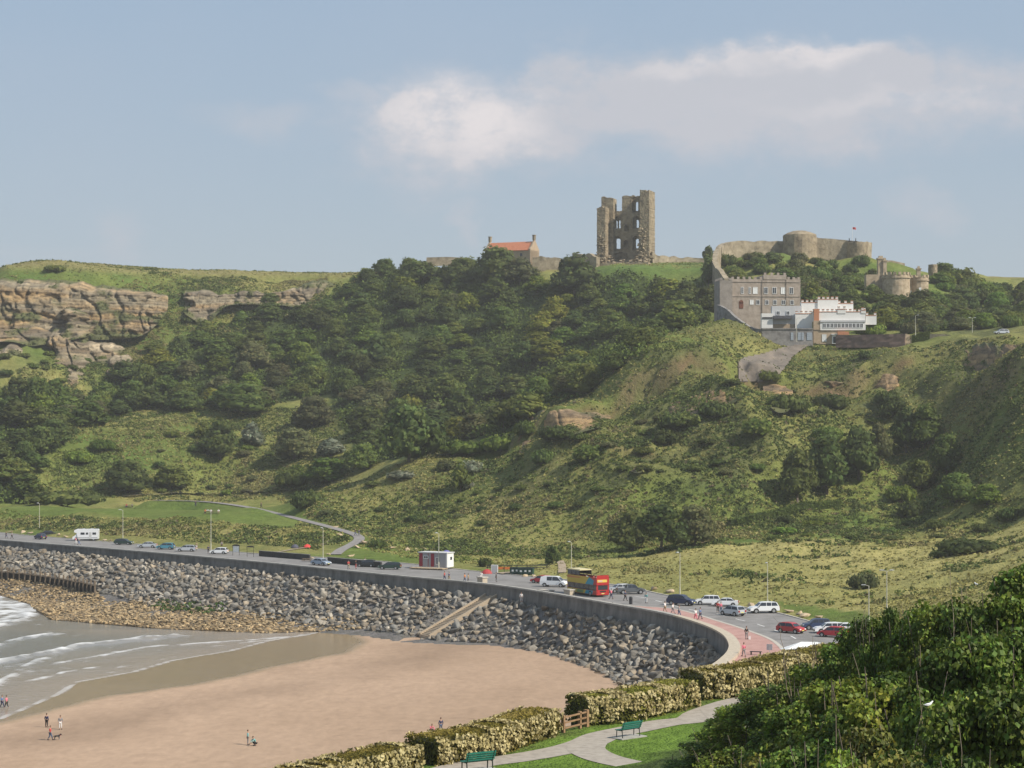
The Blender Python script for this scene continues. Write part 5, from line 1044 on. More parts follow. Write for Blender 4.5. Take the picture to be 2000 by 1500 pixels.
def round_tower(px, ptop, pbot, d, rad, label, name='round_tower', dome=0, m=None, cren=0, parent=None, taper=1.0, segs=28):
    q = P(px, pbot, d); h = (pbot-ptop)*d/F; mb = MB(); rows = 9; r = random.Random(px)
    for j in range(rows+1):
        t = j/rows
        for i in range(segs):
            a = 2*math.pi*i/segs; R_ = rad*(1+(taper-1)*(1-t))+r.uniform(-.1, .1); rag = (r.uniform(-.3, .1) if j == rows and not cren else 0)
            mb.v.append((R_*math.cos(a), R_*math.sin(a), -2+(h+2)*t+rag))
    for j in range(rows):
        for i in range(segs): mb.f.append((j*segs+i, j*segs+(i+1) % segs, (j+1)*segs+(i+1) % segs, (j+1)*segs+i))
    if dome:
        for t in (.75, .45, .15):
            for i in range(segs): a = 2*math.pi*i/segs; mb.v.append((rad*t*math.cos(a), rad*t*math.sin(a), h+dome*(1-t*t)+r.uniform(-.15, .15)))
        for j in range(rows, rows+3):
            for i in range(segs): mb.f.append((j*segs+i, j*segs+(i+1) % segs, (j+1)*segs+(i+1) % segs, (j+1)*segs+i))
        mb.f.append(tuple((rows+3)*segs+i for i in range(segs)))
    else: mb.f.append(tuple(rows*segs+i for i in range(segs)))
    mb.m = [0]*len(mb.f)
    if cren:
        k = int(2*math.pi*rad/1.7)//1
        for i in range(k):
            a = 2*math.pi*i/k; mb.box(((rad-.1)*math.cos(a), (rad-.1)*math.sin(a), h+.45), (.5, .95, .9), a)
        for zz in (h-1.1,):
            v0 = len(mb.v); 
            for (R_, z) in ((rad+.28, zz), (rad+.28, zz+.5), (rad, zz+.5), (rad, zz)): mb.v += [(R_*math.cos(2*math.pi*i/segs), R_*math.sin(2*math.pi*i/segs), z) for i in range(segs)]
            for j in range(4):
                for i in range(segs): mb.f.append((v0+j*segs+i, v0+j*segs+(i+1) % segs, v0+((j+1) % 4)*segs+(i+1) % segs, v0+((j+1) % 4)*segs+i)); mb.m.append(0)
    if parent is not None: return mb.build(name, m or M_stone, parent, q-Vector(parent.location))
    return tag(mb.build(name, m or M_stone, None, q), label, 'tower')
round_tower(1562, 459, 508, 760, 6.2, 'big round bastion with a worn domed top in the middle of the curtain wall', dome=1.6, taper=1.06)
round_tower(1675, 473, 515, 762, 3.9, 'round tower with a flagpole on the castle wall', dome=0)
wallrun('castle_wall', [(1680,474,516,764),(1688,474,517,765),(1696,475,520,767)], 3.0, M_stone2, 'square wall end beside the flagpole tower', seed=14, rag=.2)
def flag():
    q = P(1665, 472, 761); o = empty('flagpole', q, 0, 'thin white flagpole with a small red flag on the castle tower', 'flagpole')
    m = MB(); m.tube((0, 0, -1), (0, 0, 5.6), .07, .05, 6); m.build('pole', M_wframe, o)
    f = MB(); v = []
    for i in range(7):
        for j in range(2): v.append((i*.22, .14*math.sin(i*1.3), 4.6+j*.85-i*.03))
    f.add(v, [(2*i, 2*i+2, 2*i+3, 2*i+1) for i in range(6)]); f.build('flag', mat('red_flag', (.42,.07,.07), rough=.8), o)
    b = MB(); b.box((0, 0, .1), (3.2, 1.2, .25)); b.box((1.2, 0, .7), (.2, .8, 1.1)); b.box((-1.2, 0, .7), (.2, .8, 1.1)); b.build('platform', M_dark, o)
flag()
def build_gate():
    g = at(1752, 588, 688, 'gatehouse', 0, 'sandstone gatehouse with two round crenellated towers among the trees', 'gatehouse')
    round_tower(1750, 538, 588, 686, 4.6, None, 'tower', cren=1, parent=g, m=M_tan2); round_tower(1795, 543, 588, 690, 3.1, None, 'tower', cren=1, parent=g, m=M_tan2)
    b = MB(); b.box((4.2, 2.0, 3.4), (6.5, 3, 8.6)); b.box((-7.0, 2.5, 4.2), (6.5, 4, 9.5)); b.build('wall', M_tan2, g)
    for i, (x, z) in enumerate([(-1.6, 3.2), (.6, 3.2), (7.2, 3.6), (3.5, 2.8), (4.6, 2.8)]):
        w = MB(); w.box((x, -4.75 if x < 1 else (-2.75 if x > 7 else .46), z), (.8, .12, 1.5)); w.build('window', M_wframe, g)
    for (px, a, b2, w, dd) in ((1720, 506, 545, 2.2, 700), (1794, 526, 545, 1.3, 698), (1728, 510, 540, 1.2, 699)):
        q = P(px, b2, dd)-Vector(g.location); h = (b2-a)*dd/F; c = MB(); c.box((q.x, q.y, q.z+h/2-1), (w, w, h+2)); c.box((q.x, q.y, q.z+h+.1), (w+.4, w+.4, .5)); c.box((q.x, q.y, q.z+h+.6), (w*.6, w*.6, .9)); c.build('turret', M_tan2, g)
M_tan2 = mat('gate_stone', [(.28,.215,.14), (.39,.31,.21), (.46,.375,.26)], scale=.8, detail=8, bump=.4)
build_gate()
round_tower(1822, 517, 530, 745, 1.6, 'small grey turret top showing above the trees right of the gatehouse', 'turret')
def crenels(mb, x0, x1, y, z, th=.35, w=.8, gap=.8, h=.75, mi=0, axis='x'):
    n = max(1, int((x1-x0+gap)/(w+gap))); st = (x1-x0-w)/max(1, n-1)
    for i in range(n):
        c = x0+w/2+i*st
        mb.box((c, y, z+h/2) if axis == 'x' else (y, c, z+h/2), (w, th, h) if axis == 'x' else (th, w, h), 0, mi)
def window(par, x, y, z, w, h, m=None, frame=True, arch=False, axis='x', pane=None):
    f = MB(); fy = y-.06
    B = lambda cx, cz, ww, hh, dy=0.: f.box((cx, fy+dy, cz) if axis == 'x' else (y-.06+dy, cx, cz), (ww, .12, hh) if axis == 'x' else (.12, ww, hh))
    t = .11
    B(x, z+h/2-t/2, w, t); B(x, z-h/2+t/2, w, t); B(x-w/2+t/2, z, t, h-2*t); B(x+w/2-t/2, z, t, h-2*t); B(x, z, t*.7, h-2*t)
    o = f.build('window', m or M_wframe, par); g = MB()
    g.box((x, y-.03, z) if axis == 'x' else (y-.03, x, z), (w-2*t, .06, h-2*t) if axis == 'x' else (.06, w-2*t, h-2*t)); g.build('pane', pane or M_glass, o); return o
def build_grey_house():
    d = 642; s = d/F; A = at(1428, 655, d, 'grey_house', .10, 'grey brick house with battlements and rows of sash windows on the hill edge', 'house'); H = lambda py: (655-py)*s; X = lambda px: (px-1428)*s
    b = MB(); W_ = X(1566); b.box((W_/2, 5, H(545)/2-2), (W_, 10, H(545)+4)); b.box(((X(1492)+X(1538))/2, 4.95, H(541)), (X(1538)-X(1492), 10.2, 1.4)); b.build('wall', M_grey, A)
    lw = MB(); lw.box((-1.9, 3.0, H(548)/2-2), (4.0, 9.0, H(548)+4)); crenels(lw, -3.9, -.2, -1.4, H(548)); crenels(lw, -1.4, 7, -3.7, H(548), axis='y'); lw.build('side_wing', mat('side_wing_shade_stone', [(.21,.185,.16), (.30,.265,.23)], scale=.9, detail=8, bump=.4), A)  # side wing gets a darker stone, painting the shade on that side
    c = MB(); crenels(c, .1, X(1490), .2, H(545)); crenels(c, X(1493), X(1537), .05, H(541)+.7); crenels(c, X(1540), W_-.1, .2, H(545)); crenels(c, .5, 9.5, W_-.2, H(545), axis='y'); c.build('battlements', M_grey, A)
    st = MB(); st.box((W_/2, -.08, H(578)), (W_-.3, .16, .3)); st.box((W_/2, -.08, H(550)), (W_-.3, .16, .25)); st.build('string_course', M_grey, A)
    for px, w in ((1450, .9), (1465, .7), (1476, 1.5), (1497, 1.3), (1514, 1.3), (1531, 1.3), (1548, 1.2)): window(A, X(px), 0, H(567), w, 2.1, pane=M_wframe if px in (1476, 1531) else None)
    for px in (1469, 1481, 1499, 1515, 1532, 1549): window(A, X(px), 0, H(590), 1.2, 1.5, pane=M_wframe if px == 1469 else None)
    a = MB(); a.box((X(1448), -.05, H(596)), (1.3, .14, 2.0)); a.tube((X(1448), -.12, H(590)), (X(1448), .05, H(590)), .65, n=14); a.build('arched_door', mat('brown_door', (.16,.06,.035)), A)
    for px in (1489, 1537): p = MB(); p.tube((X(px), -.16, 0), (X(px), -.16, H(546)), .07, n=6); p.build('drainpipe', M_dark, A)
build_grey_house()
wallrun('boundary_wall', [(1403,596,632,640),(1412,598,634,636),(1425,607,638,632),(1445,625,642,626),(1470,640,648,620),(1489,643,652,616)], .9, M_slope, 'dark sloping rubble wall climbing beside the grey house', seed=20, rag=.15)
def build_white_house():
    d = 612; s = d/F; A = at(1590, 668, d, 'white_house', -.05, 'white stepped house with orange brick battlements and a tan brick corner', 'house'); H = lambda py: (668-py)*s; X = lambda px: (px-1590)*s
    def block(name, p0, p1, pt, pb, y0, y1, m, cr=True, mi=M_orange, cap=True, par=A):
        b = MB(); b.box(((X(p0)+X(p1))/2, (y0+y1)/2, (H(pt)+H(pb))/2), (X(p1)-X(p0), y1-y0, H(pt)-H(pb))); o = b.build(name, m, par)
        if cr:
            c = MB(); crenels(c, X(p0)+.05, X(p1)-.05, y0+.2, H(pt), w=.7, gap=.6, h=.55); crenels(c, y0+.6, y1-.1, X(p1)-.2, H(pt), w=.7, gap=.6, h=.55, axis='y'); c.build('battlements', m, o)
            q = MB(); n = max(1, int((X(p1)-X(p0)+.5)/1.3)); st = (X(p1)-X(p0)-.8)/max(1, n-1)
            for i in range(n): q.box((X(p0)+.4+i*st, y0+.2, H(pt)+.62), (.8, .5, .16))
            q.box(((X(p0)+X(p1))/2, y0-.03, H(pt)-.1), (X(p1)-X(p0)-.1, .12, .2)); q.build('brick_coping', mi, o)
        return o
    block('upper_storey', 1568, 1600, 588, 620, 5.0, 9, M_render); block('upper_storey', 1600, 1640, 582, 622, 4.6, 9, M_render); block('upper_storey', 1640, 1670, 590, 622, 5.2, 9, M_render)
    block('shaded_wing', 1510, 1568, 596, 642, 3.6, 8, M_rendg, False)  # white wing in grey render, its shade painted into the colour
    block('middle_storey', 1555, 1588, 611, 646, 2.6, 5.0, M_render); block('parapet', 1588, 1690, 608, 628, .9, 5.2, M_render); block('parapet', 1636, 1652, 603, 612, .75, 1.6, M_render); block('parapet', 1682, 1691, 605, 612, .75, 1.6, M_render); block('parapet', 1691, 1712, 615, 634, 1.2, 4.0, M_render)
    block('brick_chimney', 1590, 1600, 603, 627, .4, 1.0, M_orange, False)
    block('ground_floor', 1589, 1650, 644, 672, .3, 4.6, M_tan, False); block('sun_room', 1602, 1690, 629, 645, .0, 4.6, M_render, False)
    block('corner_pier', 1589, 1602, 626, 644, .1, 3.6, M_tan, False)
    block('low_roof', 1602, 1690, 625.5, 629, -.25, 1.0, M_rendg, False)
    for i in range(11):
        px = 1610+i*7.2; window(A, X(px), 0, H(636), .95, 1.35)
    window(A, X(1610), .3, H(660), 1.3, 2.2, pane=M_wframe)
    b = MB(); b.box((X(1630), .1, H(663)), (1.5, .5, 2.6)); b.box((X(1630), -.2, H(653)), (2.0, 1.2, .25)); b.build('porch', M_wframe, A); b = MB(); b.box((X(1630), -.17, H(664)), (.9, .06, 1.9)); b.build('door', M_dark, A)
    b = MB(); b.box((X(1646), -.6, H(651)), (3.4, 1.2, 1.0)); b.build('brick_planter', M_orange, A)
    for px in (1522, 1541): window(A, X(px), 3.6, H(610), 1.1, 1.2)
    block('garden_room', 1489, 1511, 611, 640, 2.0, 6.0, M_render, False); a = MB(); a.box((X(1530), 2.4, H(619)), (X(1549)-X(1512), 2.4, .9)); a.build('awning', mat('grey_awning', (.09,.09,.10)), A)
    a = MB(); a.box((X(1500), 1.9, H(620)), (X(1511)-X(1489)-.4, .16, .45)); a.build('shop_blind', M_dark, A)
    w = MB(); w.box((X(1540), 3.45, H(637)), (X(1588)-X(1512), .3, 1.6)); w.build('low_wall', M_tan, A)
build_white_house()
def build_garage():
    d = 611; s = d/F; A = at(1540, 668, d, 'garage_wall', .02, 'grey stone retaining wall with pale garage doors below the white house', 'retaining wall'); H = lambda py: (668-py)*s; X = lambda px: (px-1540)*s
    b = MB(); b.box((X(1538), .6, H(656)-1.6), (X(1588)-X(1488), 1.2, 7.2)); b.box((X(1538), .5, H(656)+2.1), (X(1588)-X(1488), 1.5, .3)); b.build('wall', M_slope, A)
    for px, w in ((1562, 1.2), (1567, .9), (1581, 1.5), (1547, .8)):
        g = MB(); g.box((X(px), -.05, H(657)), (w, .14, 2.3)); 
        for k in range(3): g.box((X(px), -.13, H(657)-.7+k*.7), (w-.1, .04, .06))
        g.build('door', M_door, A)
build_garage()
wallrun('garden_wall', [(1633,655,669,606),(1680,654,669,603),(1730,653,668,600),(1768,652,667,598)], .6, mat('brown_brick', [(.15,.10,.085), (.20,.14,.115)], scale=1, world=True), 'long brown brick garden wall right of the white house', seed=22, rag=.05)
wallrun('garden_wall', [(1768,652,664,600),(1782,656,666,600)], .8, M_tan, 'short stone gate pier at the end of the brown garden wall', seed=23, rag=.05)
wallrun('garden_wall', [(1816,652,668,597),(1850,653,668,595),(1862,655,668,594)], .6, M_stone2, 'pale stone wall right of the clipped green hedge on the terrace', seed=24, rag=.1)
wallrun('garden_wall', [(1875,658,668,592),(1920,656,667,590),(1965,652,664,586),(2010,650,662,584)], .5, M_stone2, 'low grey street wall along the right end of the terrace', seed=25, rag=.1)
def hedge_box(name, pts, w, h, col, label, seed=0, leaf=.45, per=26, z0=None, cat='hedge'):
    """clipped hedge: a bushy box along the points"""
    ln = smooth_line([p[:2] for p in pts], .6); zz = np.array([tz(a, b) if z0 is None else z0 for a, b in ln]); o = Vector((*ln[len(ln)//2], zz[len(ln)//2])); r = np.random.default_rng(seed)
    t = np.gradient(ln, axis=0); t /= np.linalg.norm(t, axis=1)[:, None]; nr = np.stack([-t[:, 1], t[:, 0]], 1); n = int(len(ln)*.6*per)
    k = r.integers(0, len(ln), n); f = r.uniform(0, 1, n); side = r.choice([-1, 1], n); isT = f < w/(w+2*h)
    a = np.where(isT, r.uniform(-1, 1, n), side); zc = np.where(isT, 1, r.uniform(0, 1, n)); lump = 1+.14*np.sin(k*.55+seed)+r.uniform(-.1, .1, n)
    p = np.c_[ln[k]+nr[k]*(a*w/2*lump)[:, None]+r.uniform(-.3, .3, (n, 2)), zz[k]+zc*h*(1+(lump-1)*.5)]-np.array(o); nn = np.c_[nr[k]*(a*~isT)[:, None], isT*1.0+.15]
    v, fq = leaf_quads(p, nn, leaf, .55, r); core = MB(); A_, B_ = offset(ln, w*.42), offset(ln, -w*.42)
    ribbon(A_-np.array(o)[:2], A_-np.array(o)[:2], zz-o.z-.3, zz-o.z+h*.9, core); ribbon(B_-np.array(o)[:2], B_-np.array(o)[:2], zz-o.z+h*.9, zz-o.z-.3, core); ribbon(B_-np.array(o)[:2], A_-np.array(o)[:2], zz-o.z+h*.9, zz-o.z+h*.9, core)
    cv = np.array(core.v); F2 = np.array(core.f)+len(v); me = mesh_np(name, np.r_[v, cv], np.r_[fq, F2], FOL[col])
    ca = me.color_attributes.new('Col', 'FLOAT_COLOR', 'POINT'); c = np.r_[np.repeat(r.uniform(.7, 1.3, (n, 1)), 4, 0), np.full((len(cv), 1), .6)]; ca.data.foreach_set('color', np.c_[c, c, c, np.ones(len(c))].astype(np.float32).ravel())
    return tag(obj(name, me, None, o), label, cat)
hedge_box('hedge', [P(1782,668,600)[:2], P(1816,668,598)[:2]], 1.5, 2.6, 'fresh', 'clipped bright green hedge between the stone pier and the pale wall', 1)
hedge_box('hedge', [P(1640,668,607)[:2], P(1690,668,604)[:2], P(1765,667,600)[:2]], .9, 3.0, 'fresh', 'green hedge top showing above the brown garden wall', 2)
hedge_box('field_hedge', [T(a, b, 300)[:2] for a, b in ((1425,1026),(1480,1014),(1540,1002),(1600,992),(1640,986))], 2.2, 1.4, 'mid', 'long narrow field hedge running uphill to the dark trees', 3, .5, 40)
hedge_box('field_hedge', [T(a, b, 300)[:2] for a, b in ((1950,1010),(1985,1004),(2030,1000))], 2.0, 1.3, 'mid', 'short field hedge at the far right edge', 4, .5, 40)
# ---------------------------------------------------------------- vehicles
def paint(name, c, m=.0): return mat('paint_'+name, c, rough=.28, spec=.5, metal=m)
PNT = {'navy': paint('navy', (.02,.03,.08)), 'black': paint('black', (.018,.02,.022)), 'green': paint('green', (.015,.04,.03)), 'silver': paint('silver', (.50,.52,.54), .3), 'teal': paint('teal', (.07,.25,.33)),
       'white': paint('white', (.74,.75,.76)), 'red': paint('red', (.42,.03,.03)), 'blue': paint('blue', (.04,.06,.12)), 'grey': paint('grey', (.12,.13,.14), .2), 'bluegrey': paint('bluegrey', (.30,.36,.44), .2), 'crimson': paint('crimson', (.5,.03,.04))}
M_tyre = mat('tyre', (.02,.02,.02), rough=.9); M_rim = mat('rim', (.45,.46,.47), rough=.35, metal=.6); M_light = mat('headlamp', (.75,.76,.75), rough=.15); M_tail = mat('tail_lamp', (.35,.02,.02), rough=.3); M_plate = mat('number_plate', (.7,.65,.2), rough=.6); M_trim = mat('black_trim', (.03,.03,.03), rough=.7)
PROF = {  # side outline of the body up to the waist, then the glasshouse (x along the car, z up), front at +x
 'hatch': dict(L=4.1, W=1.75, body=[(-2.0,.32),(-2.04,.60),(-1.98,.93),(-.9,.97),(1.0,.93),(1.75,.80),(2.02,.62),(2.05,.34)], roof=[(-1.96,.92),(-1.6,1.43),(-.9,1.50),(.1,1.49),(.55,1.40),(1.12,.92)], wb=(-1.25,1.27), r=.31),
 'saloon': dict(L=4.6, W=1.8, body=[(-2.28,.34),(-2.3,.66),(-2.2,.98),(-1.3,.99),(1.05,.94),(1.95,.82),(2.25,.62),(2.3,.34)], roof=[(-1.75,.96),(-1.15,1.38),(-.5,1.45),(.15,1.44),(.55,1.36),(1.2,.93)], wb=(-1.4,1.4), r=.32),
 'suv': dict(L=4.7, W=1.9, body=[(-2.3,.40),(-2.35,.70),(-2.28,1.10),(-1.0,1.12),(1.0,1.08),(1.95,.98),(2.3,.75),(2.35,.42)], roof=[(-2.24,1.08),(-1.95,1.66),(-1.0,1.74),(.1,1.73),(.55,1.62),(1.2,1.06)], wb=(-1.4,1.42), r=.37),
 'estate': dict(L=4.6, W=1.8, body=[(-2.28,.34),(-2.32,.66),(-2.25,.98),(-1.0,1.0),(1.05,.95),(1.95,.83),(2.25,.62),(2.3,.34)], roof=[(-2.2,.96),(-1.85,1.44),(-1.0,1.52),(.1,1.50),(.55,1.40),(1.2,.93)], wb=(-1.4,1.4), r=.32),
 'van': dict(L=4.9, W=1.95, body=[(-2.4,.40),(-2.45,.75),(-2.42,1.15),(-1.0,1.17),(1.2,1.12),(2.1,1.02),(2.4,.72),(2.45,.42)], roof=[(-2.41,1.12),(-2.3,1.82),(-1.9,1.95),(.5,1.93),(.95,1.82),(1.75,1.08)], wb=(-1.5,1.6), r=.35),
 'pickup': dict(L=5.0, W=1.85, body=[(-2.5,.45),(-2.5,.75),(-2.48,1.08),(-1.0,1.1),(1.1,1.06),(2.1,.98),(2.45,.75),(2.5,.45)], roof=[(-.9,1.06),(-.75,1.65),(-.3,1.72),(.4,1.71),(.75,1.6),(1.3,1.04)], wb=(-1.5,1.6), r=.38)}
def loft(mb, prof, W, tum=0.0, top_in=0.0, mi=0, zb=None):
    """close the outline along the bottom and give it width; the sides lean in by tum, the upper points by top_in"""
    zs = [p[1] for p in prof]; z0, z1 = min(zs), max(zs); n = len(prof); v = []
    for sg in (-1, 1):
        for (x, z) in prof: t = (z-z0)/(z1-z0+1e-6); v.append((x, sg*(W/2-tum*t), z))
    f = [tuple(range(n)), tuple(range(2*n-1, n-1, -1))]+[(i, n+i, n+(i+1) % n, (i+1) % n) for i in range(n)]
    mb.add(v, f, mi)
CARS = {}
def make_car_meshes(kind):
    p = PROF[kind]; W_ = p['W']; body = MB(); loft(body, p['body'], W_, .06); loft(body, [(x, z) for x, z in p['roof']], W_-.14, .20)
    wb, r = p['wb'], p['r']; sill = p['body'][0][1]
    me = body.mesh('body', PNT['silver']); 
    # windows: dark glass standing just proud of the glasshouse
    R_ = p['roof']; zb = R_[0][1]+.06; top = R_[2][1]-.09; H_ = R_[2][1]-R_[0][1]
    def yat(z): return (W_-.14)/2-.20*(z-min(q[1] for q in R_))/(max(q[1] for q in R_)-min(q[1] for q in R_))+.012
    sides = []; xa = R_[0][0]+(R_[1][0]-R_[0][0])*.9+.12; xb = R_[-2][0]+.02; xc = R_[-1][0]-.22; xr = R_[0][0]+.16
    nseg = 3 if kind in ('suv', 'estate', 'van') else 2; xs0 = np.linspace(xa, xb-.02, nseg+1)
    for sg in (-1, 1):
        g = MB()
        for k in range(nseg):
            a, b = xs0[k]+.035, xs0[k+1]-.035; al, bl = a, b
            if k == 0: al = xr if kind != 'pickup' else a
            if k == nseg-1: bl = xc
            q = [(al, sg*yat(zb), zb), (bl, sg*yat(zb), zb), (b, sg*yat(top), top), (a, sg*yat(top), top)]
            if kind == 'van' and k == 0: continue
            g.add(q, [(0, 1, 2, 3) if sg < 0 else (3, 2, 1, 0)])
        sides.append(g.mesh('side_window', M_glass))
    side = sides
    def scr(p0, p1, o):                       # windscreen / rear screen
        (x0, z0), (x1, z1) = p0, p1; dx, dz = x1-x0, z1-z0; L_ = math.hypot(dx, dz); nx, nz = (dz/L_*.015*o, -dx/L_*.015*o); a, b = .10, .90
        m = MB(); q = []
        for t, w in ((a, None), (b, None)):
            x, z = x0+dx*t, z0+dz*t; y = yat(z)-.10; q += [(x+nx, -y, z+nz), (x+nx, y, z+nz)]
        m.add(q, [(0, 1, 3, 2) if o > 0 else (2, 3, 1, 0)]); return m
    ws = scr(R_[-1], R_[-2], 1).mesh('windscreen', M_glass); rs = scr(R_[0], R_[1], -1).mesh('rear_window', M_glass)
    ty = MB(); ty.tube((0, -.11, 0), (0, .11, 0), r, n=18); tym = ty.mesh('tyre', M_tyre); ri = MB(); ri.tube((0, -.118, 0), (0, .118, 0), r*.62, n=12); rim = ri.mesh('rim', M_rim)
    ar = MB()
    for x in wb:
        for sg in (-1, 1):
            n = 14; v = [(x+(r+.07)*math.cos(math.pi*i/n), sg*(W_/2+.004), r+(r+.07)*math.sin(math.pi*i/n)) for i in range(n+1)]+[(x, sg*(W_/2+.004), r-.05)]
            ar.add(v, [(i, i+1, n+1) if sg < 0 else (i+1, i, n+1) for i in range(n)])
    ar.box((0, 0, sill-.02), (p['L']*.86, W_-.2, .12)); ar.box((p['L']/2-.07, 0, sill+.06), (.16, W_-.3, .14)); ar.box((-p['L']/2+.08, 0, sill+.06), (.16, W_-.3, .14)); arm = ar.mesh('underbody', M_trim)
    hx = p['body'][-2][0]-.04; hz = p['body'][-2][1]+.02; l = MB(); l.box((0, 0, 0), (.14, .34, .15)); hl = l.mesh('headlight', M_light); t = MB(); t.box((0, 0, 0), (.10, .22, .28)); tl = t.mesh('tail_light', M_tail)
    pl = MB(); pl.box((0, 0, 0), (.03, .5, .12)); plm = pl.mesh('number_plate', M_plate); mi = MB(); mi.box((0, 0, 0), (.12, .16, .13)); mim = mi.mesh('mirror', M_trim)
    CARS[kind] = (p, me, side, ws, rs, tym, rim, arm, hl, tl, plm, mim, hx, hz)
for k in PROF: make_car_meshes(k)
PAINTED = {}
def car(kind, col, px, py, rz, label, group=None, s=1.0, z=None, loc=None):
    p, me, side, ws, rs, tym, rim, arm, hl, tl, plm, mim, hx, hz = CARS[kind]
    q = Vector(loc) if loc else G(px, py, ZP if z is None else z)
    if z is None and not loc: q.z = ZP+.005
    if (kind, col) not in PAINTED:
        m = me.copy(); m.materials[0] = PNT[col]; PAINTED[kind, col] = m
    nm = {'van': 'parked_van', 'pickup': 'pickup_truck'}.get(kind, 'parked_car'); A = empty(nm, q, rz, label, {'van': 'van', 'pickup': 'pickup truck'}.get(kind, 'car'), group, s)
    obj('body', PAINTED[kind, col], A); [obj('side_window', sd, A) for sd in side]; obj('windscreen', ws, A); obj('rear_window', rs, A); obj('underbody', arm, A)
    for x in p['wb']:
        for sg in (-1, 1):
            w = obj('wheel', tym, A, (x, sg*(p['W']/2-.10), p['r'])); obj('rim', rim, w)
    for sg in (-1, 1):
        obj('headlight', hl, A, (hx, sg*(p['W']/2-.28), hz)); obj('tail_light', tl, A, (p['body'][1][0]+.0, sg*(p['W']/2-.22), p['body'][1][1]+.16)); obj('mirror', mim, A, (p['roof'][-1][0]-.25, sg*(p['W']/2+.06), p['roof'][-1][1]+.06))
    obj('number_plate', plm, A, (p['body'][1][0]-.01, 0, p['body'][1][1]-.02)); obj('number_plate', plm, A, (p['L']/2+.0, 0, p['body'][-1][1]+.12)); return A
GP = 'cars parked along the promenade'
# heading 0 points along +x; the road runs away to the left at about 140 degrees
car('hatch', 'navy', 79, 1053, R(128), 'dark navy hatchback driving at the far left near the first lamp post')
car('saloon', 'black', 96, 1047, R(10), 'dark saloon parked behind the navy hatchback by the first lamp post', GP)
car('estate', 'green', 242, 1064, R(-12), 'very dark green car parked under the second lamp post', GP)
car('saloon', 'silver', 288, 1070, R(178), 'silver car between the dark green car and the teal one', GP)
car('hatch', 'teal', 324, 1073, R(170), 'teal blue hatchback between two silver cars', GP, 1.05)
car('estate', 'silver', 364, 1077, R(176), 'silver car right of the teal hatchback', GP)
car('hatch', 'white', 428, 1082, R(172), 'white hatchback at the foot of the third lamp post', GP)
car('saloon', 'bluegrey', 627, 1104, R(-40), 'pale blue-grey low car driving past the lamp post by the footpath')
car('hatch', 'black', 716, 1107, R(165), 'black car in front of the right-hand black wall', GP)
car('estate', 'green', 761, 1112, R(172), 'dark green car left of the white kiosk', GP)
car('hatch', 'crimson', 1058, 1139, R(150), 'red car half hidden behind the white van', GP)
car('van', 'white', 1082, 1146, R(-20), 'white van with side windows between the red car and the bus')
car('estate', 'silver', 1211, 1157, R(200), 'silver and dark car just right of the red bus', GP)
car('pickup', 'grey', 1232, 1160, R(8), 'dark grey pickup truck right of the silver car beside the bus', GP)
car('suv', 'navy', 1331, 1182, R(-30), 'dark blue people carrier under the tall lamp post on the bend')
car('suv', 'white', 1382, 1181, R(178), 'white off-roader second from the tall lamp post on the bend', GP, .9)
car('saloon', 'white', 1416, 1184, R(172), 'low white car behind the group of walkers in the bays', GP, .95)
car('hatch', 'silver', 1431, 1202, R(128), 'pale silver car driving round the bend', None, 1.05)
car('suv', 'white', 1491, 1197, R(190), 'big white estate car with a dark windscreen angled in its bay', GP, 1.02)
car('hatch', 'red', 1545, 1236, R(-42), 'dark red hatchback driving alone towards us')
car('suv', 'blue', 1594, 1229, R(185), 'dark blue car right of the boulders at the end of the bays', GP, .9)
car('estate', 'white', 1620, 1236, R(184), 'white estate car in front of the dark blue one', GP, 1.0)
car('hatch', 'crimson', 1626, 1244, R(150), 'small red car peeping out beside the leafy thicket')
car('saloon', 'white', 1652, 1236, R(180), 'white car bonnet showing behind the leafy thicket', GP)
car('hatch', 'silver', 1956, 652, R(190), 'silver car parked on the hilltop terrace at the right', None, 1.0, loc=P(1956, 653, 580))
car('estate', 'white', 1890, 662, R(180), 'long white car behind the low street wall on the terrace', None, 1.0, loc=P(1890, 663, 592))
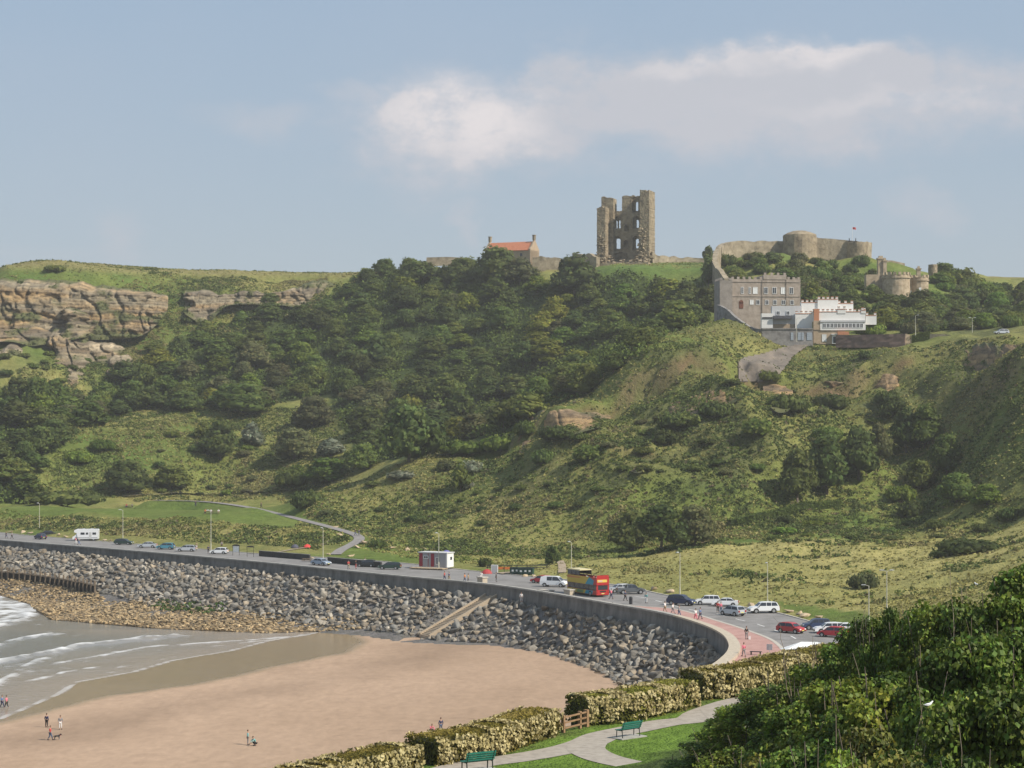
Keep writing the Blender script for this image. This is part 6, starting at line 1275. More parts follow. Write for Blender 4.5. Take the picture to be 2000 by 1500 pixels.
def campervan():
    q = G(168, 1056, ZP); A = empty('motorhome', (q.x, q.y, ZP+.005), R(184), 'white motorhome with an overcab parked on the promenade', 'motorhome', None, 1.0); L, W_ = 6.4, 2.25
    b = MB(); b.extr([(-3.2,.5),(-3.25,2.75),(-3.1,2.95),(2.2,2.95),(2.75,2.75),(2.85,2.2),(2.2,2.0),(1.9,.5)], -W_/2, W_/2); b.build('body', PNT['white'], A)
    c = MB(); c.extr([(1.6,.42),(1.6,1.98),(2.1,1.95),(2.75,1.25),(3.2,1.05),(3.3,.45)], -W_/2+.15, W_/2-.15); c.build('cab', PNT['white'], A)
    for y in (-W_/2-.01, W_/2+.01):
        for x, w, h, z in ((-2.2,.9,.55,1.85),(-.4,.55,.5,1.85),(.7,1.0,.55,1.85)): m = MB(); m.box((x, y, z), (w, .03, h)); m.build('window', M_glass, A)
        m = MB(); m.box((-1.2, y, 1.35), (.62, .025, 1.7)); m.build('door', M_rendg, A)
        m = MB(); m.box((-.2, y, .8), (5.6, .02, .12)); m.build('stripe', PNT['grey'], A)
    m = MB(); m.add([(2.14,-.85,1.92),(2.14,.85,1.92),(2.72,.85,1.30),(2.72,-.85,1.30)], [(0,1,2,3)]); o = m.build('windscreen', M_glass, A); o.location = (.03, 0, .03)
    ty = CARS['van'][5]; rim = CARS['van'][6]
    for x in (-2.0, 2.3):
        for sg in (-1, 1): w = obj('wheel', ty, A, (x, sg*(W_/2-.2), .36)); obj('rim', rim, w)
    m = MB(); m.box((-.2, 0, .42), (6.0, 1.9, .2)); m.build('underbody', M_trim, A)
    m = MB(); m.box((-1.5, 0, 3.0), (.7, .7, .14)); m.box((.6, 0, 3.0), (.5, .5, .14)); m.build('roof_vent', M_rendg, A)
campervan()
def bus():
    # double-decker, open at the back of the top deck; we see its back and its left side
    q = G(1165, 1166, ZP); Lb, W_ = 10.2, 2.5; A = empty('tour_bus', (q.x-1.3, q.y+4.4, ZP+.005), R(118), 'open-top double-decker tour bus, red at the back and yellow and blue along the side', 'bus')
    h1 = 2.1; top = 3.35
    M_y = mat('bus_yellow', (.52,.38,.06), rough=.4); M_b = mat('bus_blue', (.04,.28,.38), rough=.4); M_o = mat('bus_orange', (.50,.17,.05), rough=.4); M_cy = mat('bus_cream', (.62,.55,.33), rough=.5); M_gn = mat('bus_green', (.16,.24,.09), rough=.4)
    lower = MB(); lower.box((0, 0, (h1+.35)/2+.0), (Lb, W_, h1-.35+.0)); o = lower.build('lower_deck', PNT['red'], A)
    up = MB(); 
    for y in (-W_/2+.04, W_/2-.04): up.box((0, y, (h1+top)/2-.15), (Lb, .08, top-h1+.3-.0))
    up.box((-Lb/2+.04, 0, (h1+top)/2+.1), (.08, W_-.16, top-h1+.55)); up.box((Lb/2-.04, 0, (h1+top)/2), (.08, W_-.16, top-h1)); up.box((0, 0, h1+.02), (Lb-.2, W_-.2, .08)); up.build('upper_deck', PNT['red'], A)
    rf = MB(); rf.box((Lb/2-2.2, 0, 4.28), (4.4, W_+.05, .10)); rf.box((Lb/2-2.2, 0, 4.37), (4.0, W_-.3, .08)); rf.build('front_canopy', M_cy, A)
    gl = MB()
    for sg in (-1, 1): gl.box((Lb/2-2.2, sg*(W_/2-.05), (top+4.23)/2+.05), (4.1, .04, 4.2-top-.08))
    gl.box((Lb/2-.06, 0, (top+4.23)/2), (.04, W_-.3, .8)); gl.build('upper_windows', M_glass, A)
    fr = MB()
    for sg in (-1, 1):
        for k in range(4): fr.tube((Lb/2-.12-k*1.36, sg*(W_/2-.03), top), (Lb/2-.12-k*1.36, sg*(W_/2-.03), 4.24), .04, n=6)
        fr.tube((-Lb/2+.1, sg*(W_/2-.04), top+.22), (Lb/2-4.2, sg*(W_/2-.04), top+.22), .03, n=6)
    fr.build('frame', M_trim, A)
    for sg in (-1, 1):
        y = sg*(W_/2+.012)
        for name, m, pts in (('yellow_panel', M_y, [(Lb/2,.40),(-1.0,.40),(-1.5,1.05),(Lb/2,1.05)]), ('upper_panel', M_y, [(Lb/2,2.05),(-1.2,2.05),(-2.1,2.9),(-2.6,3.33),(Lb/2,3.33)]), ('blue_panel', M_b, [(-1.0,.40),(-3.6,.40),(-3.9,1.05),(-1.5,1.05)]), ('blue_swirl', M_b, [(-1.2,2.05),(-3.9,2.05),(-4.2,2.8),(-2.6,3.33),(-2.1,2.9)]), ('orange_stripe', M_o, [(Lb/2,2.85),(.6,2.95),(.4,3.12),(Lb/2,3.2)]), ('green_panel', M_gn, [(1.8,.45),(-.4,.45),(-.7,1.0),(1.4,1.0)])):
            dy = .006 if name in ('orange_stripe', 'green_panel') else 0; g = MB(); v = [(a, y+sg*dy, z) for a, z in pts]; g.add(v, [tuple(range(len(v)))]); g.build(name, m, A)
        g = MB(); g.box((0, y, 1.56), (Lb-.5, .02, .92)); go = g.build('lower_windows', M_glass, A)
        p = MB()
        for k in range(6): p.box((-Lb/2+1.0+k*1.65, sg*(W_/2+.028), 1.56), (.1, .02, .92))
        p.build('pillar', M_trim, go)
        w = MB(); w.box((-1.0, y, 2.45), (1.6, .02, .3)); 
    # the back: red, with a yellow sign too blurred to read, a dark window, lamps
    x = -Lb/2-.012; g = MB(); g.box((x, 0, 1.62), (.03, 1.9, .75)); g.build('rear_window', M_glass, A)
    g = MB(); g.box((x, .15, 2.75), (.03, 1.9, .46)); g.build('rear_sign', mat('sign_yellow', (.68,.50,.10), rough=.5), A)
    g = MB(); g.box((x, 0, .95), (.03, 1.2, .24)); g.build('engine_grille', M_trim, A)
    for sg in (-1, 1):
        for z in (.75, 1.15): g = MB(); g.box((x, sg*1.08, z), (.04, .2, .22)); g.build('tail_light', M_tail, A)
    g = MB(); g.box((x, 0, .58), (.04, .6, .14)); g.build('number_plate', M_plate, A)
    g = MB(); g.box((x-.02, .52, 2.75), (.03, .8, .2)); g.build('sign_stripe', mat('sign_pink', (.62,.40,.42), rough=.5), A)
    ty = MB(); ty.tube((0, -.14, 0), (0, .14, 0), .48, n=18); tm = ty.mesh('tyre', M_tyre); ri = MB(); ri.tube((0, -.15, 0), (0, .15, 0), .28, n=12); rm = ri.mesh('rim', M_rim)
    for xx in (-2.9, 3.2):
        for sg in (-1, 1): w = obj('wheel', tm, A, (xx, sg*(W_/2-.12), .48)); obj('rim', rm, w)
    g = MB(); g.box((0, 0, .30), (Lb-.4, W_-.2, .2)); g.build('underbody', M_trim, A)
    st = MB(); 
    for i in range(8):
        for y in (-.75, -.3, .3, .75): st.box((-Lb/2+1.0+i*.85, y, h1+.45), (.12, .4, .8))
    st.build('seats', mat('seat_blue', (.05,.07,.2)), A)
    return A, h1
BUS, BUS_H = bus()
# ---------------------------------------------------------------- lamp posts, kiosk, walls, signs
M_pole = mat('pole_cream', (.52,.50,.40), rough=.6); M_lamp = mat('lamp_housing', (.42,.43,.43), rough=.5)
def lamp_meshes():
    p = MB(); p.tube((0,0,0), (0,0,1.4), .13, .12, 8); p.tube((0,0,1.4), (0,0,7.6), .085, .055, 8); pm = p.mesh('pole', M_pole)
    a = MB(); a.tube((0,0,7.5), (.5,0,7.75), .04, n=6); h = MB(); h.box((.75,0,7.78), (.7,.26,.14), taper=.8); return pm, a.mesh('arm', M_pole), h.mesh('lantern', M_lamp)
LM = lamp_meshes()
def lamp(px, py, top, label, rz=0, z=None, loc=None, two=False):
    q = loc or G(px, py, ZP if z is None else z); h = (py-top)*q.y/F; A = empty('lamp_post', q, rz, label, 'lamp post', 'lamp posts along the promenade', (1, 1, h/7.8))
    obj('pole', LM[0], A); obj('arm', LM[1], A); obj('lantern', LM[2], A)
    if two: a = obj('arm', LM[1], A); b = obj('lantern', LM[2], A); a.rotation_euler = b.rotation_euler = (0, 0, math.pi)
    return A
for px, py, tp, lb in [(77,1042,982,'cream lamp post at the far left beside the dark cars'),(240,1057,995,'cream lamp post behind the dark green car'),(412,1076,996,'cream lamp post behind the white hatchback'),(631,1099,1030,'cream lamp post between the two black walls'),(857,1112,1040,'thin cream lamp post in front of the white kiosk'),(1116,1128,1057,'cream lamp post behind the tour bus'),(1328,1163,1078,'cream lamp post above the dark people carrier'),(1499,1187,1098,'cream lamp post behind the angled white estate car')]: lamp(px, py, tp, lb, R(random.choice((200, 230, 250))))
lamp(1697,1222,1149,'short lamp post nearest the thicket on the lawn edge', R(170), loc=T(1697,1215,230)); lamp(1732,1200,1117,'tall double-headed lamp post rising behind the thicket', 0, loc=T(1732,1196,230), two=True)
lamp(1556,667,620,'tiny lamp post in front of the garage wall on the hill', 0, loc=P(1556,668,607)); lamp(1899,662,618,'tiny double-headed lamp post on the hilltop terrace', 0, loc=P(1899,664,594), two=True)
lamp(1788,640,600,'tiny lamp post among the trees above the terrace hedge', 0, loc=P(1788,655,598))
def kiosk():
    q = G(852, 1112, ZP); d = q.y+2.0; s = d/F; A = empty('kiosk', ((852-1000)*s, d, ZP+.1), R(-26), 'small flat-roofed beach kiosk, grey and maroon front and white end', 'kiosk'); L, W_, H_ = 6.4, 3.0, 2.9
    M_k = mat('kiosk_grey', (.33,.33,.345), rough=.6); M_mar = mat('maroon', (.27,.03,.05), rough=.5)
    b = MB(); b.box((0, 0, H_/2+.3), (L, W_, H_)); b.build('body', M_k, A)
    e = MB(); e.box((L/2+.02, 0, H_/2+.3), (.06, W_, H_-.04)); e.build('end_wall', M_wframe, A); e = MB(); e.box((L/2-.0, -W_/2-.01, H_/2+.3), (.3, .05, H_)); e.build('corner_panel', M_wframe, A)
    r = MB(); r.box((0, 0, H_+.36), (L+.4, W_+.4, .16)); r.build('roof', M_rendg, A)
    for x, w in ((-2.75, .8), (-.05, .75), (-1.05,.12)): p = MB(); p.box((x, -W_/2-.03, H_/2+.3), (w, .05, H_-.2)); p.build('maroon_panel', M_mar, A)
    for x, z, w, h in ((-1.55,2.3,1.1,.6),(1.05,1.6,.7,1.6)): window(A, x, -W_/2-.02, z, w, h)
    p = MB(); p.box((L/2+.07, .35, 2.1), (.05, .75, .6)); p.build('end_window', M_glass, A)
    p = MB(); p.box((-.4, -W_/2-1.2, .14), (L+1.4, 2.2, .16)); 
    for i in range(7): p.box((-L/2-.6+i*1.15, -W_/2-2.2, .35), (.06, .06, .5))
    p.build('deck', MATS['sandstone'], A)
kiosk()
def bankwall(pts, label):
    A = G(*pts[0], ZP); B = G(*pts[1], ZP); c = (A+B)/2; L = (B-A).length; rz = math.atan2(B.y-A.y, B.x-A.x); o = empty('black_wall', (c.x, c.y, ZP), rz, label, 'wall', 'low black walls behind the promenade')
    m = MB(); m.box((0, 0, .55), (L, .35, 1.25)); m.build('panel', mat('black_boards', [(.035,.035,.035), (.06,.058,.055)], scale=4) if 'black_boards' not in MATS else MATS['black_boards'], o); m = MB(); m.box((0, 0, 1.2), (L+.1, .5, .1)); m.build('coping', M_slope, o)
    m = MB(); [m.box((-L/2+.4+i*(L-.8)/7, -.2, .55), (.12, .08, 1.15)) for i in range(8)]; m.build('battens', M_trim, o)
bankwall([(507,1086),(605,1094)], 'long low black wall left of the footpath, behind the promenade'); bankwall([(641,1099),(745,1109)], 'low black wall right of the footpath, behind the parked black car')
def noticeboard(px, py, label, board):
    q = G(px, py, ZP); o = empty('notice_board', q, R(-8), label, 'notice board', 'notice boards on the verge'); W_, H_ = 1.5, 2.5
    m = MB()
    for sg in (-1, 1): m.tube((sg*W_/2, 0, 0), (sg*W_/2, 0, H_-.3), .05, n=6)
    m.build('posts', M_trim, o); m = MB(); n = 10; v = [(W_*.62*math.cos(math.pi*i/n), H_-.35+.38*math.sin(math.pi*i/n)) for i in range(n+1)]; m.extr(v, -.06, .06); m.build('curved_top', M_trim, o)
    m = MB(); m.box((0, 0, 1.45), (W_-.12, .06, 1.35)); 
    if board: m.build('board', mat('poster', [(.22,.30,.38), (.38,.42,.45), (.5,.5,.48)], scale=3), o)
    else: v = MB(); v.box((0, 0, .75), (W_-.1, .05, .06)); v.build('rail', M_trim, o)
noticeboard(461, 1085, 'black-framed notice board with a blue poster on the verge', True); noticeboard(489, 1088, 'empty black frame right of the blue notice board', False)
def pillar(px, py, label, w=1.5, h=1.1):
    q = G(px, py, ZP); d = dist(np.array([q.x]), np.array([q.y]), WALL)[0]; o = empty('wall_pillar', (q.x, q.y, ZP-.6), R(-48), label, 'pillar', 'cream pillars on the sea wall')
    m = MB(); m.box((0, 0, h/2), (w, 1.2, h+.6)); m.build('shaft', M_cope, o); m = MB(); m.box((0, 0, h+.4), (w+.25, 1.45, .2)); m.build('cap', M_kerb, o)
pillar(942, 1141, 'cream pillar on the sea wall at the head of the stone steps', 1.5, 1.5); pillar(1112, 1163, 'cream pillar on the sea wall in front of the bus', 1.5, 1.2)
pillar(1066, 1156, 'flat cream block on the sea wall between two pillars', 2.8, .5)
def steps():
    a, b = Vector((*STAIR_A, ZP-1.2)), Vector((*STAIR_B, 1.4)); dv = b-a; L = math.hypot(dv.x, dv.y); rz = math.atan2(dv.y, dv.x); o = empty('stone_steps', a, rz, 'long sand-coloured stone stairway crossing the boulders from the sea wall to the beach', 'steps')
    n = 34; m = MB(); W_ = 3.1
    for i in range(n):
        x = L*(i+.5)/n; z = dv.z*(i+1)/n; m.box((x, 0, z-1.1), (L/n+.003*(i % 2), W_, 2.3))
    m.build('treads', mat('sandy_stone', [(.36,.285,.20), (.46,.37,.265)], scale=1, detail=8, bump=.3), o); m = MB()
    for sg in (-1, 1):
        y = sg*(W_/2+.25); m.add([(0, y-.22, -2.4), (L, y-.22, dv.z-2.4), (L, y-.22, dv.z+.3), (0, y-.22, .35), (0, y+.22, -2.4), (L, y+.22, dv.z-2.4), (L, y+.22, dv.z+.3), (0, y+.22, .35)], [(0,1,2,3),(7,6,5,4),(3,2,6,7),(0,3,7,4),(1,5,6,2)])
    m.build('side_walls', MATS['sandy_stone'], o); m = MB(); m.box((-2.2, 0, -1.2), (5.2, 4.2, 2.6)); m.build('landing', MATS['sandy_stone'], o)
steps()
def groyne():
    ln = smooth_line([g2(-60,1107,5.4), g2(0,1118,4.4), g2(60,1128,3.7), g2(120,1140,3.0), g2(186,1156,2.3)], 1.0); c = ln[len(ln)//2]; o = empty('timber_groyne', (c[0], c[1], 2), 0, 'row of dark upright timber posts holding back the boulders at the left', 'groyne')
    g = MB(); zz = lambda p: float(np.interp(p[0], [-140, -85], [5.6, 3.8]))
    for p in ln[::2]: t = zz(p); g.box((p[0]-c[0], p[1]-c[1]-.3, t/2-2+.3), (.32, .32, t+1.0)) 
    g.build('posts', mat('dark_timber', [(.16,.12,.08), (.26,.20,.14)], scale=2), o); b = MB()
    A_ = ln-c; n = len(A_); ribbon(A_, A_, -2, np.array([zz(p)-2.4 for p in ln]), b); b.build('planks', mat('black_timber', (.02,.018,.015)), o)
    s = MB(); [s.tube((A_[i][0], A_[i][1]-.35, zz(ln[i])-2.2), (A_[i+1][0], A_[i+1][1]-.35, zz(ln[i+1])-2.2), .12, n=6) for i in range(n-1)]; s.build('rail', MATS['dark_timber'], o)
groyne()
def tent(px, py, col, label, s=1.0, z=None, nm='tent'):
    q = T(px, py, 250); o = empty(nm, q, R(20), label, 'tent'); m = MB(); n = 12; v = [(0, 0, 1.15*s)]; 
    for k, (r_, z_) in enumerate(((.45, 1.02), (.85, .68), (1.05, .3), (1.1, 0))):
        v += [(r_*s*1.15*math.cos(6.283*i/n), r_*s*math.sin(6.283*i/n)*.9, z_*s) for i in range(n)]
    f = [(0, 1+i, 1+(i+1) % n) for i in range(n)]; f = [(a, b, c_) for a, b, c_ in f]
    for k in range(3): f += [(1+k*n+i, 1+(k+1)*n+i, 1+(k+1)*n+(i+1) % n, 1+k*n+(i+1) % n) for i in range(n)]
    m.add(v, f); m.build('canopy', mat('tent_'+label.split()[0], col, rough=.7), o); m = MB(); m.add([(-.3*s,-1.0*s,.02),(.3*s,-1.0*s,.02),(.0,-.72*s,.7*s)], [(0,1,2)]); m.build('opening', M_dark, o)
tent(600, 1070, (.62,.06,.05), 'red beach tent on the grass above the left black wall', .75); tent(576, 1070, (.08,.08,.11), 'dark grey beach tent left of the red one', .75); tent(872, 1084, (.12,.12,.36), 'blue beach tent behind the white kiosk', 1.0)
tent(951, 1122, (.38,.05,.05), 'maroon beach tent beside the sea wall gap', .95)
def bins():
    r = [(1003, 1121), (1011, 1121), (1019, 1122), (1028, 1122), (1036, 1122)]
    lab = ['leftmost of the dark green wheeled bins', 'second from left of the dark green wheeled bins', 'middle one of the dark green wheeled bins', 'fourth from left of the dark green wheeled bins', 'rightmost of the dark green wheeled bins']
    bm_ = MB(); bm_.box((0,0,.6), (1.2,.95,1.05), taper=1.06); B_ = bm_.mesh('body', mat('bin_green', (.02,.06,.045), rough=.5)); l = MB(); l.box((0,0,1.2), (1.3,1.05,.14)); l.box((0,-.1,1.3), (1.2,.6,.1)); L_ = l.mesh('lid', mat('bin_lid', (.03,.05,.045))); w = MB(); [w.tube((a-.06,b,.09),(a+.06,b,.09),.1,n=8) for a in (-.45,.45) for b in (-.35,.35)]; W_ = w.mesh('wheels', M_tyre); k = MB(); k.box((0,-.52,.7), (.4,.03,.35)); K_ = k.mesh('label', M_wframe)
    for (px, py), t in zip(r, lab):
        q = T(px, py, 300); o = empty('wheeled_bin', q, R(-20), t+' on the verge', 'bin', 'dark green bins on the verge'); obj('body', B_, o); obj('lid', L_, o); obj('wheels', W_, o); obj('label', K_, o)
    q = T(985, 1117, 300); o = empty('barrier', q, R(-5), 'orange plastic barrier on the verge left of the green bins', 'barrier'); m = MB(); m.box((0,0,.75), (3.6,.08,.5)); m.build('panel', mat('barrier_orange', (.55,.16,.04)), o); m = MB(); [m.box((x,0,.5), (.08,.3,1.0)) for x in (-1.7,0,1.7)]; m.build('feet', M_trim, o)
    q = T(966, 1121, 300); o = empty('grey_cabinet', q, R(-10), 'grey upright cabinet between the maroon tent and the orange barrier', 'cabinet'); m = MB(); m.box((0,0,.9), (1.3,.6,1.8)); m.build('body', M_rendg, o); m = MB(); m.box((0,-.32,.95), (.55,.04,1.5)); m.box((.5,-.32,.95), (.2,.04,1.5)); m.build('door', M_lamp, o)
    q = T(1010, 1113, 300); o = empty('rail_fence', q, 0, 'low dark rail fence behind the green bins', 'fence'); m = MB(); [m.box((x, 0, .5), (.12,.12,1.1)) for x in np.arange(-6, 7, 2.0)]; m.build('posts', M_trim, o); m = MB(); m.box((0,-.08,.9), (12.4,.06,.12)); m.box((0,-.08,.5), (12.4,.06,.12)); m.build('rails', M_trim, o)
    q = G(1232, 1180, ZP); o = empty('litter_bin', q, 0, 'black litter bin on the pavement below the pickup truck', 'litter bin'); m = MB(); m.tube((0,0,0),(0,0,1.0),.28,.3,12); m.build('body', M_dark, o); m = MB(); m.tube((0,0,1.05),(0,0,1.25),.33,.2,12); m.build('hood', M_trim, o)
bins()
def road_sign():
    q = G(1503, 1296, ZP+.1); o = empty('road_sign', q, R(-25), 'grey backed road sign on a thin post at the near end of the red pavement', 'sign'); m = MB(); m.tube((0,0,0),(0,0,2.3),.04,n=6); m.build('post', M_lamp, o); m = MB(); m.box((0,0,2.05), (.75,.04,.75)); m.build('panel', M_rendg, o)
    for px, lb in ((1486, 'thin pole on the red pavement left of the road sign'), (1457, 'short bollard at the near edge of the red pavement')):
        q = G(px, 1302, ZP+.1); o = empty('bollard', q, 0, lb, 'bollard'); m = MB(); m.tube((0,0,0),(0,0,1.2 if px == 1486 else .7),.05,n=8); m.build('post', M_pole, o); m = MB(); m.tube((0,0,1.2 if px == 1486 else .7),(0,0,1.3 if px == 1486 else .8),.07,.03,n=8); m.build('cap', M_pole, o)
    q = G(1565, 1283, ZP); A = empty('white_canopy', (q.x, q.y, ZP-1.0), R(12), 'white sloping canopy roof showing just above the flowering hedge', 'canopy'); m = MB(); m.add([(-2.6,-1,2.0),(2.6,-1,2.75),(2.6,1,2.75),(-2.6,1,2.0),(0,0,2.95)], [(0,1,4),(1,2,4),(2,3,4),(3,0,4)]); m.build('roof', M_wframe, A); m = MB(); [m.tube((x,y,0),(x,y,2.1),.04,n=6) for x in (-2.4,2.4) for y in (-.9,.9)]; m.build('legs', M_lamp, A)
road_sign()
def picnic(px, py, label, n=1):
    q = T(px, py, 400); o = empty('picnic_table', q, R(random.uniform(-20, 20)), label, 'picnic table', 'picnic tables on the lawn'); m = MB(); m.box((0,0,.75), (2.2,.8,.06)); m.build('table_top', MATS['dark_timber'], o)
    for sg in (-1, 1): m = MB(); m.box((0, sg*.75, .45), (2.2,.28,.05)); m.build('seat', MATS['dark_timber'], o)
    for sg in (-1, 1):
        m = MB(); m.tube((sg*.8,-.8,0),(sg*.8,-.2,.75),.05,n=6); m.tube((sg*.8,.8,0),(sg*.8,.2,.75),.05,n=6); m.box((sg*.8,0,.42), (.06,1.7,.08)); m.build('leg', MATS['dark_timber'], o)
for px, py, lb in ((253,991,'picnic table at the back of the lawn, left one'),(407,1003,'picnic table on the lawn, left of a pair by the third lamp'),(421,1003,'picnic table on the lawn, right of a pair by the third lamp'),(713,1063,'picnic table beside the footpath bend'),(600,1098,'picnic bench at the end of the left black wall')): picnic(px, py, lb)
# ---------------------------------------------------------------- people and a dog
M_skin = mat('skin', (.45,.27,.19), rough=.6); M_hair = mat('hair', [(.05,.03,.02), (.10,.06,.035)], scale=9); M_shoe = mat('shoe', (.04,.04,.045)); M_eye = mat('eye', (.02,.02,.02)); M_lip = mat('lip', (.35,.10,.09))
CLO = {}
def cloth(c):
    if c not in CLO:
        CLO[c] = mat('cloth_'+c, {'navy': (.03,.04,.10), 'black': (.02,.02,.022), 'white': (.72,.70,.68), 'red': (.45,.05,.05), 'pink': (.62,.16,.22), 'grey': (.22,.22,.23), 'blue': (.10,.17,.33), 'teal': (.18,.42,.42), 'khaki': (.30,.24,.15), 'denim': (.08,.12,.20), 'orange': (.55,.2,.06)}[c], rough=.85)
    return CLO[c]
def skin(name, pts, edges, rad, m, root=0, sub=1):
    me = bpy.data.meshes.new(name); me.from_pydata(pts, edges, []); o = bpy.data.objects.new(name, me); C.objects.link(o)
    md = o.modifiers.new('s', 'SKIN'); md.use_smooth_shade = True; o.modifiers.new('d', 'SUBSURF').levels = sub
    for i, r in enumerate(rad):
        s = me.skin_vertices[0].data[i]; s.radius = (r, r) if isinstance(r, (int, float)) else r; s.use_root = i == root
    bpy.context.view_layer.update(); n = bpy.data.meshes.new_from_object(o.evaluated_get(bpy.context.evaluated_depsgraph_get())); bpy.data.objects.remove(o); n.name = name; n.materials.clear(); n.materials.append(m); return n
def pose_pts(kind):
    # facing -y; metres; x to the figure's left
    if kind == 'crouch': J = dict(pel=(0,.12,.38), ch=(0,-.12,.72), nk=(0,-.2,.88), hd=(0,-.26,1.0), hip=.11, kn=(.17,-.25,.46), an=(.14,.05,.10), toe=(.15,-.14,.03), sh=.17, el=(.24,-.38,.62), wr=(.14,-.52,.36), kn2=(-.17,-.25,.46), an2=(-.14,.05,.10), toe2=(-.15,-.14,.03), el2=(-.24,-.38,.62), wr2=(-.12,-.55,.34))
    elif kind == 'walk': J = dict(pel=(0,0,.93), ch=(0,-.02,1.28), nk=(0,-.02,1.46), hd=(0,-.04,1.62), hip=.10, kn=(.11,-.16,.50), an=(.11,-.26,.09), toe=(.12,-.42,.05), sh=.19, el=(.25,.12,1.13), wr=(.25,.10,.90), kn2=(-.11,.02,.49), an2=(-.11,.28,.14), toe2=(-.11,.18,.03), el2=(-.26,-.10,1.12), wr2=(-.24,-.26,.95))
    elif kind == 'sit': J = dict(pel=(0,.05,.55), ch=(0,.03,.90), nk=(0,.02,1.07), hd=(0,0,1.22), hip=.10, kn=(.13,-.40,.55), an=(.13,-.42,.12), toe=(.13,-.56,.05), sh=.18, el=(.25,-.08,.78), wr=(.14,-.28,.68), kn2=(-.13,-.40,.55), an2=(-.13,-.42,.12), toe2=(-.13,-.56,.05), el2=(-.25,-.08,.78), wr2=(-.14,-.28,.68))
    else: J = dict(pel=(0,0,.94), ch=(0,0,1.29), nk=(0,0,1.47), hd=(0,-.02,1.63), hip=.10, kn=(.12,-.02,.50), an=(.13,.02,.09), toe=(.15,-.14,.04), sh=.19, el=(.27,.03,1.12), wr=(.26,-.08,.90), kn2=(-.12,-.02,.50), an2=(-.13,.02,.09), toe2=(-.15,-.14,.04), el2=(-.27,.03,1.12), wr2=(-.26,-.06,.88))
    return {k: (Vector(v) if isinstance(v, tuple) else v) for k, v in J.items()}
PEOPLE = {}
def person_parts(kind):
    J = pose_pts(kind); pts = []; ed = []; rd = []
    def a(p, r, par=None):
        pts.append(tuple(p)); rd.append(r)
        if par is not None: ed.append((par, len(pts)-1))
        return len(pts)-1
    pel = a(J['pel'], .125); mid = a(J['pel'].lerp(J['ch'], .5), (.115, .095), pel); ch = a(J['ch'], (.145, .11), mid); nk = a(J['nk'], .055, ch); up = (J['hd']-J['nk']).normalized()
    h0 = a(J['hd']-up*.02, (.070, .078), nk); h1 = a(J['hd']+up*.085, (.072, .085), h0); a(J['hd']+up*.14, .045, h1)
    for sg, s in ((1, ''), (-1, '2')):
        hp = a(J['pel']+Vector((sg*J['hip'], 0, -.06)), .095, pel); k = a(J['kn'+s], .062, hp); n = a(J['an'+s], .042, k); a(J['toe'+s], .032, n)
        sh = a(J['ch']+Vector((sg*J['sh'], 0, .10)), .062, ch); e = a(J['el'+s], .044, sh); w = a(J['wr'+s], .028, e); d = (J['wr'+s]-J['el'+s]).normalized(); pm = a(J['wr'+s]+d*.07, (.034, .018), w)
        side = Vector((0, 1, 0)) if abs(d.y) < .8 else Vector((1, 0, 0)); side = (side-d*side.dot(d)).normalized(); nn = d.cross(side)
        for q, (o, L) in enumerate(((-.030, .072), (-.010, .082), (.010, .078), (.029, .062))):
            b = J['wr'+s]+d*.075+side*o; f1 = a(b+d*.02, .0095, pm); f2 = a(b+d*L*.6+nn*sg*.008, .0085, f1); a(b+d*L+nn*sg*.024, .0075, f2)
        t = a(J['wr'+s]+d*.035-side*.038, .0105, pm); a(J['wr'+s]+d*.07-side*.058, .009, t)
    body = skin('body', pts, ed, rd, M_skin, 0, 1)
    hd = J['hd']+up*.04
    # face: nose, brows over the eyes, mouth, ears on the one surface mesh of the head
    f = MB()
    f.add([(hd.x-.016, hd.y-.082, hd.z-.03), (hd.x+.016, hd.y-.082, hd.z-.03), (hd.x, hd.y-.108, hd.z-.028), (hd.x, hd.y-.084, hd.z+.02)], [(0,1,2),(0,2,3),(2,1,3)]); 
    for sg in (-1, 1): f.box((hd.x+sg*.082, hd.y+.005, hd.z-.005), (.016, .035, .06))
    face = f.mesh('nose_and_ears', M_skin)
    e = MB(); [e.box((hd.x+sg*.032, hd.y-.082, hd.z+.018), (.022, .012, .012)) for sg in (-1, 1)]; eye = e.mesh('eyes', M_eye); l = MB(); l.box((hd.x, hd.y-.080, hd.z-.058), (.045, .012, .010)); lip = l.mesh('mouth', M_lip)
    v, F_ = ICO2; v = v*[.090, .100, .105]+[hd.x, hd.y+.022, hd.z+.042]; keep = [tuple(int(i) for i in t) for t in F_ if not (v[t].mean(0)[1] < hd.y-.035 and v[t].mean(0)[2] < hd.z+.07) and v[t].mean(0)[2] > hd.z-.07]
    hair = mesh_np('hair', v, keep, M_hair, True)
    def sub(names, rr):
        P_, E_, R_ = [], [], []
        for chain in names:
            last = None
            for key, r in zip(chain, rr[chain[0]] if isinstance(rr, dict) else rr):
                pass
        return None
    def chain_mesh(name, chains, m):
        P_, E_, R_, idx = [], [], [], {}
        for ch_ in chains:
            last = None
            for key, p, r in ch_:
                if key not in idx: idx[key] = len(P_); P_.append(tuple(p)); R_.append(r)
                if last is not None: E_.append((last, idx[key]))
                last = idx[key]
        return skin(name, P_, E_, R_, m, 0, 1)
    hipL, hipR = J['pel']+Vector((J['hip'], 0, -.06)), J['pel']+Vector((-J['hip'], 0, -.06)); shL, shR = J['ch']+Vector((J['sh'], 0, .10)), J['ch']+Vector((-J['sh'], 0, .10))
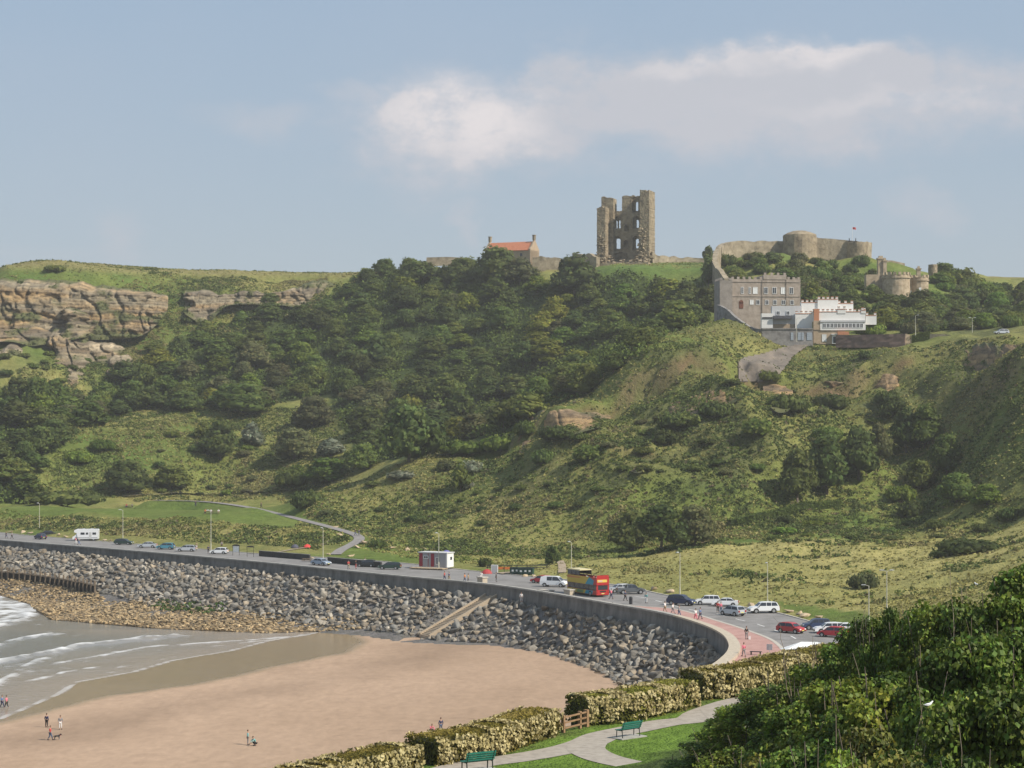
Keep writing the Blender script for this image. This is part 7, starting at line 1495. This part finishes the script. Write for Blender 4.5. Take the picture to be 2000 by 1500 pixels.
    shirt = chain_mesh('shirt', [[('p', J['pel'].lerp(J['ch'], .08), (.145,.125)), ('m', J['pel'].lerp(J['ch'], .5), (.14,.115)), ('c', J['ch'], (.165,.128)), ('n', J['ch'].lerp(J['nk'], .55), .085)], [('c', J['ch'], 0), ('sl', shL, .080), ('el', shL.lerp(J['el'], .95), .060), ('wl', J['el'].lerp(J['wr'], .75), .044)], [('c', J['ch'], 0), ('sr', shR, .080), ('er', shR.lerp(J['el2'], .95), .060), ('wr', J['el2'].lerp(J['wr2'], .75), .044)]], cloth('navy'))
    tr = chain_mesh('trousers', [[('p', J['pel'], .142), ('hl', hipL, .112), ('kl', J['kn'], .078), ('al', J['kn'].lerp(J['an'], .88), .062)], [('p', J['pel'], 0), ('hr', hipR, .112), ('kr', J['kn2'], .078), ('ar', J['kn2'].lerp(J['an2'], .88), .062)]], cloth('denim'))
    s = MB()
    for k in ('', '2'):
        q = (J['an'+k]+J['toe'+k])/2; d = J['toe'+k]-J['an'+k]; s.box((q.x, q.y-.02, max(q.z-.02, .04)), (.10, .27, .09), math.atan2(d.y, d.x)+math.pi/2)
    PEOPLE[kind] = dict(body=body, face=face, eye=eye, lip=lip, hair=hair, shirt=shirt, trousers=tr, shoes=s.mesh('shoes', M_shoe))
for k in ('stand', 'walk', 'crouch', 'sit'): person_parts(k)
CM = {}
def person(pose, top, bot, loc, rz, label, s=1.0, group=None):
    pp = PEOPLE[pose]; o = empty('person', loc, rz, label, 'person', group, s)
    def col(part, c):
        if (pose, part, c) not in CM: m = pp[part].copy(); m.materials[0] = cloth(c); CM[pose, part, c] = m
        return CM[pose, part, c]
    b = obj('body', pp['body'], o)
    for n, k in (('nose_and_ears', 'face'), ('eyes', 'eye'), ('mouth', 'lip')): obj(n, pp[k], b)
    obj('hair', pp['hair'], o); obj('shirt', col('shirt', top), o); obj('trousers', col('trousers', bot), o); obj('shoes', pp['shoes'], o); return o
def onT(px, py): q = T(px, py, 200); return Vector((q.x, q.y, q.z+.03))
def onP(px, py): return G(px, py, ZP+.1)
for a in [('walk','blue','navy',(4,1383),60,'wading person in a blue top at the left edge, left of a pair'),('walk','pink','black',(13,1384),250,'wading person in a pale top at the left edge, right of a pair'),
          ('stand','navy','black',(91,1421),160,'person in dark clothes standing on the sand left of the one in grey'),('stand','grey','white',(118,1425),20,'person in grey with pale trousers on the sand'),('walk','red','denim',(98,1446),80,'person in a red top walking the dog on the sand'),
          ('stand','teal','grey',(484,1455),100,'person in a pale teal top standing on the sand beside a crouching one'),('crouch','teal','black',(498,1457),300,'crouching person with a pale back on the sand'),
          ('crouch','pink','black',(842,1432),30,'person in pink bending down on the sand above the hedge'),('stand','navy','denim',(861,1430),200,'person in dark blue standing on the sand above the hedge')]:
    person(a[0], a[1], a[2], onT(*a[3]), R(a[4]), a[5])
for a in [('walk','white','khaki',(1299,1196),230,'walker in white, left of three by the wall'),('walk','white','grey',(1314,1199),50,'walker in white on the pavement, middle of three by the wall'),('walk','grey','denim',(1326,1204),60,'walker in grey on the pavement, right of three by the wall'),
          ('walk','white','pink',(1359,1211),220,'walker in a white top on the red pavement beside one in blue'),('walk','blue','navy',(1368,1209),230,'walker in blue on the red pavement beside one in white'),('stand','black','grey',(1458,1248),20,'person in black with a pale bag on the red pavement'),('walk','pink','grey',(1453,1282),200,'person in a pink top walking on the red pavement near the hedge'),
          ('stand','teal','white',(1262,1178),150,'person in pale teal on the pavement below the pickup truck'),('walk','navy','black',(1221,1173),60,'person in dark clothes left of the litter bin'),('walk','pink','navy',(1194,1170),230,'person in pink just below the back of the bus'),
          ('walk','red','navy',(868,1134),60,'walker in red by the sea wall below the kiosk, left one'),('walk','navy','khaki',(877,1135),60,'walker in navy by the sea wall below the kiosk, right one'),('walk','orange','denim',(908,1138),240,'walker in orange by the sea wall, left of a pair'),('walk','khaki','grey',(915,1139),240,'walker in khaki by the sea wall, right of a pair'),
          ('stand','white','white',(940,1134),0,'person in white beside the first cream pillar'),('stand','black','black',(969,1136),90,'person in black right of the stair head'),('stand','white','grey',(1018,1168),0,'person in white on the boulders under the sea wall'),
          ('stand','black','red',(695,1111),90,'person in black standing by the road in front of the black car'),('walk','red','khaki',(681,1111),200,'person in red by the road left of the one in black'),('stand','white','white',(713,1106),0,'person in white in front of the black car'),
          ('stand','navy','black',(407,1080),0,'person in navy left of the third lamp post'),('stand','grey','black',(433,1071),30,'person in grey behind the white hatchback'),('stand','khaki','white',(384,1074),0,'person in khaki right of the silver car'),('walk','pink','white',(148,1063),70,'person in pink below the motorhome, left one'),('walk','grey','blue',(154,1064),70,'person in grey below the motorhome, right one'),
          ('walk','black','navy',(12,1051),60,'person in black on the far left promenade, nearer the edge'),('walk','grey','black',(23,1052),60,'person in grey on the far left promenade'),('stand','red','black',(1402,1196),0,'person in red at the low white car, left one'),('stand','pink','denim',(1408,1197),40,'person in pink at the low white car, right one')]:
    loc = onP(*a[3])
    if a[3] == (1018,1168): loc = G(1018, 1176, ZP-1.6)
    person(a[0], a[1], a[2], loc, R(a[4]), a[5])
for a in [('walk','black','black',(510,993),60,'lone walker in black at the back of the footpath'),('stand','black','navy',(382,989),0,'person in dark clothes standing on the lawn'),('walk','black','denim',(694,1047),60,'left one of two walkers on the footpath bend'),('walk','navy','grey',(701,1048),60,'right one of two walkers on the footpath bend'),('sit','red','navy',(247,992),0,'seated person in red at the left picnic table on the lawn'),('sit','grey','black',(258,992),180,'seated person in grey at the left picnic table on the lawn'),
          ('sit','orange','black',(401,1004),0,'seated person in orange left of the lawn picnic pair'),('sit','white','grey',(412,1004),180,'seated person in white between the lawn picnic tables'),('sit','white','khaki',(427,1004),0,'seated person in white at the right lawn picnic table')]:
    q = T(*a[3], 400); person(a[0], a[1], a[2], Vector((q.x, q.y, q.z+.05)), R(a[4]), a[5])
r_ = random.Random(3)
for i in range(7):                              # passengers on the open top deck
    l = Vector((-4.1+i*.85, (-.75, .3, -.3, .75)[i % 4], BUS_H+.05)); w = BUS.matrix_basis @ l
    cl = ('white', 'pink', 'blue', 'white', 'red', 'grey', 'teal')[i]; wh = ('at the very back', 'second from the back', 'third from the back', 'in the middle', 'fifth from the back', 'near the canopy', 'under the canopy edge')[i]
    person('sit', cl, 'navy', w, BUS.rotation_euler.z+R(90), 'passenger in '+cl+' sitting '+wh+' of the open bus', group='passengers on the bus')
def dog():
    pts = [(0,.0,.50),(.22,0,.50),(.42,0,.50),(.55,0,.62),(.66,0,.70),(.80,0,.66), (-.02,.09,.42),(-.06,.09,.24),(0,.09,.03), (-.02,-.09,.42),(-.12,-.09,.26),(-.08,-.09,.03), (.42,.08,.36),(.44,.08,.20),(.42,.08,.03), (.44,-.08,.36),(.50,-.08,.20),(.52,-.08,.03), (-.16,0,.50),(-.32,0,.36),(.62,.05,.80),(.62,-.05,.80)]
    ed = [(0,1),(1,2),(2,3),(3,4),(4,5),(0,6),(6,7),(7,8),(0,9),(9,10),(10,11),(2,12),(12,13),(13,14),(2,15),(15,16),(16,17),(0,18),(18,19),(4,20),(4,21)]
    rd = [.10,.105,.125,.075,.075,.035,.07,.035,.025,.07,.035,.025,.06,.032,.025,.06,.032,.025,.035,.025,.022,.022]
    q = onT(108, 1446); o = empty('dog', q, R(10), 'black and white dog walking beside the person in the red top', 'dog'); obj('body', skin('body', pts, ed, rd, mat('dog_fur', [(.02,.02,.02), (.03,.03,.03), (.4,.4,.4)], scale=2.5)), o)
    m = MB(); m.tube((.55,0,.60),(.58,0,.64),.09,n=10); m.build('collar', cloth('red'), o)
dog()
def small_things():
    q = onP(1464, 1249); o = empty('bag', q, 0, 'pale carrier bag beside the person in black on the red pavement', 'bag'); m = MB(); m.box((0,0,.22), (.32,.18,.42), taper=.8); m.build('sack', cloth('white'), o); m = MB(); m.tube((-.08,0,.42),(0,0,.56),.015,n=5); m.tube((.08,0,.42),(0,0,.56),.015,n=5); m.build('handle', cloth('white'), o)
    q = onP(1476, 1279); o = empty('pavement_bench', q, R(-20), 'low dark bench with its shadow on the red pavement', 'bench'); m = MB(); m.box((0,0,.42), (1.5,.45,.08)); m.build('seat', M_trim, o)
    for x in (-.6, .6): m = MB(); m.box((x,0,.19), (.1,.4,.38)); m.build('leg', M_trim, o)
small_things()
def gull(loc, rz, label, s=1.0):
    o = empty('gull', loc, rz, label, 'gull', None, s); b = skin('body', [(0,0,.16),(.12,0,.17),(.22,0,.24),(.27,0,.30),(.33,0,.29),(-.2,0,.15)], [(0,1),(1,2),(2,3),(3,4),(0,5)], [.075,.07,.045,.045,.012,.02], mat('gull_white', (.75,.75,.75))); obj('body', b, o)
    for sg in (-1, 1): m = MB(); m.add([(.12,sg*.06,.2),(.0,sg*.085,.2),(-.26,sg*.03,.17),(.0,sg*.07,.11)], [(0,1,2,3)]); m.build('wing', M_lamp, o)
    m = MB(); [m.tube((.02,y,.0),(.02,y,.1),.008,n=5) for y in (-.03,.03)]; m.build('legs', mat('gull_leg', (.5,.3,.1)), o)
gull(T(1908, 1146, 150)+Vector((0,0,.05)), 2, 'white gull standing on the slope behind the thicket', 2.0)
# ---------------------------------------------------------------- the gardens in front of us
M_bloss = mat('blossom', [(.31,.25,.10), (.46,.385,.18), (.58,.505,.28)], rough=.8, scale=1.8, attr='Col', trans=.15)
def flower_hedge(front, w, h, label, seed):
    ln = smooth_line(front, .3); ctr = offset(ln, 0); t = np.gradient(ln, axis=0); t /= np.linalg.norm(t, axis=1)[:, None]; nr = np.stack([-t[:, 1], t[:, 0]], 1)
    ctr = ln+nr*w/2; L = len(ln)*.3; r = np.random.default_rng(seed); o = Vector((*ctr[len(ln)//2], 24.0)); root = empty('flowering_hedge', o, 0, label, 'hedge', 'flowering hedges along the garden edge'); oo = np.array(o); S_ = np.arange(len(ln))*.3
    def surf(n, lo=0, top=True):
        k = r.integers(0, len(ln), n); s = S_[k]; P2 = w+2*h; u = r.uniform(0, 1, n)*(P2 if top else 2*h); lump = 1+.16*fbm(s/1.1, u/.9, 3, seed)*2
        side = np.where(u < h, -1, np.where(u < 2*h, 1, 0)); a = np.where(side == 0, (u-2*h)/w*2-1, side); zc = np.where(side == 0, h, np.where(side < 0, u, u-h))
        rnd = np.where(side == 0, 1-.14*np.abs(a)**3, 1.0)
        sc = np.where(zc/h > .8, 1-.12*((zc/h-.8)/.2), 1); p = np.c_[ctr[k]+nr[k]*(a*w/2*lump*sc)[:, None]+r.uniform(-.14, .14, (n, 2)), 24+zc*rnd*(.9+.1*lump)]
        nn = np.c_[nr[k]*a[:, None]*(side != 0)[:, None], np.where(side == 0, 1.0, .25)]; return p, nn, side, zc, s
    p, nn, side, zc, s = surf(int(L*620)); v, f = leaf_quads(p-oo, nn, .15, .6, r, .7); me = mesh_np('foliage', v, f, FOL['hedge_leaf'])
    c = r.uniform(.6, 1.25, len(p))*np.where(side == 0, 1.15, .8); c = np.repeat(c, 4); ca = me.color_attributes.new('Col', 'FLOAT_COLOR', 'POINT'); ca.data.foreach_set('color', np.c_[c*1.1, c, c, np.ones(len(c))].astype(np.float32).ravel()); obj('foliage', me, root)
    p, nn, side, zc, s = surf(int(L*1100)); g = fbm(s/.6, zc/.45, 3, seed+4)+.5*fbm(s/.22, zc/.2, 2, seed+5); keep = (g > -.10+np.where(side == 0, .26, 0)+np.where(zc < .2, .25, 0)); p = p[keep]+nn[keep]*.07; nn = nn[keep]
    v, f = leaf_quads(p-oo, nn, .19, .6, r, .8); me = mesh_np('blossom', v, f, M_bloss); c = np.repeat(r.uniform(.6, 1.2, len(p)), 4); ca = me.color_attributes.new('Col', 'FLOAT_COLOR', 'POINT'); ca.data.foreach_set('color', np.c_[c, c, c, np.ones(len(c))].astype(np.float32).ravel()); obj('blossom', me, root)
    for q in (0, len(ln)-1):
        k = 420; pe = np.c_[ln[q]+nr[q]*r.uniform(.02, .98, (k, 1))*w+t[q]*(.05 if q else -.05)+r.uniform(-.1, .1, (k, 2)), 24+r.uniform(0, h*.95, k)]; v, f = leaf_quads(pe-oo, np.tile([*(t[q]*(1 if q else -1)), .2], (k, 1)), .17, .6, r, .7); me = mesh_np('end_foliage', v, f, FOL['hedge_leaf']); c = np.repeat(r.uniform(.4, .9, k), 4); ca = me.color_attributes.new('Col', 'FLOAT_COLOR', 'POINT'); ca.data.foreach_set('color', np.c_[c, c, c, np.ones(len(c))].astype(np.float32).ravel()); obj('end_foliage', me, root)
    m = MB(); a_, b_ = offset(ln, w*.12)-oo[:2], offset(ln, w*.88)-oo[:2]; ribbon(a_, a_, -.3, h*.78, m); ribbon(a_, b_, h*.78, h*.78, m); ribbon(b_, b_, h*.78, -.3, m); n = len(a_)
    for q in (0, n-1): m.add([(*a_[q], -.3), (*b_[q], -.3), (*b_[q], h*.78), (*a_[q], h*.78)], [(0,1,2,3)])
    m.build('shade_core', mat('hedge_inner_shade', (.03,.035,.012)) if 'hedge_inner_shade' not in MATS else MATS['hedge_inner_shade'], root)  # solid near-black core, painting the shade inside the hedge
z24 = 24.0
folmat('hedge_leaf', (.14,.15,.026), (.22,.215,.04), (.30,.28,.07))
flower_hedge([(-19,69),(-12.2,79.6),(-8.4,85.8),(-4.2,92.6)], 2.1, 1.25, 'flowering hedge at the bottom, left of the notch above the lower green bench', 1)
flower_hedge([g2(858,1496,z24), g2(963,1478,z24), g2(1015,1462,z24), g2(1060,1446,z24), g2(1092,1434,z24)], 2.1, 1.3, 'flowering hedge between the notch and the wooden gate', 2)
flower_hedge([g2(1152,1418,z24), g2(1220,1412,z24), g2(1300,1396,z24), g2(1362,1380,z24)], 2.3, 1.45, 'flowering hedge just right of the wooden gate', 3)
flower_hedge([g2(1376,1368,z24), g2(1440,1362,z24), g2(1500,1350,z24), g2(1560,1334,z24), (22,131)], 2.3, 1.6, 'flowering hedge running behind the leafy thicket', 4)
def garden():
    path('garden_path', [(1500,1362),(1452,1368),(1410,1380),(1372,1394),(1352,1406),(1300,1412),(1240,1424),(1180,1437),(1145,1452),(1095,1466),(1010,1481),(930,1492),(850,1512)], 2.0, mat('garden_paving', [(.27,.235,.195), (.34,.30,.25), (.39,.345,.29)], scale=2.2, detail=8, world=True), z=24.0, lift=.02, step=.5)
    path('garden_path', [(1150,1450),(1145,1464),(1175,1480),(1235,1494),(1310,1504),(1400,1512)], 1.9, MATS['garden_paving'], z=24.0, lift=.026, step=.5)
    path('garden_path', [(1395,1386),(1410,1402),(1430,1412),(1470,1420)], 1.6, MATS['garden_paving'], z=24.0, lift=.03, step=.5)
garden()
M_bg = mat('bench_green', (.02,.15,.11), rough=.5); M_iron = mat('dark_iron', (.02,.03,.03), rough=.6)
def bench(px, py, rz, label, s=1.0):
    q = G(px, py, 24.03); o = empty('park_bench', q, rz, label, 'bench', 'green benches in the garden', s)
    m = MB(); [m.box((0, -.05-.115*i, .45), (1.55, .09, .04)) for i in range(4)]; m.build('seat', M_bg, o)
    m = MB(); [m.box((0, .07+.045*i, .55+.105*i), (1.55, .03, .085)) for i in range(4)]; m.build('backrest', M_bg, o)
    for x in (-.68, .68):
        m = MB(); m.tube((x,-.40,0),(x,-.38,.45),.03,n=6); m.tube((x,.08,0),(x,.03,.45),.03,n=6); m.tube((x,-.40,.43),(x,.05,.43),.03,n=6); m.tube((x,.03,.43),(x,.24,.95),.028,n=6); m.build('leg', M_iron, o)
    m = MB(); m.box((0,-.15,.0), (2.0,1.0,.05)); m.build('slab', M_conc, o)
bench(1231, 1440, R(222), 'green slatted park bench beside the curving garden path', .9); bench(936, 1506, R(212), 'green park bench at the bottom edge under the hedge', 1.0); bench(1470, 1382, R(215), 'green park bench half hidden by the leafy thicket', .9)
def gate():
    a, b = G(1100,1431,24), G(1147,1419,24); c = (a+b)/2; o = empty('wooden_gate', c, math.atan2(b.y-a.y, b.x-a.x), 'brown wooden post and rail fence in the gap between two flowering hedges', 'fence'); L = (b-a).length
    m_ = mat('fence_wood', [(.22,.13,.07), (.32,.20,.11)], scale=3, detail=5)
    for x, w in ((-L/2, .16), (L*.18, .16), (L/2-.1, .22)): m = MB(); m.box((x,0,.42), (w,w,.95)); m.build('post', m_, o)
    for z in (.22,.5,.78): m = MB(); m.box((0,-.05,z), (L,.06,.08)); m.build('rail', m_, o)
gate()
# ---------------------------------------------------------------- the leafy thicket in the right foreground
def fol2(n, a, b, c): FOL[n] = mat('leaves_'+n, [a, b, c], rough=.6, scale=.9, detail=4, attr='Col', rnd=.15, hue=.012, trans=.28, spec=.3)
fol2('syc', (.05,.09,.014), (.10,.16,.022), (.19,.255,.038)); fol2('syc_lime', (.10,.16,.018), (.17,.235,.028), (.26,.31,.045)); fol2('syc_rust', (.10,.13,.025), (.17,.19,.035), (.25,.22,.055))
M_twig = mat('pale_twig', [(.20,.15,.105), (.32,.26,.19)], scale=4)
def thicket_proto(seed, R_=1.7, H_=5.0, n=13000, leaf=.125):
    r = np.random.default_rng(seed); L = []
    for i in range(34):
        t = r.uniform(.15, 1); a = r.uniform(0, 6.28); env = R_*(1.0 if t < .6 else math.sqrt(max(.02, 1-((t-.6)/.42)**2))); rr = env*math.sqrt(r.uniform(.15, 1)); L.append((rr*math.cos(a), rr*math.sin(a), H_*t*.93, r.uniform(.30, .62)))
    V = []; Fq = []; CL = []; nb = 0; w = np.array([l[3]**2 for l in L]); w /= w.sum()
    for l, ww in zip(L, w):
        k = int(n*ww); d = r.normal(0, 1, (k, 3)); d /= np.linalg.norm(d, axis=1)[:, None]; d[:, 2] = np.abs(d[:, 2])*np.where(r.uniform(0, 1, k) < .78, 1, -1)
        p = d*l[3]*r.uniform(.55, 1.25, (k, 1))*[1, 1, .8]+list(l[:3]); nrm = d*.8+[0, 0, .35]; v, f = leaf_quads(p, nrm, leaf, .6, r, .85); V.append(v); Fq.append(f+nb); nb += len(v)
        b = r.uniform(.75, 1.25); c = r.uniform(.45, 1.6, (k, 1))*b*[[1, 1, 1]]; c[:, 0] *= r.uniform(.85, 1.3, k); CL.append(np.repeat(c, 4, 0))
    me = mesh_np('crown', np.concatenate(V), np.concatenate(Fq), FOL['syc']); ca = me.color_attributes.new('Col', 'FLOAT_COLOR', 'POINT'); c = np.concatenate(CL); ca.data.foreach_set('color', np.c_[c, np.ones(len(c))].astype(np.float32).ravel())
    mb = MB(); q = random.Random(seed)
    for i in range(7):
        a = q.uniform(0, 6.28); p = Vector((.25*math.cos(a), .25*math.sin(a), -1)); rad = .05; lean = Vector((math.cos(a)*.22, math.sin(a)*.22, 1)); tip = q.uniform(.6, .95)*H_
        while p.z < tip: e = p+lean*.7+Vector((q.uniform(-.12, .12), q.uniform(-.12, .12), 0)); mb.tube(p, e, rad, rad*.85, 5); p = e; rad *= .86
    st = mb.mesh('stems', M_bark); tw = MB()
    for i in range(5):
        a = q.uniform(0, 6.28); p = Vector((R_*.75*math.cos(a), R_*.75*math.sin(a), H_*.25)); tip = q.uniform(.75, 1.06)*H_; rad = .028
        while p.z < tip:
            e = p+Vector((q.uniform(-.14, .14), q.uniform(-.14, .14), .42)); tw.tube(p, e, rad, rad*.88, 5); rad *= .88
            if q.random() < .35: tw.tube(e, e+Vector((q.uniform(-.4, .4), q.uniform(-.4, .4), q.uniform(.2, .5))), rad*.7, rad*.3, 4)
            p = e
    return me, st, tw.mesh('bare_twigs', M_twig)
TP_ = [thicket_proto(400+i) for i in range(4)]; TV = {}
THK = [(1436,1388,87,1.3,'syc','small leafy shrub in front of the half hidden bench'),(1400,1440,86,1.2,'syc_lime','small bright shrub at the left rim of the thicket'),(1372,1470,84,1.5,'syc','leftmost small leafy shrub of the thicket over the lawn'),(1418,1412,84,1.6,'syc','leafy shrub second from the left end of the thicket'),(1470,1372,82,1.8,'syc_lime','bright leafy shrub near the left end of the thicket'),(1520,1336,80,1.7,'syc','dark leafy shrub on the thicket edge below the flowering hedge'),(1568,1292,78,1.8,'syc','leafy shrub on the thicket edge under the white canopy'),(1622,1252,76,1.8,'syc_lime','bright leafy top on the thicket edge beside the small red car'),(1668,1228,74,1.6,'syc','leafy top on the thicket edge right of the small red car'),(1712,1204,72,1.5,'syc','narrow leafy top below the tall double lamp post'),(1722,1176,70,.9,'syc','thin leafy shoot sticking up beside the double lamp post'),
       (1772,1212,70,1.7,'syc','leafy top right of the double lamp post'),(1816,1186,68,1.7,'syc_lime','light leafy top on the thicket skyline'),(1862,1172,66,1.6,'syc','leafy top mid skyline of the thicket'),(1908,1168,64,1.6,'syc','leafy top right of the mid skyline'),(1952,1152,64,1.7,'syc','dark leafy top near the right edge skyline'),(1996,1118,64,1.8,'syc','highest leafy top at the right edge'),(2050,1090,66,2.0,'syc','leafy tree cut by the right edge'),
       (1440,1462,72,1.5,'syc_lime','leafy shrub low on the left slope of the thicket'),(1506,1418,70,1.7,'syc','leafy shrub in the left middle of the thicket'),(1576,1368,68,1.8,'syc','leafy shrub in the middle with pale bare stems'),(1646,1322,64,1.8,'syc_lime','bright leafy shrub in the middle of the thicket'),(1716,1298,62,1.7,'syc','dark leafy shrub right of the middle'),(1790,1272,60,1.8,'syc_lime','yellowish leafy shrub with dead stems'),(1866,1262,56,1.7,'syc','dark leafy shrub on the right side'),(1940,1232,56,1.8,'syc','leafy shrub near the right side'),(2010,1210,56,1.8,'syc','leafy shrub at the right border middle'),
       (1400,1512,62,1.4,'syc','leafy shrub at the bottom left corner of the thicket'),(1494,1488,60,1.5,'syc_rust','rusty leaved shrub at the bottom left'),(1580,1452,58,1.6,'syc','leafy shrub at the bottom middle'),(1660,1412,54,1.6,'syc_rust','shrub with rusty leaves in the lower middle'),(1742,1386,52,1.6,'syc','leafy shrub in the lower middle right'),(1830,1372,50,1.6,'syc','leafy shrub under the yellowish one'),(1910,1352,48,1.6,'syc','dark leafy shrub in the lower right'),(1990,1322,48,1.7,'syc','dark leafy shrub at the lower right border'),
       (1560,1512,48,1.3,'syc','front leafy shrub at the bottom'),(1650,1490,46,1.3,'syc_lime','front bright leafy shrub at the bottom'),(1750,1468,44,1.4,'syc_rust','front shrub with rusty tips at the bottom'),(1850,1455,42,1.4,'syc','front dark leafy shrub at the bottom right'),(1950,1430,41,1.4,'syc','front leafy shrub in the bottom right corner')]
def thicket():
    r = random.Random(5)
    for i, (px, top, d, rad, c, lb) in enumerate(THK):
        q = P(px, top, d); g = tz(q.x, q.y)-.3; h = min(q.z-g, 7.5); g = q.z-h; k = i % 4; me, st, tw = TP_[k]
        if (k, c) not in TV: m = me.copy(); m.materials[0] = FOL[c]; TV[k, c] = m
        o = empty('leafy_shrub', (q.x, q.y, g), r.uniform(0, 6.28), lb, 'shrub', 'leafy shrubs of the foreground thicket', (rad/1.7, rad/1.7, h/5.0)); obj('crown', TV[k, c], o); obj('stems', st, o)
        if c != 'syc' or i % 3 == 0: obj('bare_twigs', tw, o)
    q = P(1812, 1383, 47.5); gull(q, .5, 'small white bird perched on the thicket at the lower right', .5)
thicket()
# ---------------------------------------------------------------- the air between us and the headland
def haze():
    m = bpy.data.materials.new('haze'); m.use_nodes = True; nt = m.node_tree; nt.nodes.clear(); o = nt.nodes.new('ShaderNodeOutputMaterial'); v = nt.nodes.new('ShaderNodeVolumePrincipled')
    v.inputs['Color'].default_value = (.92,.90,.86,1); v.inputs['Density'].default_value = .00016; v.inputs['Anisotropy'].default_value = .2; nt.links.new(v.outputs[0], o.inputs['Volume'])
    b = MB(); b.box((0, 500, 66), (900, 1400, 144)); tag(b.build('haze', m), kind='stuff')
haze()
